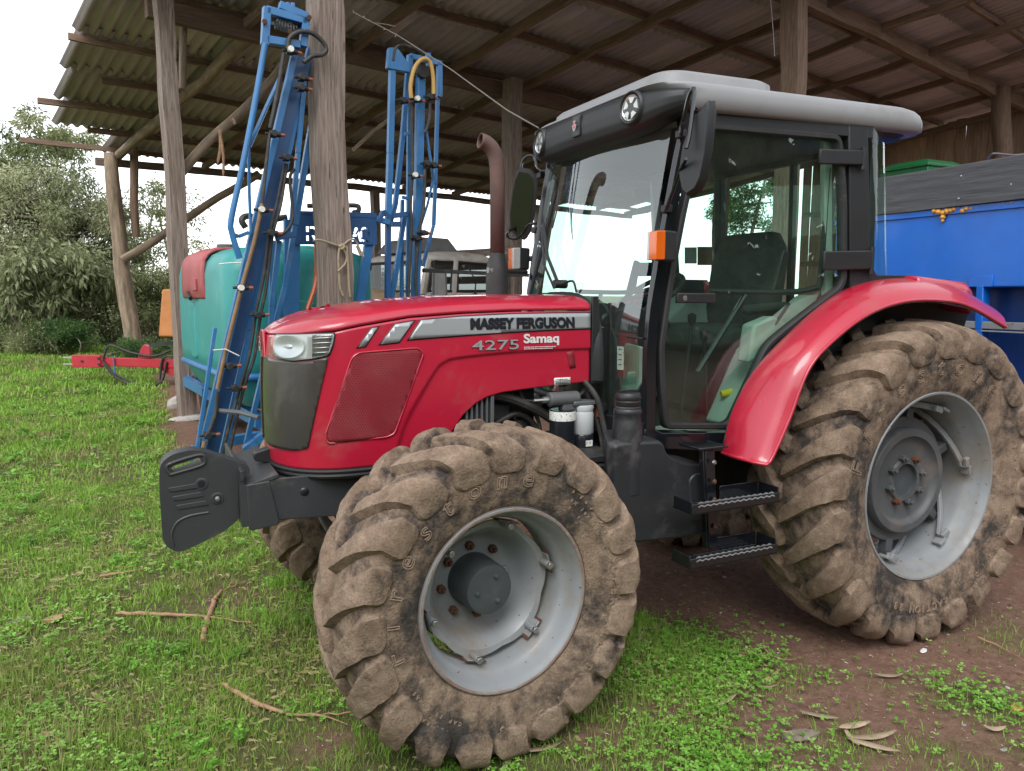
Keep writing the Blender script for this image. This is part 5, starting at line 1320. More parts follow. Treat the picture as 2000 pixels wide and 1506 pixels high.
# chassis, axle and wheels
fr = B()
for a in (.30, 1.10): fr.bar(sp(a, -.3, .52), sp(a, 3.9, .52), .10, .12)
for b in (.0, 1.2, 2.4): fr.bar(sp(.2, b, .54), sp(1.2, b, .54), .08, .1)
fr.bar(sp(.30, 3.9, .52), sp(.70, 4.8, .50), .1, .12).bar(sp(1.10, 3.9, .52), sp(.70, 4.8, .50), .1, .12)
fr.build('chassis', 'blue', SPR, bevel=.005)
for a in (.50, 1.25):
    w = B().lathe([(.25, -.11), (.40, -.12), (.47, -.09), (.49, 0), (.47, .09), (.40, .12), (.25, .11), (.22, .04), (.02, .03), (.02, -.03), (.22, -.04)], o=sp(a, 3.2, .49), axis=TU, n=32, closed=True)
    w.build('wheel', 'rubber', SPR, angle=40)
# upright frame between the booms with the cut-out name plate
up_ = B()
up_.bar(F(531, 470, -.16), F(534, 800, -.16), .06, .06, up=TV).bar(F(570, 430, -.16), F(566, 800, -.16), .14, .05, up=TV)
up_.bar(F(727, 430, -.16), F(698, 620, -.16), .085, .05, up=TV)
up_.bar(F(440, 862, -.16), F(700, 820, -.16), .08, .08, up=TV)
UPF = up_.build('boom_frame', 'blue', SPR, bevel=.004)
pl0, pl1, pl2, pl3 = F(572, 478, -.20), F(736, 478, -.20), F(738, 424, -.20), F(576, 412, -.20)
# plate with letters cut through: filled outline minus letters
def plate():
    o = pl0; ux = (pl1 - pl0); W = ux.length; ux.normalize(); uz = Vector((0, 0, 1)); Hh = pl3.z - pl0.z
    bm = bmesh.new(); edges = []
    def loop(pts):
        vv = [bm.verts.new((x, y, 0)) for x, y in pts]
        for i in range(len(vv)): edges.append(bm.edges.new((vv[i], vv[(i + 1) % len(vv)])))
    loop([(0, 0), (W, 0), (W, Hh), (0, Hh)])
    hx = .088; hz = .125
    def seg(cx, cz, pts): loop([(cx + a * hx, cz + b * hz) for a, b in pts])
    # stencil letters made of separate slots
    def R_(cx, cz):
        seg(cx, cz, [(0, .62), (.28, .62), (.28, 1.0), (0, 1.0)]); seg(cx, cz, [(.4, .85), (.75, .85), (.9, .7), (1.1, .7), (1.05, .95), (.8, 1.0), (.4, 1.0)]); seg(cx, cz, [(.0, .0), (.26, 0), (.26, .36), (0, .36)]); seg(cx, cz, [(.55, .36), (.85, .0), (1.15, .0), (.85, .36)])
    def A_(cx, cz):
        seg(cx, cz, [(0, 0), (.26, 0), (.33, .24), (.08, .24)]); seg(cx, cz, [(.9, 0), (1.16, 0), (.85, .75), (.68, .55)]); seg(cx, cz, [(.14, .36), (.6, .36), (.62, .5), (.2, .5)]); seg(cx, cz, [(.24, .58), (.5, .58), (.62, .8), (.75, .82), (.68, 1.0), (.42, 1.0)])
    def Q_(cx, cz):
        seg(cx, cz, [(.0, .3), (.2, .3), (.2, .72), (.0, .72)]); seg(cx, cz, [(.08, .80), (.3, .86), (.5, .92), (.75, .84), (.95, .78), (.8, .98), (.5, 1.05), (.2, .98)]); seg(cx, cz, [(.84, .3), (1.04, .3), (1.04, .70), (.84, .70)]); seg(cx, cz, [(.1, .2), (.4, .1), (.72, .16), (.95, -.12), (1.1, -.05), (.95, .2), (.75, .26), (.5, .0), (.2, .05)][:4] + [(.6, .0), (.3, -.03)])
    sx = W / 164.0
    R_((597 - 572) * sx, .035); A_((684 - 572) * sx, .03); Q_((698 - 572) * sx + .02, .03)
    bmesh.ops.triangle_fill(bm, edges=edges, use_beauty=True)
    for v in bm.verts: v.co = o + ux * v.co.x + uz * v.co.y
    me = bpy.data.meshes.new('name_plate'); bm.to_mesh(me); bm.free(); finish(me, 'blue_dark', None)
    ob = bpy.data.objects.new('name_plate', me); mm = ob.modifiers.new('t', 'SOLIDIFY'); mm.thickness = .006
    return link(ob, SPR)
plate()
B().bar(F(576, 415, -.19), F(738, 424, -.19), .03, .04, up=TV).build('plate_rail', 'blue_dark', SPR, bevel=.003)
B().tube(bez([F(690, 415, -.12), F(700, 412, -.10), F(697, 402, -.05), F(660, 402, 0), F(600, 402, .05)], 6), .022, 8).build('hose', 'hose', SPR)
B().tube(bez([F(480, 445, -.10), F(472, 430, -.10), F(485, 422, -.08), F(520, 430, -.05), F(560, 424, -.05)], 6), .028, 8).build('hose', 'hose', SPR)

def nozzle(parent, c, along, side, white):
    # nozzle body: black clamp with a round cap, small tip and coloured end
    along, side = Vector(along).normalized(), Vector(side).normalized(); fwd = along.cross(side).normalized()
    if fwd.dot(TV) > 0: fwd = -fwd
    nb = B().box(c, (.05, .05, .055)); nb.cyl(c - side * .02, c + side * .06, .022, n=10).cyl(c + fwd * .01, c + fwd * .055, .027, n=12).cyl(c - side * .06, c - side * .015, .012, n=8)
    N = nb.build('nozzle', 'rubber', parent, bevel=.004)
    B().cyl(c + side * .06, c + side * .095, .013, n=8).build('nozzle_tip', 'copper', parent)
    if white: B().cyl(c - side * .01 + fwd * .04, c - side * .01 + fwd * .075, .024, n=10).build('nozzle_cap', 'white_plastic', parent)
    return N
# --- left boom
BL = -.52
main = B().bar(F(578, 95, BL), F(392, 890, BL), .055, .055, up=TV).bar(F(606, 95, BL + .10), F(434, 890, BL + .10), .055, .055, up=TV)
LB = main.build('boom', 'blue', SPR, bevel=.006)
web = B(); p = [F(590, 110, BL + .06), F(412, 888, BL + .06)]
web.bar(p[0], p[1], .11, .012, up=TV).build('boom_web', 'blue_dark', LB)
tb = lambda pts, r, b, mat='blue', nm='boom_tube', par=None: B().tube([F(u, v, b) for u, v in pts], r, 8).build(nm, mat, par or LB)
sq = lambda pts, w, b, mat='blue', nm='boom_strut', par=None: [B().bar(F(*pts[i], b), F(*pts[i + 1], b), w, w, up=TV).build(nm, mat, par or LB, bevel=.004) for i in range(len(pts) - 1)]
B().tube(bez([F(u, v, BL - .12) for u, v in ((518, 85), (500, 190), (475, 320), (452, 425), (453, 455), (468, 505))], 5), .024, 10).build('boom_tube', 'blue', LB, angle=60)
tb([(548, 150), (520, 210), (487, 286)], .017, BL - .08); tb([(486, 286), (487, 380), (490, 455)], .013, BL - .06)
sq([(640, 88), (606, 260), (576, 440)], .05, BL + .16); sq([(594, 165), (582, 300), (570, 430)], .04, BL + .06)
sq([(576, 440), (556, 560), (520, 700), (478, 880)], .042, BL + .16); sq([(545, 470), (530, 600), (525, 760), (523, 850)], .04, BL + .10)
sq([(486, 454), (466, 462), (455, 458)], .03, BL - .06); sq([(538, 465), (575, 458)], .05, BL + .05, 'blue_dark')
sq([(478, 880), (500, 862), (522, 845)], .07, BL + .10); sq([(420, 640), (385, 880)], .03, BL - .02)
sq([(380, 870), (372, 900)], .04, BL - .03)
# top bracket with coil spring and side plate
tbk = B()
for (a, c) in (((520, 20), (598, 42)), ((520, 78), (585, 88)), ((521, 15), (517, 88)), ((597, 35), (592, 92)), ((545, 10), (600, 34))):
    tbk.bar(F(*a, BL - .1), F(*c, BL - .1), .06, .06, up=TV)
tbk.bar(F(521, 20, BL + .12), F(597, 40, BL + .12), .05, .05, up=TV).bar(F(562, 5, BL - .02), F(562, 40, BL - .02), .03, .03, up=TV).bar(F(572, 6, BL - .02), F(572, 40, BL - .02), .03, .03, up=TV)
tbk.build('boom_bracket', 'blue', LB, bevel=.004)
c0_, c1_ = F(538, 46, BL - .06), F(577, 58, BL - .06); sp_ = B(); pts = []
ax = (c1_ - c0_).normalized(); a1 = ax.cross(Vector((0, 0, 1))).normalized(); a2 = ax.cross(a1)
for k in range(73):
    t = k / 72; pts.append(c0_.lerp(c1_, t) + (a1 * math.cos(t * 44) + a2 * math.sin(t * 44)) * .036)
sp_.tube(pts, .008, 6).build('spring', 'engine_grey', LB); B().cyl(c0_ - ax * .05, c1_ + ax * .04, .018, n=8).build('spring_rod', 'metal', LB)
B().lathe([(.001, .03), (.05, .03), (.055, .0), (.05, -.03), (.001, -.03)], o=F(580, 50, BL - .02), axis=TV, n=16).build('pulley', 'rust', LB)
B().prism(rounded([(-.02, -.02), (.19, -.05), (.20, -.18), (.13, -.24), (-.02, -.16)], .02), F(604, 52, BL + .1), TU, (0, 0, 1), TV, .06).build('pivot_plate', 'blue', LB, bevel=.005)
for (u, v) in ((517, 42), (604, 34), (567, 62)): B().cyl(F(u, v, BL - .16), F(u, v, BL - .06), .022, n=6).build('pivot_bolt', 'rust', LB, bevel=.003)
B().tube(bez([F(u, v, BL - .16) for u, v in ((562, 96), (566, 74), (586, 62), (612, 66), (632, 84), (637, 98), (628, 107), (610, 110), (593, 122))], 6), .019, 9).build('hose', 'hose', LB, angle=60)
tb([(554, 104), (545, 160), (536, 210), (527, 250)], .016, BL - .14, 'hose', 'hose')
B().tube(bez([F(u, v, BL - .14) for u, v in ((512, 398), (497, 470), (470, 570), (440, 690), (425, 760))], 5), .017, 8).build('spray_pipe', 'brass_pipe', LB, angle=60)
B().tube(bez([F(u, v, BL - .14) for u, v in ((527, 260), (520, 320), (512, 398))], 5), .014, 8).build('hose', 'hose', LB)
B().tube(bez([F(u, v, BL - .12) for u, v in ((425, 765), (422, 800), (412, 835), (400, 855))], 5), .016, 8).build('hose', 'hose', LB)
B().tube([F(400, 862, BL - .14), F(392, 895, BL - .14)], .017, 8).build('spray_pipe', 'brass_pipe', LB)
for pts in (((556, 320), (540, 400), (525, 460), (515, 540), (500, 610), (488, 690), (468, 760), (448, 830), (435, 885)), ((560, 320), (548, 400), (532, 460), (520, 560), (508, 620), (496, 700), (478, 750), (455, 850), (448, 890)), ((575, 330), (566, 350), (572, 420), (560, 450), (540, 462))):
    B().tube(bez([F(u, v, BL - .05) for u, v in pts], 4), .014, 7).build('hose', 'hose', LB, angle=60)
al = F(578, 95, BL) - F(392, 890, BL)
for (u, v, w) in ((566, 100, 1), (588, 152, 0), (533, 262, 0), (558, 308, 0), (510, 410, 1), (528, 455, 0), (470, 562, 1), (502, 615, 0), (447, 715, 0), (458, 758, 0), (405, 850, 0), (587, 172, 0)):
    nozzle(LB, F(u, v, BL - .12), al, TU, w)
for (u, v) in ((430, 516), (458, 516)): pass
for pts in (((428, 516), (445, 514), (470, 513)), ((416, 684), (440, 682), (467, 695))): B().tube([F(u, v, BL - .17) for u, v in pts], .005, 5).build('cable_tie', 'white_plastic', LB)
B().tube([F(427, 802, BL - .1), F(470, 806, BL - .25), F(506, 816, BL - .45)], .02, 8).build('boom_stay', 'engine_grey', LB)
# --- right boom
BR = -.10
sq2 = lambda pts, w, b, mat='blue', nm='boom_strut': [B().bar(F(*pts[i], b), F(*pts[i + 1], b), w, w, up=TV).build(nm, mat, RBM, bevel=.004) for i in range(len(pts) - 1)]
RBM = B().bar(F(822, 140, BR), F(810, 640, BR), .075, .075, up=TV).build('boom', 'blue', SPR, bevel=.006)
sq2([(766, 130), (762, 300), (758, 420)], .055, BR - .06); sq2([(758, 420), (757, 600)], .05, BR - .06, 'blue_dark')
sq2([(797, 135), (787, 260), (772, 400), (760, 440)], .045, BR + .1); sq2([(800, 140), (798, 300), (796, 600)], .035, BR + .16)
sq2([(855, 185), (850, 360), (847, 440)], .035, BR + .05); sq2([(847, 440), (836, 480), (826, 520)], .03, BR + .05)
sq2([(790, 420), (775, 520), (762, 600)], .045, BR + .06); sq2([(786, 390), (784, 470), (785, 600)], .035, BR + .14)
sq2([(832, 250), (842, 320), (846, 350), (835, 400), (822, 440)], .022, BR - .02)
sq2([(790, 262), (800, 260)], .03, BR); sq2([(785, 385), (797, 388)], .03, BR)
sq2([(735, 428), (760, 435)], .05, BR - .1); sq2([(755, 420), (748, 412), (740, 435)], .04, BR - .12, 'blue_dark')
sq2([(762, 422), (798, 418)], .05, BR - .03, 'blue_dark'); sq2([(765, 438), (782, 438)], .05, BR - .03, 'blue_dark')
B().prism(rounded([(-.02, 0), (.0, .19), (.09, .20), (.22, .06), (.22, -.0)], .015), F(760, 134, BR - .1), TU, (0, 0, 1), TV, .05).build('pivot_plate', 'blue', RBM, bevel=.005)
rb = B()
for (a, c) in (((800, 110), (862, 125)), ((858, 122), (858, 190)), ((800, 108), (800, 140)), ((835, 104), (838, 130))): rb.bar(F(*a, BR + .02), F(*c, BR + .02), .05, .05, up=TV)
rb.build('boom_bracket', 'blue', RBM, bevel=.004)
B().lathe([(.001, .03), (.06, .03), (.065, 0), (.06, -.03), (.001, -.03)], o=F(825, 140, BR - .05), axis=TV, n=18).build('pulley', 'engine', RBM)
B().tube(bez([F(u, v, BR - .14) for u, v in ((803, 192), (802, 165), (810, 132), (826, 115), (840, 122), (846, 150), (847, 184))], 6), .020, 9).build('hose', 'hose_tan', RBM, angle=60)
B().tube(bez([F(u, v, BR - .1) for u, v in ((768, 118), (772, 95), (785, 88), (808, 94), (830, 108))], 6), .012, 7).build('hose', 'hose', RBM)
for pts in (((803, 200), (806, 320), (802, 400), (804, 450), (798, 560), (798, 620)), ((840, 200), (838, 235), (830, 260)), ((830, 330), (828, 400), (818, 460), (812, 560), (822, 600))): B().tube(bez([F(u, v, BR - .08) for u, v in pts], 5), .016, 7).build('hose', 'hose', RBM, angle=60)
for (u, v, w) in ((812, 195, 1), (785, 197, 0), (838, 190, 0), (832, 320, 0), (845, 323, 0), (808, 343, 1), (812, 465, 0), (825, 455, 0)): nozzle(RBM, F(u, v, BR - .1), (0, 0, 1), TU, w)
B().bar(F(826, 528, BR + .1), F(1036, 538, BR + .6), .035, .04).build('boom_rest', 'engine', SPR, bevel=.004)
B().tube(bez([F(617, 470, -.10), F(619, 520, -.10), F(615, 560, -.12), F(600, 605, -.14)], 6), .022, 8).build('hose', 'orange_lens', SPR)
# ------------------------------------------------------------------ blue wagon hitched behind the tractor
WX = 4.10
WG = root('farm_wagon', (5.6, 0, 0), 'bright blue farm wagon with dark wooden top boards behind the tractor', 'wagon')
B().loft([[(x, y, z) for y, z in ((-1.22, 1.76), (1.22, 1.76), (1.24, 2.335), (-1.24, 2.335))] for x in (WX, 7.1)]).build('bin', 'blue_wagon', WG, bevel=.01)
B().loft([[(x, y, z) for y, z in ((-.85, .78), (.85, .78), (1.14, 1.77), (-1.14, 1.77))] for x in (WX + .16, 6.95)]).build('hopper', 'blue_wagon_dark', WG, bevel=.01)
for y in (-1.15, -.57, -.02, .55, 1.12):
    B().bar((WX + .10, y * .93, .80), (WX + .03, y, 1.775), .085, .05, up=(0, 1, 0)).build('rib', 'blue_wagon', WG, bevel=.006)
    B().box((WX - .004, y, 1.80), (.012, .17, .075)).build('rib_cap', 'blue_wagon', WG, bevel=.004)
B().bar((WX - .006, -1.24, 2.30), (WX - .006, 1.24, 2.30), .02, .05).build('rim_rail', 'blue_wagon', WG, bevel=.004)
for y0 in (-1.0, .1): B().bar((WX + .05, y0, 1.05), (WX + .05, y0 + .55, 1.38), .05, .06).build('brace', 'blue_wagon', WG, bevel=.004)
B().box((WX + .04, 0, 1.50), (.06, 2.2, .05)).box((WX + .02, 0, 1.46), (.02, 2.2, .012)).build('cross_rail', 'rim_grey', WG, bevel=.004)
B().box((WX + .06, 0, 1.06), (.06, 2.0, .07)).box((WX + .05, 0, .80), (.1, 1.9, .1)).build('cross_rail', 'blue_wagon', WG, bevel=.004)
for x in (WX + .3, 6.7): pass
ch = B()
for y in (-.5, .5): ch.bar((WX - .1, y, .68), (7.1, y, .68), .10, .14)
ch.bar((WX - .1, -.5, .66), (3.25, 0, .58), .1, .12).bar((WX - .1, .5, .66), (3.25, 0, .58), .1, .12).build('chassis', 'blue_wagon', WG, bevel=.005)
for x in (5.0, 6.3):
    B().cyl((x, -1.0, .48), (x, 1.0, .48), .06, n=12).build('axle', 'engine', WG)
    for y in (-1.0, 1.0):
        wl_ = B().lathe([(.24, -.12), (.40, -.13), (.46, -.10), (.48, 0), (.46, .10), (.40, .13), (.24, .12)], o=(x, y, .48), n=36).build('wheel', 'rubber', WG, angle=40)
        B().lathe([(.25, -.115), (.22, -.08), (.20, -.02), (.06, -.03), (.001, -.03)], o=(x, y, .48), n=30).build('rim', 'rim_grey', wl_, angle=40)
timber('top_board', (WX - .02, -1.27, 2.455), (WX - .02, 1.27, 2.475), .035, .285, 'board_dark', WG, up=(0, 0, 1), wob=.004, seed=5)
for y in (-1.26, 1.26): timber('top_board', (WX, y, 2.465), (7.1, y, 2.465), .035, .285, 'board_dark', WG, up=(0, 0, 1), wob=.004)
timber('top_board', (7.1, -1.27, 2.465), (7.1, 1.27, 2.465), .035, .285, 'board_dark', WG, up=(0, 0, 1), wob=.004)
for (u, v) in ((1877, 344), (1872, 388), (1975, 360)): B().lathe([(.001, .004), (.006, .003), (.008, 0)], o=on(u, v, 'x', WX - .0395), axis=(-1, 0, 0), n=8).build('nail', 'metal', WG)
fo_ = B(); rr_ = random.Random(4)
for (u, v, r) in ((1826, 412, .022), (1834, 414, .024), (1843, 416, .022), (1850, 413, .024), (1857, 411, .020), (1864, 409, .018), (1842, 424, .020), (1841, 431, .013), (1880, 412, .018), (1888, 408, .018), (1897, 407, .012), (1960, 397, .008), (1975, 396, .008)):
    c = on(u, v, 'x', WX - .012); fo_.lathe([(.001, r * .9), (r * .7, r * .7), (r, .1 * r), (r * .8, -.6 * r), (.001, -r)], o=c, axis=(-1, rr_.uniform(-.3, .3), rr_.uniform(-.3, .3)), n=10)
fo_.build('sealing_foam', 'foam', WG, angle=70)
B().tube(bez([on(1925, 318, 'x', WX + .1), on(1935, 303, 'x', WX), on(1945, 300, 'x', WX), on(1980, 303, 'x', WX + .1), on(2010, 300, 'x', WX + .2)], 6), .006, 6).build('loose_wire', 'wire', WG)
# green hopper standing further back
g0 = on(1775, 322, 'x', 9.3)
GH = root('green_hopper', (9.6, g0.y, 0), 'dark green metal hopper peeping over the wagon boards', 'hopper')
zt = g0.z + .045
B().loft([[(9.6 + a * .42, g0.y + b * .40, z) for a, b in ((-1, -1), (1, -1), (1, 1), (-1, 1))] if k else [(9.6 + a * .3, g0.y + b * .3, z) for a, b in ((-1, -1), (1, -1), (1, 1), (-1, 1))] for z, k in ((1.2, 0), (2.3, 1), (zt - .12, 1))]).build('hopper_body', 'green_paint', GH, bevel=.01)
B().loft([[(9.6 + a * .44 * k, g0.y + b * .42 * k, z) for a, b in ((-1, -1), (1, -1), (1, 1), (-1, 1))] for z, k in ((zt - .12, 1), (zt - .08, 1), (zt + .0, .7))]).build('hopper_lid', 'green_paint', GH, bevel=.01)
for a in (-.36, .36):
    for b in (-.34, .34): B().bar((9.6 + a, g0.y + b, 0), (9.6 + a, g0.y + b, 2.2), .08, .08).build('leg', 'green_paint', GH)

# ------------------------------------------------------------------ old truck parked in the shed
TK0 = pt(826, 575, 11.6); TK0.z = 0
def tq(a, b, z): return TK0 + SP * a + SR * b + Vector((0, 0, z))     # a: rearwards, b: away, nose at -a
TRK = root('old_truck', tq(1.2, 1, 0), 'dusty grey old truck with roof deflector and tan bonnet inside the shed', 'truck')
cabp = lambda e, z, f=0.0: [tq(a, b, z) for a, b in rounded([(e + f, e), (1.50 - e, e), (1.50 - e, 2.1 - e), (e + f, 2.1 - e)], .22, 5)]
B().loft([cabp(.06, .7), cabp(0, .8), cabp(-.01, 1.4), cabp(0, 1.66), cabp(.03, 1.72, .02)]).build('cab', 'truck_grey', TRK, angle=50)
B().loft([cabp(.06, 2.20, .10), cabp(.045, 2.23, .08), cabp(.05, 2.28, .10), cabp(.12, 2.34, .16), cabp(.35, 2.38, .2)]).build('cab_roof', 'truck_grey', TRK, angle=60)
for a, b in ((.12, .10), (.60, .055), (1.40, .075), (.12, 2.0), (1.40, 2.02), (.60, 2.045)): B().bar(tq(a - (.06 if a < .2 else 0), b, 1.68), tq(a + .06, b + (.02 if b < 1 else -.02), 2.24), .09, .09, up=SP).build('cab_pillar', 'truck_grey', TRK, bevel=.02)
def win(P, nm='window'):
    b = B().add(P, [(0, 1, 2, 3)]); w = b.build(nm, 'truck_glass', TRK, fix=False)
    b = B(); c = [Vector(p) for p in P]
    for i in range(4): b.tube([c[i], c[(i + 1) % 4]], .022, 6)
    b.build('window_seal', 'rubber', TRK)
win([tq(.16, .06, 1.74), tq(.60, .035, 1.74), tq(.62, .06, 2.20), tq(.26, .07, 2.20)]); win([tq(.68, .035, 1.74), tq(1.36, .045, 1.74), tq(1.36, .07, 2.18), tq(.70, .06, 2.20)])
win([tq(.03, .25, 1.74), tq(.03, 1.85, 1.74), tq(.14, 1.8, 2.20), tq(.14, .3, 2.20)], 'windscreen')
B().loft([[tq(a, .45, 2.36 + h) for a, h in ((.15, 0), (1.0, 0), (1.0, .04), (.80, .235), (.45, .24), (.28, .16))], [tq(a, 1.65, 2.36 + h) for a, h in ((.15, 0), (1.0, 0), (1.0, .04), (.80, .235), (.45, .24), (.28, .16))]]).build('roof_deflector', 'truck_dark', TRK, bevel=.05, seg=3)
B().loft([[tq(a, 1.05 + w * math.cos(t) , .8 + (h - .8) * math.sin(t) ** .55 if math.sin(t) > 0 else .8) for t in np.linspace(0, math.pi, 15)] for a, w, h in ((.05, .86, 1.74), (-.4, .82, 1.80), (-1.0, .74, 1.74), (-1.35, .66, 1.60), (-1.5, .55, 1.35))]).build('bonnet', 'truck_tan', TRK, angle=60)
for b in (.10, 2.0):
    B().loft([[tq(a, b + k * (1 if b < 1 else -1), z) for a, z in ((-1.35, .75), (-1.25, 1.15), (-.95, 1.32), (-.6, 1.25), (-.35, .95), (-.3, .75))] for k in (-.12, .28)]).build('mudguard', 'truck_grey', TRK, bevel=.05)
    B().lathe([(.001, .02), (.09, .01), (.11, -.02), (.11, -.08)], o=tq(-1.42, .42 if b < 1 else 1.68, 1.15), axis=-SP, n=20).build('headlamp', 'clear_lens', TRK)
    for a in (-.85, 2.9, 4.0):
        B().lathe([(.02, -.05), (.25, -.06), (.29, -.12), (.44, -.13), (.50, -.08), (.50, .08), (.44, .13), (.25, .12)], o=tq(a, b + (.12 if b < 1 else -.12), .50), axis=SR if b > 1 else -SR, n=32).build('wheel', 'rubber', TRK, angle=40)
B().loft([[tq(a, b, z) for a, b in ((-1.45, .5), (5.2, .5), (5.2, 1.6), (-1.45, 1.6))] for z in (.62, .82)]).build('chassis', 'truck_dark', TRK)
B().bar(tq(-1.62, .1, .72), tq(-1.62, 2.0, .72), .10, .22).build('bumper', 'truck_dark', TRK, bevel=.02)
B().loft([[tq(a, b, z) for a, b in ((1.65, -.1), (5.6, -.1), (5.6, 2.2), (1.65, 2.2))] for z in (1.0, 1.14)]).build('load_bed', 'wood_grey', TRK)
for i in range(6):
    timber('rack_slat', tq(1.66, -.06, 1.24 + i * .235), tq(1.66, 2.16, 1.24 + i * .235), .03, .13, 'wood_grey', TRK, wob=.004, seg=3)
for a in (1.70,):
    for b in (-.11, 2.21): timber('rack_stake', tq(a, b, .95), tq(a, b, 2.55), .06, .05, 'wood_grey', TRK, wob=.004, seg=3)
mr = B().loft([[tq(a, -.28 + k, z) for a, z in rounded([(-.02, 1.62), (.27, 1.62), (.25, 2.06), (.0, 2.06)], .05)] for k in (0, .03)])
MR = mr.build('mirror', 'truck_dark', TRK, bevel=.01)
B().loft([[tq(a, -.283, z) for a, z in ((.02, 1.66), (.23, 1.66), (.21, 2.02), (.03, 2.02))], [tq(a, -.286, z) for a, z in ((.02, 1.66), (.23, 1.66), (.21, 2.02), (.03, 2.02))]]).build('mirror_glass', 'metal', MR)
B().tube([tq(.12, 0, 2.1), tq(.1, -.26, 2.05)], .012, 6).tube([tq(.12, .02, 1.6), tq(.1, -.26, 1.65)], .012, 6).build('mirror_arm', 'truck_dark', TRK)
B().tube([tq(.95, -.02, 1.3), tq(.98, -.05, 1.9), tq(.85, -.05, 2.1)], .012, 6).lathe([(.001, .05), (.04, .02), (.05, -.03), (.001, -.06)], o=tq(.97, -.05, 1.68), axis=(0, 0, 1), n=12).build('aerial', 'rubber', TRK)

# ------------------------------------------------------------------ red implement with a long drawbar, left of the sprayer
ID = 13.2
ri0, ri1 = pt(160, 705, ID), pt(420, 712, ID)
IM = root('red_implement', Vector(((ri0.x + ri1.x) / 2, (ri0.y + ri1.y) / 2, 0)), 'red farm implement with long drawbar and orange panel behind the teal tank', 'implement')
iu = (ri1 - ri0); iu.z = 0; iu.normalize(); iv = Vector((-iu.y, iu.x, 0))
B().bar(ri0, ri1, .13, .15).build('drawbar', 'implement_red', IM, bevel=.01)
B().box(ri0 + iu * .12, (.5, .17, .21), Matrix.Rotation(math.atan2(iu.y, iu.x), 3, 'Z')).build('hitch_head', 'implement_red', IM, bevel=.01)
for dz in (-.055, .06): B().bar(ri0 - iu * .32 + Vector((0, 0, dz)), ri0 + Vector((0, 0, dz)), .06, .025).build('hitch_fork', 'metal', IM, bevel=.004)
for k, dx in enumerate((.05, .34, .34)): B().cyl(ri0 + iu * dx - iv * .10 + Vector((0, 0, (0, .05, -.05)[k])), ri0 + iu * dx + iv * .02 + Vector((0, 0, (0, .05, -.05)[k])), .022, n=8).build('hitch_bolt', 'engine', IM)
q0 = ri0 + iu * 1.0
B().prism(rounded([(0, .05), (.22, .05), (.22, .25), (.12, .30), (.05, .2)], .02), q0 + iv * -.05, iu, (0, 0, 1), iv, .1).build('bracket', 'implement_red', IM, bevel=.01)
B().bar(q0 + iu * .2 + Vector((0, 0, .28)), ri1 + Vector((0, 0, .45)), .05, .06).build('top_link', 'engine', IM)
B().prism(rounded([(0, -.09), (.6, -.09), (.6, -.24), (.25, -.24)], .04), ri0 + iu * 1.3 - iv * .05, iu, (0, 0, 1), iv, .1).build('gusset', 'implement_red', IM, bevel=.01)
for pts in (((.42, .05), (.55, .28), (.9, .16), (1.3, .10), (1.6, .2)), ((.40, .02), (.6, -.25), (1.0, -.45), (1.35, -.38), (1.45, .05), (1.7, .1)), ((.42, .0), (.62, -.22), (1.05, -.40), (1.4, -.35), (1.52, .0))): B().tube(bez([ri0 + iu * a - iv * .09 + Vector((0, 0, b)) for a, b in pts], 6), .02, 7).build('hose', 'hose', IM, angle=60)
B().tube([ri0 + iu * .60 - iv * .09 + Vector((0, 0, .1)), ri0 + iu * .61 - iv * .1 + Vector((0, 0, -.2))], .012, 6).build('cable', 'blue', IM)
o0 = pt(334, 655, ID + .3); o1 = pt(341, 565, ID + .3)
B().loft([[o0 + iu * a + iv * b for a, b in ((0, -.5), (1.6, -.5), (1.6, .6), (0, .6))], [o1 + iu * a + iv * b for a, b in ((0, -.5), (1.4, -.5), (1.4, .6), (0, .6))]]).build('hopper', 'orange_panel', IM, bevel=.03)
fr = B().bar(ri1 - iv * .8, ri1 + iv * .8, .12, .14)
for s_ in (-.5, .5): fr.bar(ri1 + iv * s_, ri1 + iv * s_ + iu * 1.6, .1, .12).bar(ri1 + iv * s_ - iu * .3, ri1 + iv * s_ - iu * .3 + Vector((0, 0, .5)), .09, .09)
fr.build('frame', 'implement_red', IM, bevel=.008)
for s_ in (-.9, .9):
    c = ri1 + iu * .9 + iv * s_; c.z = .45
    B().lathe([(.02, -.03), (.24, -.04), (.26, -.10), (.38, -.11), (.44, -.06), (.44, .06), (.38, .11), (.24, .10)], o=c, axis=iv, n=32).build('wheel', 'rubber', IM, angle=40)
# ------------------------------------------------------------------ ground
def sstep(a, b, x): t = np.clip((x - a) / (b - a), 0, 1); return t * t * (3 - 2 * t)
def vnoise(x, y, sc, seed):
    # smooth value noise
    r = np.random.default_rng(seed); T = r.random((64, 64))
    u, v = x * sc, y * sc; i, j = np.floor(u).astype(int), np.floor(v).astype(int); fu, fv = u - i, v - j
    fu = fu * fu * (3 - 2 * fu); fv = fv * fv * (3 - 2 * fv)
    g = lambda a, b: T[a % 64, b % 64]
    return (g(i, j) * (1 - fu) + g(i + 1, j) * fu) * (1 - fv) + (g(i, j + 1) * (1 - fu) + g(i + 1, j + 1) * fu) * fv
def gz(x, y):
    x, y = np.asarray(x, float), np.asarray(y, float)
    far = .36 * sstep(8.5, 17, y)
    n = .036 * (vnoise(x, y, 1.1, 1) - .5) + .022 * (vnoise(x, y, 3.7, 2) - .5) + .008 * (vnoise(x, y, 11, 3) - .5)
    flat = 1 - .75 * np.exp(-((x) ** 2 + (y + .86) ** 2) / .10) - .75 * np.exp(-((x - 2.31) ** 2 + (y + .8) ** 2) / .2)
    return far + n * flat + .10 * (vnoise(x, y, .13, 7) - .5) * sstep(12, 30, np.hypot(x, y)) - .004
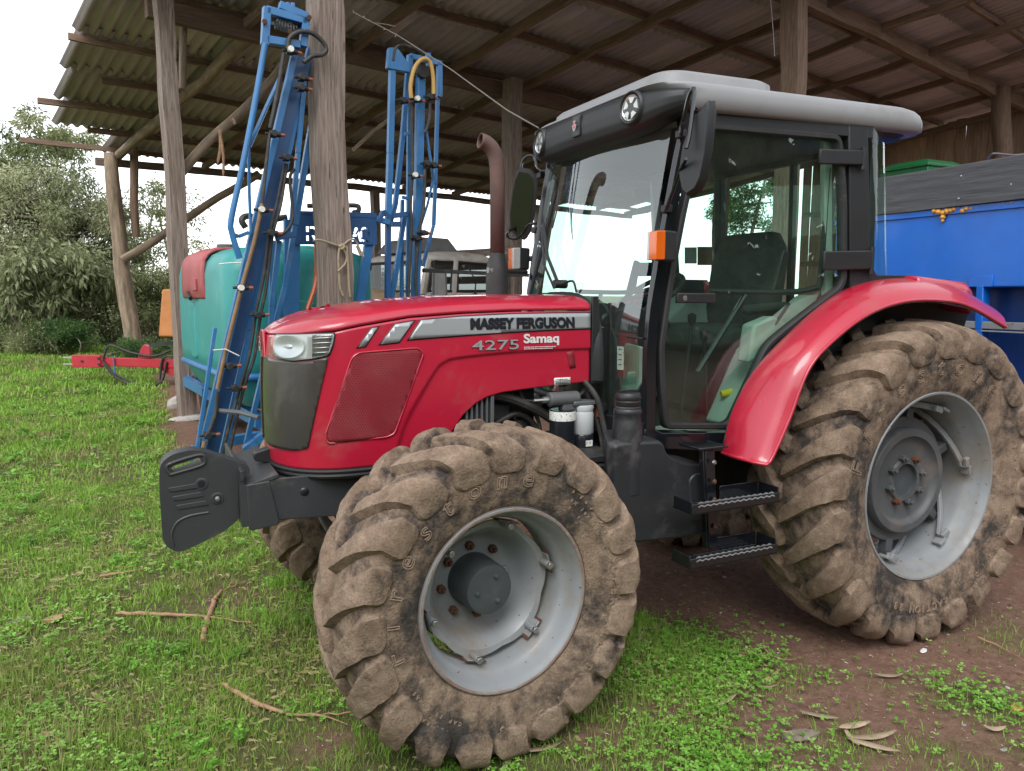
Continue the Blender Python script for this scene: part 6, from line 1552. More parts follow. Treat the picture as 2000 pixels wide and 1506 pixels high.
def grass_mask(x, y):
    x, y = np.asarray(x, float), np.asarray(y, float)
    yb = [-6, -3, -2.0, -1.6, -1.3, -1.0, -.64, -.3, .1, .5, .9, 1.5, 2.6, 3.2, 4.5, 6, 8, 12, 15.5, 16.5, 40]
    xb = [1.6, 1.35, 1.12, 1.02, 1.0, 1.16, 1.36, 1.16, .55, .2, .0, .02, .0, -.25, -.70, -.85, -.95, -1.0, -.6, 30, 400]
    w = .35 * (vnoise(x, y, 1.7, 4) - .5) + .28 * (vnoise(x, y, 5, 5) - .5)
    g = sstep(.16, -.14, x - np.interp(y, yb, xb) + w)
    for cx, cy_, r, a in ((-.72, .98, .22, .75), (-.45, .95, .16, .7), (-.55, -.62, .14, .9), (-.35, 1.55, .25, .5), (-.9, 6.9, .5, .6), (.42, -1.02, .15, .85), (.75, -.98, .13, .9), (-.25, -1.15, .12, .6), (-2.2, 2.2, .25, .4), (-1.5, 4.2, .4, .35), (.55, -1.32, .10, .6), (-1.15, .15, .10, .35), (-1.9, .9, .14, .35)):
        g = g * (1 - a * np.exp(-((x - cx) ** 2 + (y - cy_) ** 2) / (r * r)))
    for cx, cy_, r, a in ((1.98, -1.52, .17, 1.0), (2.75, -1.22, .28, .35), (1.55, -1.02, .10, .35), (1.30, -1.00, .10, .5), (1.75, -1.22, .08, .3), (1.5, -1.75, .16, .7), (1.2, -1.5, .14, .6), (1.85, -1.9, .2, .6), (2.5, -1.05, .2, .22)):
        g = np.maximum(g, a * np.exp(-((x - cx) ** 2 + (y - cy_) ** 2) / (r * r)) * (.45 + .9 * vnoise(x, y, 14, 8)))
    return np.clip(g, 0, 1)
ux = np.concatenate([np.linspace(-400, -30, 16)[:-1], np.linspace(-30, -5, 40)[:-1], np.linspace(-5, 4, 260)[:-1], np.linspace(4, 30, 60)[:-1], np.linspace(30, 400, 16)])
uy = np.concatenate([np.linspace(-400, -20, 12)[:-1], np.linspace(-20, -3, 24)[:-1], np.linspace(-3, 4, 210)[:-1], np.linspace(4, 20, 110)[:-1], np.linspace(20, 60, 24)[:-1], np.linspace(60, 700, 16)])
GX, GY = np.meshgrid(ux, uy, indexing='ij')
GV = np.stack([GX, GY, gz(GX, GY)], -1).reshape(-1, 3)
def ground_material():
    m = bpy.data.materials.new('ground'); m.use_nodes = True; nt = m.node_tree; b = nt.nodes['Principled BSDF']
    tc = nd(nt, 'ShaderNodeTexCoord'); vec = tc.outputs['Object']
    at = nd(nt, 'ShaderNodeAttribute'); at.attribute_name = 'grassy'
    n1 = noise_tex(nt, vec, 1.6, 8, .65); n2 = noise_tex(nt, vec, 22, 8, .7); n3 = noise_tex(nt, vec, 150, 4, .65); n4 = noise_tex(nt, vec, 420, 2, .5)
    dirt = ramp(nt, n2, [(.25, (.085, .046, .033)), (.5, (.195, .112, .080)), (.75, (.31, .205, .152))])
    dirt = mixc(nt, ramp(nt, n1, [(.35, 0.0), (.7, .6)]), dirt, (.20, .118, .086))
    dirt = mixc(nt, ramp(nt, n4, [(.66, 0.0), (.72, .8)]), dirt, (.32, .25, .20))
    dirt = mixc(nt, ramp(nt, n3, [(.62, 0.0), (.70, .55)]), dirt, (.24, .16, .115))
    soil = ramp(nt, n2, [(.3, (.045, .050, .020)), (.55, (.095, .110, .035)), (.8, (.17, .16, .07))])
    thatch = mixc(nt, ramp(nt, n3, [(.5, 0.0), (.66, .7)]), soil, (.19, .165, .085))
    c = mixc(nt, at.outputs['Fac'], dirt, thatch)
    lk(nt, c, b.inputs['Base Color']); b.inputs['Roughness'].default_value = .95; b.inputs['Specular IOR Level'].default_value = .15
    bn = nd(nt, 'ShaderNodeBump'); bn.inputs['Strength'].default_value = .8; bn.inputs['Distance'].default_value = .012
    h = mathn(nt, 'ADD', mathn(nt, 'MULTIPLY', n2, 1.4), n3); lk(nt, h, bn.inputs['Height']); lk(nt, bn.outputs[0], b.inputs['Normal'])
    MATS['ground'] = m
ground_material()
GR = npmesh('ground', GV, grid_faces(len(ux), len(uy))[:, ::-1], 'ground'); tag(GR, 'trodden brown soil and mossy turf', None, None, 'structure')
at = GR.data.attributes.new('grassy', 'FLOAT', 'POINT'); at.data.foreach_set('value', grass_mask(GX, GY).ravel().astype(np.float32))

# ------------------------------------------------------------------ grass, clover and weeds (uncountable)
def leaf_material(name, cols, rough=.55, transl=.35):
    m = bpy.data.materials.new(name); m.use_nodes = True; nt = m.node_tree; b = nt.nodes['Principled BSDF']; out = nt.nodes['Material Output']
    at = nd(nt, 'ShaderNodeAttribute'); at.attribute_name = 'tint'
    c = ramp(nt, at.outputs['Fac'], [(i / (len(cols) - 1), q) for i, q in enumerate(cols)])
    lk(nt, c, b.inputs['Base Color']); b.inputs['Roughness'].default_value = rough; b.inputs['Specular IOR Level'].default_value = .3
    tr = nd(nt, 'ShaderNodeBsdfTranslucent'); lk(nt, c, tr.inputs[0]); mx = nd(nt, 'ShaderNodeMixShader'); mx.inputs[0].default_value = transl
    lk(nt, b.outputs[0], mx.inputs[1]); lk(nt, tr.outputs[0], mx.inputs[2]); lk(nt, mx.outputs[0], out.inputs[0]); MATS[name] = m
leaf_material('grass', [(.46, .39, .20), (.31, .36, .11), (.21, .37, .055), (.28, .49, .07), (.42, .62, .14)])
leaf_material('clover', [(.10, .26, .03), (.17, .40, .05), (.27, .54, .09), (.40, .64, .18)])
def scatter(n, x0, x1, y0, y1, wfun):
    x = nrg.uniform(x0, x1, n); y = nrg.uniform(y0, y1, n); k = nrg.random(n) < wfun(x, y); return x[k], y[k]
def in_view(x, y, m=.5):
    # keep what the photograph could show, with a margin on every side
    d = np.stack([x - CAM[0], y - CAM[1]], -1); dp = d @ (FW[:2] / np.linalg.norm(FW[:2])); lt = d @ RT0[:2]
    return (dp > .7) & (np.abs(lt) < dp * (.70 + m) + .6)
def blades(x, y, hgt, wid, tint, lean=.55):
    n = len(x); z = gz(x, y); a = nrg.random(n) * 6.283; c, s = np.cos(a), np.sin(a); b = nrg.random(n) * 6.283; ln = nrg.random(n) * lean * hgt
    dx, dy = np.cos(b) * ln, np.sin(b) * ln; v = np.zeros((n, 5, 3))
    w = wid[:, None] * .5
    for i, (k, t, ww) in enumerate(((-1, 0, 1), (1, 0, 1), (-1, .55, .8), (1, .55, .8), (0, 1, 0))):
        v[:, i, 0] = x + c * k * ww * w[:, 0] + dx * t ** 1.8; v[:, i, 1] = y + s * k * ww * w[:, 0] + dy * t ** 1.8; v[:, i, 2] = z + hgt * t * (1 - .25 * lean * t) - .004
    base = (np.arange(n) * 5)[:, None]
    f = np.concatenate([base + [0, 1, 3], base + [0, 3, 2], base + [2, 3, 4]])
    return v.reshape(-1, 3), f, np.repeat(tint, 5)
def emit(name, parts, mat, label):
    V_, F_, T_ = [], [], []; o = 0
    for v, f, t in parts: V_.append(v); F_.append(f + o); T_.append(t); o += len(v)
    ob = npmesh(name, np.concatenate(V_), np.concatenate(F_), mat, smooth=False)
    ob.data.attributes.new('tint', 'FLOAT', 'POINT').data.foreach_set('value', np.concatenate(T_).astype(np.float32))
    return tag(ob, label, name.replace('_', ' '), None, 'stuff')
parts = []
def tone(x, y):
    # dry and lush patches
    t = .28 + .55 * vnoise(x, y, 1.3, 21) + .25 * (vnoise(x, y, 4.5, 22) - .5) + nrg.normal(0, .13, len(x))
    dry = vnoise(x, y, 2.3, 23) > .66
    return np.clip(np.where(dry & (nrg.random(len(x)) < .45), t * .25, t), 0, 1)
clump = lambda x, y: grass_mask(x, y) * (.06 + 1.30 * vnoise(x, y, 7, 24) * (.5 + vnoise(x, y, 2.2, 25)))
for (n, x0, x1, y0, y1, h0, h1, w0, w1) in ((170000, -2.6, 1.6, -2.3, .8, .018, .085, .0022, .0050), (130000, -4.6, 1.2, .8, 4.2, .025, .075, .004, .008), (120000, -9, 1.0, 4.2, 10.5, .035, .10, .008, .016), (90000, -16, 2.0, 10.5, 17.5, .05, .15, .015, .030), (16000, 1.0, 3.4, -2.6, -.6, .02, .055, .0024, .0046)):
    x, y = scatter(n, x0, x1, y0, y1, clump); k = in_view(x, y); x, y = x[k], y[k]
    k = nrg.random(len(x)); h = (h0 + (h1 - h0) * k ** 2.2) * (.6 + .8 * vnoise(x, y, 1.8, 26)); w = w0 + (w1 - w0) * nrg.random(len(x))
    parts.append(blades(x, y, h, w, tone(x, y)))
# taller tufts and rank clumps
for (n, x0, x1, y0, y1, hm, wm) in ((260, -2.4, 1.2, -2.0, .8, .10, .005), (240, -4.5, .3, .8, 4.5, .12, .008), (260, -9, -.5, 4.5, 14, .17, .018)):
    tx, ty = scatter(n, x0, x1, y0, y1, lambda a, b: grass_mask(a, b)); m = 46
    x = np.repeat(tx, m) + nrg.normal(0, .028 * hm / .08, len(tx) * m); y = np.repeat(ty, m) + nrg.normal(0, .028 * hm / .08, len(tx) * m); k = in_view(x, y); th = np.repeat(nrg.uniform(.45, 1.15, len(tx)), m); tt = np.repeat(nrg.normal(.62, .16, len(tx)), m)
    x, y, th, tt = x[k], y[k], th[k], tt[k]
    parts.append(blades(x, y, hm * th * nrg.uniform(.35, 1.0, len(x)), wm * nrg.uniform(.5, 1.0, len(x)), np.clip(tt + nrg.normal(0, .10, len(x)), 0, 1), 1.0))
# flattened dry thatch between the blades
for (n, x0, x1, y0, y1, L0, w0) in ((24000, -2.6, 1.5, -2.3, .8, .05, .0028), (12000, -4.5, 1, .8, 4.5, .07, .005), (6000, -9, .5, 4.5, 12, .12, .010)):
    x, y = scatter(n, x0, x1, y0, y1, lambda a, b: grass_mask(a, b) * np.clip((vnoise(a, b, 1.9, 51) - .30) * 2.2, .05, 1)); k = in_view(x, y); x, y = x[k], y[k]; m = len(x)
    a = nrg.random(m) * 6.283; L = L0 * nrg.uniform(.4, 1.2, m); z = gz(x, y) + nrg.uniform(.004, .022, m); c, s = np.cos(a), np.sin(a); w = w0 * .5
    v = np.stack([np.stack([x + c * L * t - s * w * q, y + s * L * t + c * w * q, z + nrg.normal(0, .006, m)], -1) for t, q in ((0, -1), (0, 1), (.5, -1), (.5, 1), (1, 0))], 1).reshape(-1, 3); b = (np.arange(m) * 5)[:, None]
    parts.append((v, np.concatenate([b + [0, 1, 3], b + [0, 3, 2], b + [2, 3, 4]]), np.repeat(np.clip(nrg.normal(.07, .07, m), 0, .3), 5)))
emit('grass', parts, 'grass', 'short bright green grass growing around the tractor')
def clovers(x, y, s, hgt, tint):
    n = len(x); z = gz(x, y) + hgt; V_ = []; F_ = []; T_ = []; a0 = nrg.random(n) * 6.283; q = 0
    for k in range(3):
        a = a0 + k * 2.094; c, sn = np.cos(a), np.sin(a); tl = nrg.uniform(-.35, .5, n)
        for (u, w, up) in ((0, 0, 0), (.55, -.42, .1), (1.0, -.28, .2), (.9, 0, .16), (1.0, .28, .2), (.55, .42, .1)):
            V_.append(np.stack([x + s * (c * u - sn * w), y + s * (sn * u + c * w), z + s * tl * u + s * up * .4], -1))
    v = np.stack(V_, 1).reshape(-1, 3); b = (np.arange(n) * 18)[:, None]
    f = []
    for k in range(3):
        o = k * 6
        f += [b + [o, o + 1, o + 2], b + [o, o + 2, o + 3], b + [o, o + 3, o + 4], b + [o, o + 4, o + 5]]
    return v, np.concatenate(f), np.repeat(np.clip(tint, 0, 1), 18)
cm = lambda x, y: grass_mask(x, y) * np.clip((vnoise(x, y, 2.6, 31) - .42) * 3.2, .06, 1) * (vnoise(x, y, 9, 32) > .35)
parts = []
for (n, x0, x1, y0, y1, s0) in ((14000, -2.2, 1.6, -2.2, .6, .011), (7000, 1.0, 3.2, -2.4, -.6, .011), (9000, -4.5, 1, .6, 4.5, .016), (8000, -10, .5, 4.5, 16, .035)):
    x, y = scatter(n, x0, x1, y0, y1, cm); k = in_view(x, y); x, y = x[k], y[k]; m = len(x)
    parts.append(clovers(x, y, s0 * nrg.uniform(.6, 1.5, m), nrg.uniform(.008, .045, m) * (1 if s0 < .02 else 2), .25 + .6 * vnoise(x, y, 3, 33) + nrg.normal(0, .14, m)))
for (cx, cy_, r, n) in ((1.22, -.62, .20, 520), (1.35, -.85, .10, 160), (.62, -1.33, .16, 420), (1.98, -1.52, .14, 260), (.85, -1.5, .2, 320), (1.1, -.9, .22, 300), (-.28, 6.9, .3, 60)):
    x = nrg.normal(cx, r, n); y = nrg.normal(cy_, r, n); parts.append(clovers(x, y, .012 * nrg.uniform(.6, 1.5, n), nrg.uniform(.01, .05, n), .45 + nrg.normal(0, .2, n)))
# broad-leaved weeds
for (n, x0, x1, y0, y1, s0) in ((46, -2.4, 1.0, -2.0, .9, .030), (70, -4.5, .2, .9, 5, .045), (70, -9, -.6, 5, 14, .08)):
    tx, ty = scatter(n * 2, x0, x1, y0, y1, lambda a, b: grass_mask(a, b) * .7); m = 9
    x = np.repeat(tx, m) + nrg.normal(0, s0 * .6, len(tx) * m); y = np.repeat(ty, m) + nrg.normal(0, s0 * .6, len(tx) * m); k = in_view(x, y); x, y = x[k], y[k]
    parts.append(clovers(x, y, s0 * .6 * nrg.uniform(.5, 1.2, len(x)), nrg.uniform(.02, .07, len(x)), nrg.normal(.3, .2, len(x))))
emit('clover', parts, 'clover', 'low clover and small weeds among the grass')
# fine litter on the bare soil
leaf_material('litter', [(.10, .06, .04), (.22, .15, .10), (.36, .27, .19), (.50, .44, .38)], .9, .0)
x, y = scatter(26000, -2.5, 6, -2.6, 2.5, lambda x, y: (1 - grass_mask(x, y) * .85) * (.3 + vnoise(x, y, 3, 41))); k = in_view(x, y); x, y = x[k], y[k]; n = len(x)
a = nrg.random(n) * 6.283; L = .004 + .016 * nrg.random(n) ** 3; w = .0015 + .002 * nrg.random(n); z = gz(x, y) + .003; c, s = np.cos(a), np.sin(a)
v = np.stack([np.stack([x + c * L * i - s * w * j, y + s * L * i + c * w * j, z + .004 * nrg.random(n)], -1) for i, j in ((-1, 0), (0, -1), (1, 0), (0, 1))], 1).reshape(-1, 3)
b = (np.arange(n) * 4)[:, None]
emit('litter', [(v, np.concatenate([b + [0, 1, 2], b + [0, 2, 3]]), np.repeat(nrg.random(n) ** 1.5, 4))], 'litter', 'fine woody chips and bark crumbs strewn on the soil')

# crumbly clods of soil
leaf_material('clod', [(.07, .038, .027), (.13, .075, .053), (.20, .125, .09)], .95, .0)
x, y = scatter(9000, -1.2, 5, -2.4, 2.0, lambda a, b: (1 - grass_mask(a, b)) * np.clip((vnoise(a, b, 2.6, 61) - .35) * 2.4, .08, 1)); k = in_view(x, y); x, y = x[k], y[k]; n = len(x)
s = .004 + .014 * nrg.random(n) ** 4; z = gz(x, y)
P = [np.stack([x + s * dx * nrg.uniform(.6, 1.2, n), y + s * dy * nrg.uniform(.6, 1.2, n), z + s * dz * nrg.uniform(.6, 1.1, n)], -1) for dx, dy, dz in ((1, 0, -.1), (.2, 1, 0), (-1, .3, -.1), (-.3, -1, 0), (.1, .1, .8))]
v = np.stack(P, 1).reshape(-1, 3); b = (np.arange(n) * 5)[:, None]
emit('clod', [(v, np.concatenate([b + [0, 1, 4], b + [1, 2, 4], b + [2, 3, 4], b + [3, 0, 4]]), np.repeat(nrg.random(n), 5))], 'clod', 'crumbly clods of brown soil on the bare ground')

# ------------------------------------------------------------------ sticks, leaves and stones lying about
def gp(u, v, lift=.0):
    d = ray(u, v); t = -CAM[2] / d[2]; q = CAM + d * t; return Vector((q[0], q[1], float(gz(q[0], q[1])) + lift))
def stick(name, pts, r, label, flat=False, taper=.4, lift=.018, mat='stick'):
    P = bez([gp(u, v, lift) for u, v in pts], 6); m = len(P)
    P = [p + Vector((mnoise.noise((i * .7, 3, 0)) * r, mnoise.noise((i * .7, 9, 0)) * r, mnoise.noise((i * .6, 1, 0)) * r * .8)) for i, p in enumerate(P)]
    rs = [r * (.55 + .45 * math.sin(math.pi * min(1, (i + 1) / m * 1.2 + .1)) - (1 - taper) * .5 * i / m) for i in range(m)]
    b = B().tube(P, rs, 7)
    return tag(b.build(name, mat, None, angle=60), label, 'stick', 'sticks fallen in the grass')
stick('stick', ((228, 1203), (300, 1205), (400, 1212), (495, 1223)), .012, 'long pinkish stick lying nearly level in the grass left of the front wheel')
stick('stick', ((396, 1255), (404, 1225), (415, 1195), (425, 1170), (445, 1155), (478, 1140)), .016, 'forked grey bark strip crossing the long pinkish stick')
stick('stick', ((435, 1338), (480, 1362), (530, 1385), (600, 1403), (690, 1400)), .012, 'thick peeling branch running under the front tyre')
stick('stick', ((560, 1400), (630, 1405), (680, 1425)), .007, 'thin twig beside the thick peeling branch at the front tyre')
stick('stick', ((195, 1130), (230, 1125), (290, 1120)), .010, 'short pale stick in the grass below the front weights')
stick('stick', ((1450, 1280), (1480, 1285), (1500, 1290)), .006, 'short straw on bare soil right of the front wheel')
stick('stick', ((1400, 1272), (1440, 1272), (1475, 1276)), .004, 'thin pale straw at the edge of the clover patch')
stick('stick', ((1490, 1255), (1495, 1275), (1520, 1290), (1555, 1292)), .006, 'crooked root twig on the soil below the rear tyre')
stick('stick', ((1910, 1250), (1950, 1265), (2000, 1290)), .005, 'long thin straw on the soil at the right edge of the picture')
stick('stick', ((790, 1390), (780, 1410), (770, 1425)), .004, 'tiny twig leaning near the foot of the front tyre') if False else None
def leaf_mesh(L, W, curl, seed):
    r = random.Random(seed); b = B(); n = 9; rows = []
    for i in range(n):
        t = i / (n - 1); w = W * math.sin(math.pi * min(.97, t * .93 + .04)) ** .8; bend = .10 * L * math.sin(t * 2.2 + seed); z = curl * L * (t - .5) ** 2 * 2
        rows.append([(L * (t - .5), bend - w / 2, z + curl * W * .6), (L * (t - .5), bend, z), (L * (t - .5), bend + w / 2, z + curl * W * .6)])
    return b.loft(rows, caps=False, closed=False).mesh('dry_leaf', 'dry_leaf', 60)
LM = [leaf_mesh(.15, .028, .12, 1), leaf_mesh(.12, .022, .2, 2), leaf_mesh(.17, .024, .08, 3), leaf_mesh(.09, .024, .25, 4)]
LL = 'curled brown dry leaf lying on the bare soil in the foreground'
def leaf(u, v, rz, k, s=1.0):
    o = bpy.data.objects.new('dry_leaf', LM[k]); COL.objects.link(o); o.location = gp(u, v, .014); o.rotation_euler = (rng.uniform(-.25, .25), rng.uniform(-.15, .15), rz); o.scale = (s, s, s)
    m = o.modifiers.new('t', 'SOLIDIFY'); m.thickness = .0016
    return tag(o, LL, 'leaf', 'dry leaves scattered on the soil')
for (u, v, rz, k, s, lab) in (
    (1408, 1372, 0.25, 2, 1.1, 'long pale dry leaf on soil left of the crumpled grey leaf'),
    (1600, 1408, -0.6, 0, 1.0, 'curled dry leaf just above the crumpled grey leaf'),
    (1672, 1430, 0.1, 0, 1.2, 'highest of the dry leaves lying crossed right of the crumpled leaf'),
    (1660, 1445, 1.4, 1, 1.0, 'short upright dry leaf in the crossed pile of leaves'),
    (1700, 1440, -0.2, 2, 1.2, 'long level dry leaf in the crossed pile of leaves'),
    (1705, 1465, -0.9, 0, 1.2, 'lowest slanting dry leaf in the crossed pile of leaves'),
    (1735, 1325, -0.4, 1, 1.0, 'slim dry leaf on open soil below the rear rim'),
    (1500, 1345, -0.3, 1, 0.8, 'small brown leaf on soil near the clover edge'),
    (1270, 1235, 0.3, 0, 1.1, 'dry leaf at the right side of the front tyre in clover'),
    (1245, 1255, 0.6, 3, 1.0, 'short curled leaf touching the right edge of the front tyre'),
    (1050, 1465, 0.2, 2, 1.3, 'long dry leaf right of the front tyre foot'),
    (985, 1480, 1.1, 2, 1.2, 'steep dry leaf beneath the front tyre'),
    (1940, 1435, -0.5, 3, 1.0, 'small dry leaf below the grass tuft at the right edge'),
    (1325, 1452, -0.8, 3, 0.9, 'small leaf in the grass at the bottom right of the front tyre'),
    (700, 1350, 0.4, 1, 1.1, 'pale leaf in the grass left of the front tyre'),
    (575, 1150, 0.2, 3, 1.0, 'brown leaf in the grass under the front weights')):
    leaf(u, v, rz, k, s)['label'] = lab
# larger litter in the grass: two bark slabs, a crumpled leaf, pale scraps and stones
def slab_(name, u, v, rz, sx, sy, sz, mat, label, cat, seed):
    r = random.Random(seed); n = 10; rings = []
    for z, k in ((0, .9), (.5, 1.0), (1, .8)): rings.append([(sx * k * math.cos(a) * r.uniform(.8, 1.15), sy * k * math.sin(a) * r.uniform(.75, 1.2), sz * z + .3 * sz * math.cos(a)) for a in np.linspace(0, 2 * math.pi, n, endpoint=False)])
    o = B().loft(rings).build(name, mat, None, bevel=.002, angle=40); o.location = gp(u, v, .004); o.rotation_euler = (0, 0, rz); return tag(o, label, cat)
slab_('bark_slab', 38, 1218, .2, .075, .035, .018, 'bark', 'grey slab of bark in the grass at the left edge', 'bark', 1)
slab_('bark_slab', 105, 1215, -.1, .055, .03, .022, 'stick', 'reddish brown bark piece beside the grey bark slab', 'bark', 2)
slab_('crumpled_leaf', 1565, 1440, -.4, .075, .035, .020, 'bark', 'large crumpled grey leaf on the soil by the clover', 'leaf', 3)
slab_('white_scrap', 1803, 1274, .3, .028, .014, .006, 'decal_white', 'torn white scrap on the soil below the rear tyre', 'scrap', 4)
slab_('tan_scrap', 1985, 1388, .3, .03, .022, .012, 'hose_tan', 'tan scrap beside the small grass tuft at the right edge', 'scrap', 5)
slab_('concrete_rubble', 345, 795, .3, .14, .10, .16, 'stone', 'pale lump of concrete at the foot of the left shed post', 'rubble', 6)
slab_('concrete_rubble', 375, 818, .1, .30, .14, .05, 'stone', 'sandy concrete footing around the left shed post', 'rubble', 7)
st_me = []
for sd in range(3):
    r = random.Random(sd + 20); rings = [[(k * math.cos(a) * r.uniform(.8, 1.2), k * math.sin(a) * r.uniform(.7, 1.1), z) for a in np.linspace(0, 2 * math.pi, 7, endpoint=False)] for z, k in ((0, .8), (.4, 1), (.75, .55))]
    st_me.append(B().loft(rings).mesh('stone', 'stone', 50))
for (u, v, s, lab) in (
    (1307, 1118, 0.012, 'pale pebble on shaded soil left of the lower step'),
    (1416, 1123, 0.013, 'pale pebble on dark soil under the lower step'),
    (1408, 1198, 0.012, 'pebble on soil above the clover patch'),
    (1545, 1240, 0.011, 'pebble at the foot of the rear tyre'),
    (1812, 1328, 0.015, 'white pebble below the torn white scrap'),
    (1968, 1342, 0.013, 'pale pebble above the grass tuft at the right edge'),
    (1882, 1420, 0.012, 'white pebble left of the grass tuft at the right edge'),
    (1700, 1278, 0.01, 'tiny pebble under the middle of the rear tyre'),
    (1960, 1470, 0.013, 'pebble in the bottom right corner'),
    (1485, 1328, 0.013, 'reddish pebble in the middle of the bare soil'),
    (235, 776, 0.05, 'larger pale stone on the turf left of the sprayer'),
    (155, 787, 0.04, 'pale stone far out on the turf at the left')):
    o = bpy.data.objects.new('stone', st_me[int(u) % 3]); COL.objects.link(o); o.location = gp(u, v, 0); o.scale = (s, s * .8, s * .7); o.rotation_euler = (0, 0, u)
    tag(o, lab, 'stone', 'pale stones on the ground')

# ------------------------------------------------------------------ trees and shrubs
leaf_material('leaf_olive', [(.055, .075, .028), (.14, .175, .065), (.25, .285, .125), (.42, .44, .25)], .5, .42)
leaf_material('leaf_green', [(.025, .06, .018), (.05, .115, .03), (.095, .185, .05), (.19, .29, .10)], .5, .38)
leaf_material('leaf_pale', [(.12, .145, .07), (.24, .275, .14), (.37, .395, .22), (.52, .53, .34)], .55, .42)
def tree(name, base, hgt, crown, leaves, lsize, mat, label, cat='tree', group=None, seed=0, trunk=.12, stems=1, droop=.6, clusters=60, spread=.5, bare=0.0):
    r = np.random.default_rng(seed); rt = root(name, base, label, cat, group)
    base = Vector(base); cx, cy_, cz, rx, ry, rz = crown
    C = base + Vector((cx, cy_, cz)); tb_ = B(); pts = []
    for s in range(stems):
        a = r.random() * 6.28; b0 = base + Vector((math.cos(a), math.sin(a), 0)) * (.15 * (stems > 1)); top = C + Vector((r.normal() * rx * .3, r.normal() * ry * .3, rz * .35))
        mid = b0.lerp(top, .5) + Vector((r.normal() * .25, r.normal() * .25, 0)); P = bez([b0 - Vector((0, 0, .2)), mid, top], 6); m = len(P)
        tb_.tube(P, [trunk * (1 - .8 * i / m) for i in range(m)], 7); pts += P[m // 3:]
    cl = []
    for k in range(clusters):
        while True:
            q = r.uniform(-1, 1, 3)
            if .25 < np.linalg.norm(q) < 1: break
        c = C + Vector((q[0] * rx, q[1] * ry, q[2] * rz)); c.z = max(c.z, base.z + .25); cl.append((c, r.uniform(.6, 1.25)))
        s0 = min(pts, key=lambda p: (p - c).length + max(0, p.z - c.z) * 1.5); md = s0.lerp(c, .55) + Vector((0, 0, -.06 * (c - s0).length))
        tb_.tube(bez([s0, md, c], 3), [trunk * .22 * (1 - .12 * i) for i in range(7)], 4, caps=False)
    tb_.build('trunk', 'bark', rt, angle=60)
    n = int(leaves * 3.0); lsize = lsize * .64; ci = r.integers(0, len(cl), n); cc = np.array([cl[i][0][:] for i in ci]); sz = np.array([cl[i][1] for i in ci])
    d = r.normal(size=(n, 3)); d /= np.linalg.norm(d, axis=1)[:, None]; rad = r.random(n) ** .5 * spread * sz
    P = cc + d * rad[:, None] * [1, 1, .75]
    ax = d * .7 + r.normal(size=(n, 3)) * .5; ax[:, 2] -= droop; ax /= np.linalg.norm(ax, axis=1)[:, None]
    sd_ = np.cross(ax, r.normal(size=(n, 3))); sd_ /= np.linalg.norm(sd_, axis=1)[:, None]
    L = lsize * r.uniform(.6, 1.3, n)[:, None]; W = L * r.uniform(.20, .34, n)[:, None]; up = np.cross(ax, sd_)
    v = np.stack([P, P + ax * L * .45 + sd_ * W * .5 + up * W * .12, P + ax * L, P + ax * L * .45 - sd_ * W * .5 + up * W * .12], 1).reshape(-1, 3); b = (np.arange(n) * 4)[:, None]
    v[:, 2] = np.maximum(v[:, 2], base.z + .02)
    ob = npmesh('crown', v, np.concatenate([b + [0, 1, 2], b + [0, 2, 3]]), mat, smooth=False, parent=rt)
    tint = np.clip(.5 + .28 * r.normal(size=len(cl))[ci] + .16 * r.normal(size=n), 0, 1)
    ob.data.attributes.new('tint', 'FLOAT', 'POINT').data.foreach_set('value', np.repeat(tint, 4).astype(np.float32))
    return rt
def gpt(u, d): q = pt(u, 600, d); return Vector((q.x, q.y, float(gz(q.x, q.y))))
tree('slender_tree', gpt(105, 20.5), 6.4, (0, 0, 4.6, 1.5, 1.4, 1.5), 5200, .21, 'leaf_olive', 'tall slender tree with drooping olive leaves against the sky', seed=1, trunk=.10, clusters=46, spread=.42)
tree('broad_tree', gpt(60, 19.2), 5, (0, 0, 3.0, 2.2, 1.6, 1.5), 11000, .17, 'leaf_pale', 'broad pale grey green tree in the middle of the thicket', seed=2, trunk=.13, stems=3, clusters=90, spread=.5)
tree('broad_tree', gpt(215, 20.8), 5, (0, 0, 2.5, 1.4, 1.3, 1.6), 7000, .17, 'leaf_olive', 'olive green tree just left of the round log post', seed=3, trunk=.11, stems=2, clusters=80, spread=.46)
tree('airy_tree', gpt(325, 22.5), 5, (0, 0, 3.1, 1.3, 1.2, 1.5), 1500, .20, 'leaf_olive', 'airy tree with open branches showing sky right of the log post', seed=4, trunk=.08, stems=2, clusters=44, spread=.36)
tree('dark_tree', gpt(-120, 20), 5.5, (0, 0, 3.0, 2.4, 1.8, 2.4), 9000, .20, 'leaf_green', 'dense dark green tree at the left edge of the thicket', seed=5, trunk=.14, stems=2, clusters=80, spread=.55)
tree('dark_tree', gpt(-420, 22), 6, (0, 0, 3.2, 2.6, 2, 2.6), 6000, .24, 'leaf_green', 'dark tree beyond the left edge of the picture', seed=6, trunk=.14, stems=2, clusters=60, spread=.6)
tree('broadleaf_shrub', gpt(105, 17.4), 3, (0, 0, 1.6, 1.3, .9, .85), 2600, .30, 'leaf_pale', 'shrub with long pale drooping leaves in front of the thicket', 'shrub', seed=7, trunk=.05, stems=4, clusters=48, spread=.42, droop=.9)
tree('dark_shrub', gpt(20, 18.4), 2.5, (0, 0, .95, 2.0, 1.2, 1.0), 7000, .14, 'leaf_green', 'dark tangled undergrowth at the foot of the pale tree', 'shrub', seed=8, trunk=.04, stems=5, clusters=80, spread=.45)
tree('dark_shrub', gpt(235, 18.6), 2.5, (0, 0, 1.0, 1.9, 1.1, 1.1), 8000, .14, 'leaf_olive', 'dark brushy shrub behind the round log post', 'shrub', seed=9, trunk=.04, stems=5, clusters=90, spread=.45)
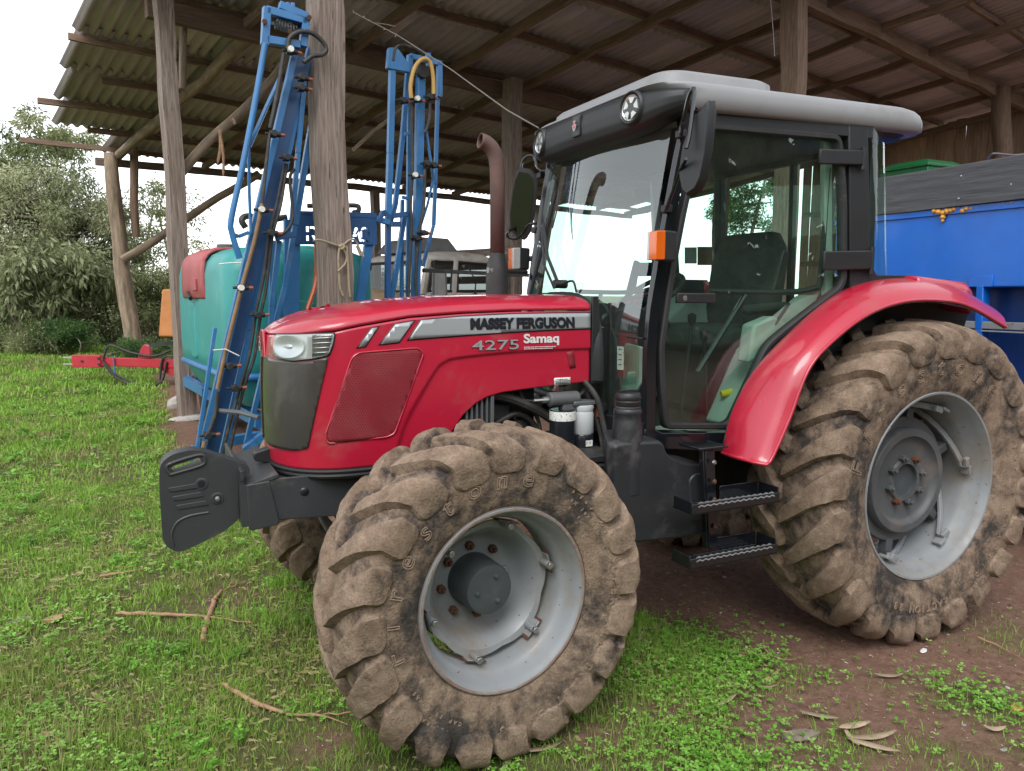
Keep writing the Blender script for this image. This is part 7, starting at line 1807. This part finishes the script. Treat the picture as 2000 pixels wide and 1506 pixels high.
tree('dark_shrub', gpt(330, 19.5), 2.5, (0, 0, 1.0, 1.4, 1.0, 1.1), 6000, .13, 'leaf_olive', 'brownish shrub behind the orange panel', 'shrub', seed=10, trunk=.04, stems=5, clusters=70, spread=.42)
tree('low_bush', gpt(125, 16.5), 1.2, (0, 0, .35, .62, .5, .38), 3600, .09, 'leaf_green', 'low feathery green bush in front of the undergrowth', 'bush', seed=11, trunk=.02, stems=5, clusters=50, spread=.24, droop=.0)
tree('low_bush', gpt(60, 16.3), 1.2, (0, 0, .30, .7, .5, .34), 2600, .10, 'leaf_olive', 'low yellowish bush at the edge of the turf on the left', 'bush', seed=12, trunk=.02, stems=4, clusters=40, spread=.24, droop=.1)
tree('low_bush', gpt(-60, 16.6), 1.2, (0, 0, .4, .9, .6, .45), 3000, .10, 'leaf_olive', 'straggly bush at the far left of the turf', 'bush', seed=13, trunk=.02, stems=4, clusters=40, spread=.28, droop=.1)
tree('low_bush', gpt(270, 15.2), 1.0, (0, 0, .25, .8, .5, .26), 2600, .08, 'leaf_green', 'leafy weeds growing under the red drawbar', 'bush', seed=14, trunk=.02, stems=4, clusters=44, spread=.2, droop=.0)
tree('far_tree', gpt(1450, 34), 8, (0, 0, 5.6, 1.6, 1.6, 2.2), 4200, .26, 'leaf_green', 'tree beyond the shed seen through the cab glass', seed=15, trunk=.16, clusters=44, spread=.5)
tree('far_tree', gpt(640, 60), 6, (0, 0, 2.0, 8, 3, 1.4), 5000, .4, 'leaf_olive', 'far low trees behind the shed near the boom plate', seed=16, trunk=.16, stems=4, clusters=60, spread=.9)

# dark wood added out of view, to darken reflections in cab glass and paint
r = np.random.default_rng(77); n = 36000
an = r.uniform(-2.75, .35, n); rd = r.uniform(15, 22, n) ; X = CAM[0] + 2 + np.cos(an) * rd * 1.25; Y = CAM[1] - 1 + np.sin(an) * rd
top = 7.5 + 3.0 * np.sin(an * 5) + 1.5 * np.sin(an * 13 + 1); Z = r.random(n) ** .8 * top + .1
k = Y < 2.0 - 0 * X; k &= (Y < -9) | (X < -14)| (X > 22); X, Y, Z = X[k], Y[k], Z[k]; n = len(X)
P = np.stack([X, Y, Z], -1); ax = r.normal(size=(n, 3)); ax /= np.linalg.norm(ax, axis=1)[:, None]; sd_ = np.cross(ax, r.normal(size=(n, 3))); sd_ /= np.linalg.norm(sd_, axis=1)[:, None]
L = r.uniform(.5, 1.1, n)[:, None]; v = np.stack([P, P + ax * L * .5 + sd_ * L * .3, P + ax * L, P + ax * L * .5 - sd_ * L * .3], 1).reshape(-1, 3); v[:, 2] = np.maximum(v[:, 2], .02); b = (np.arange(n) * 4)[:, None]
emit('added_wood', [(v, np.concatenate([b + [0, 1, 2], b + [0, 2, 3]]), np.repeat(r.random(n), 4))], 'leaf_green', 'dark wood added unseen behind the viewer to darken the cab glass reflections')
for o in scene.objects:
    if '_off' in o: del o['_off']
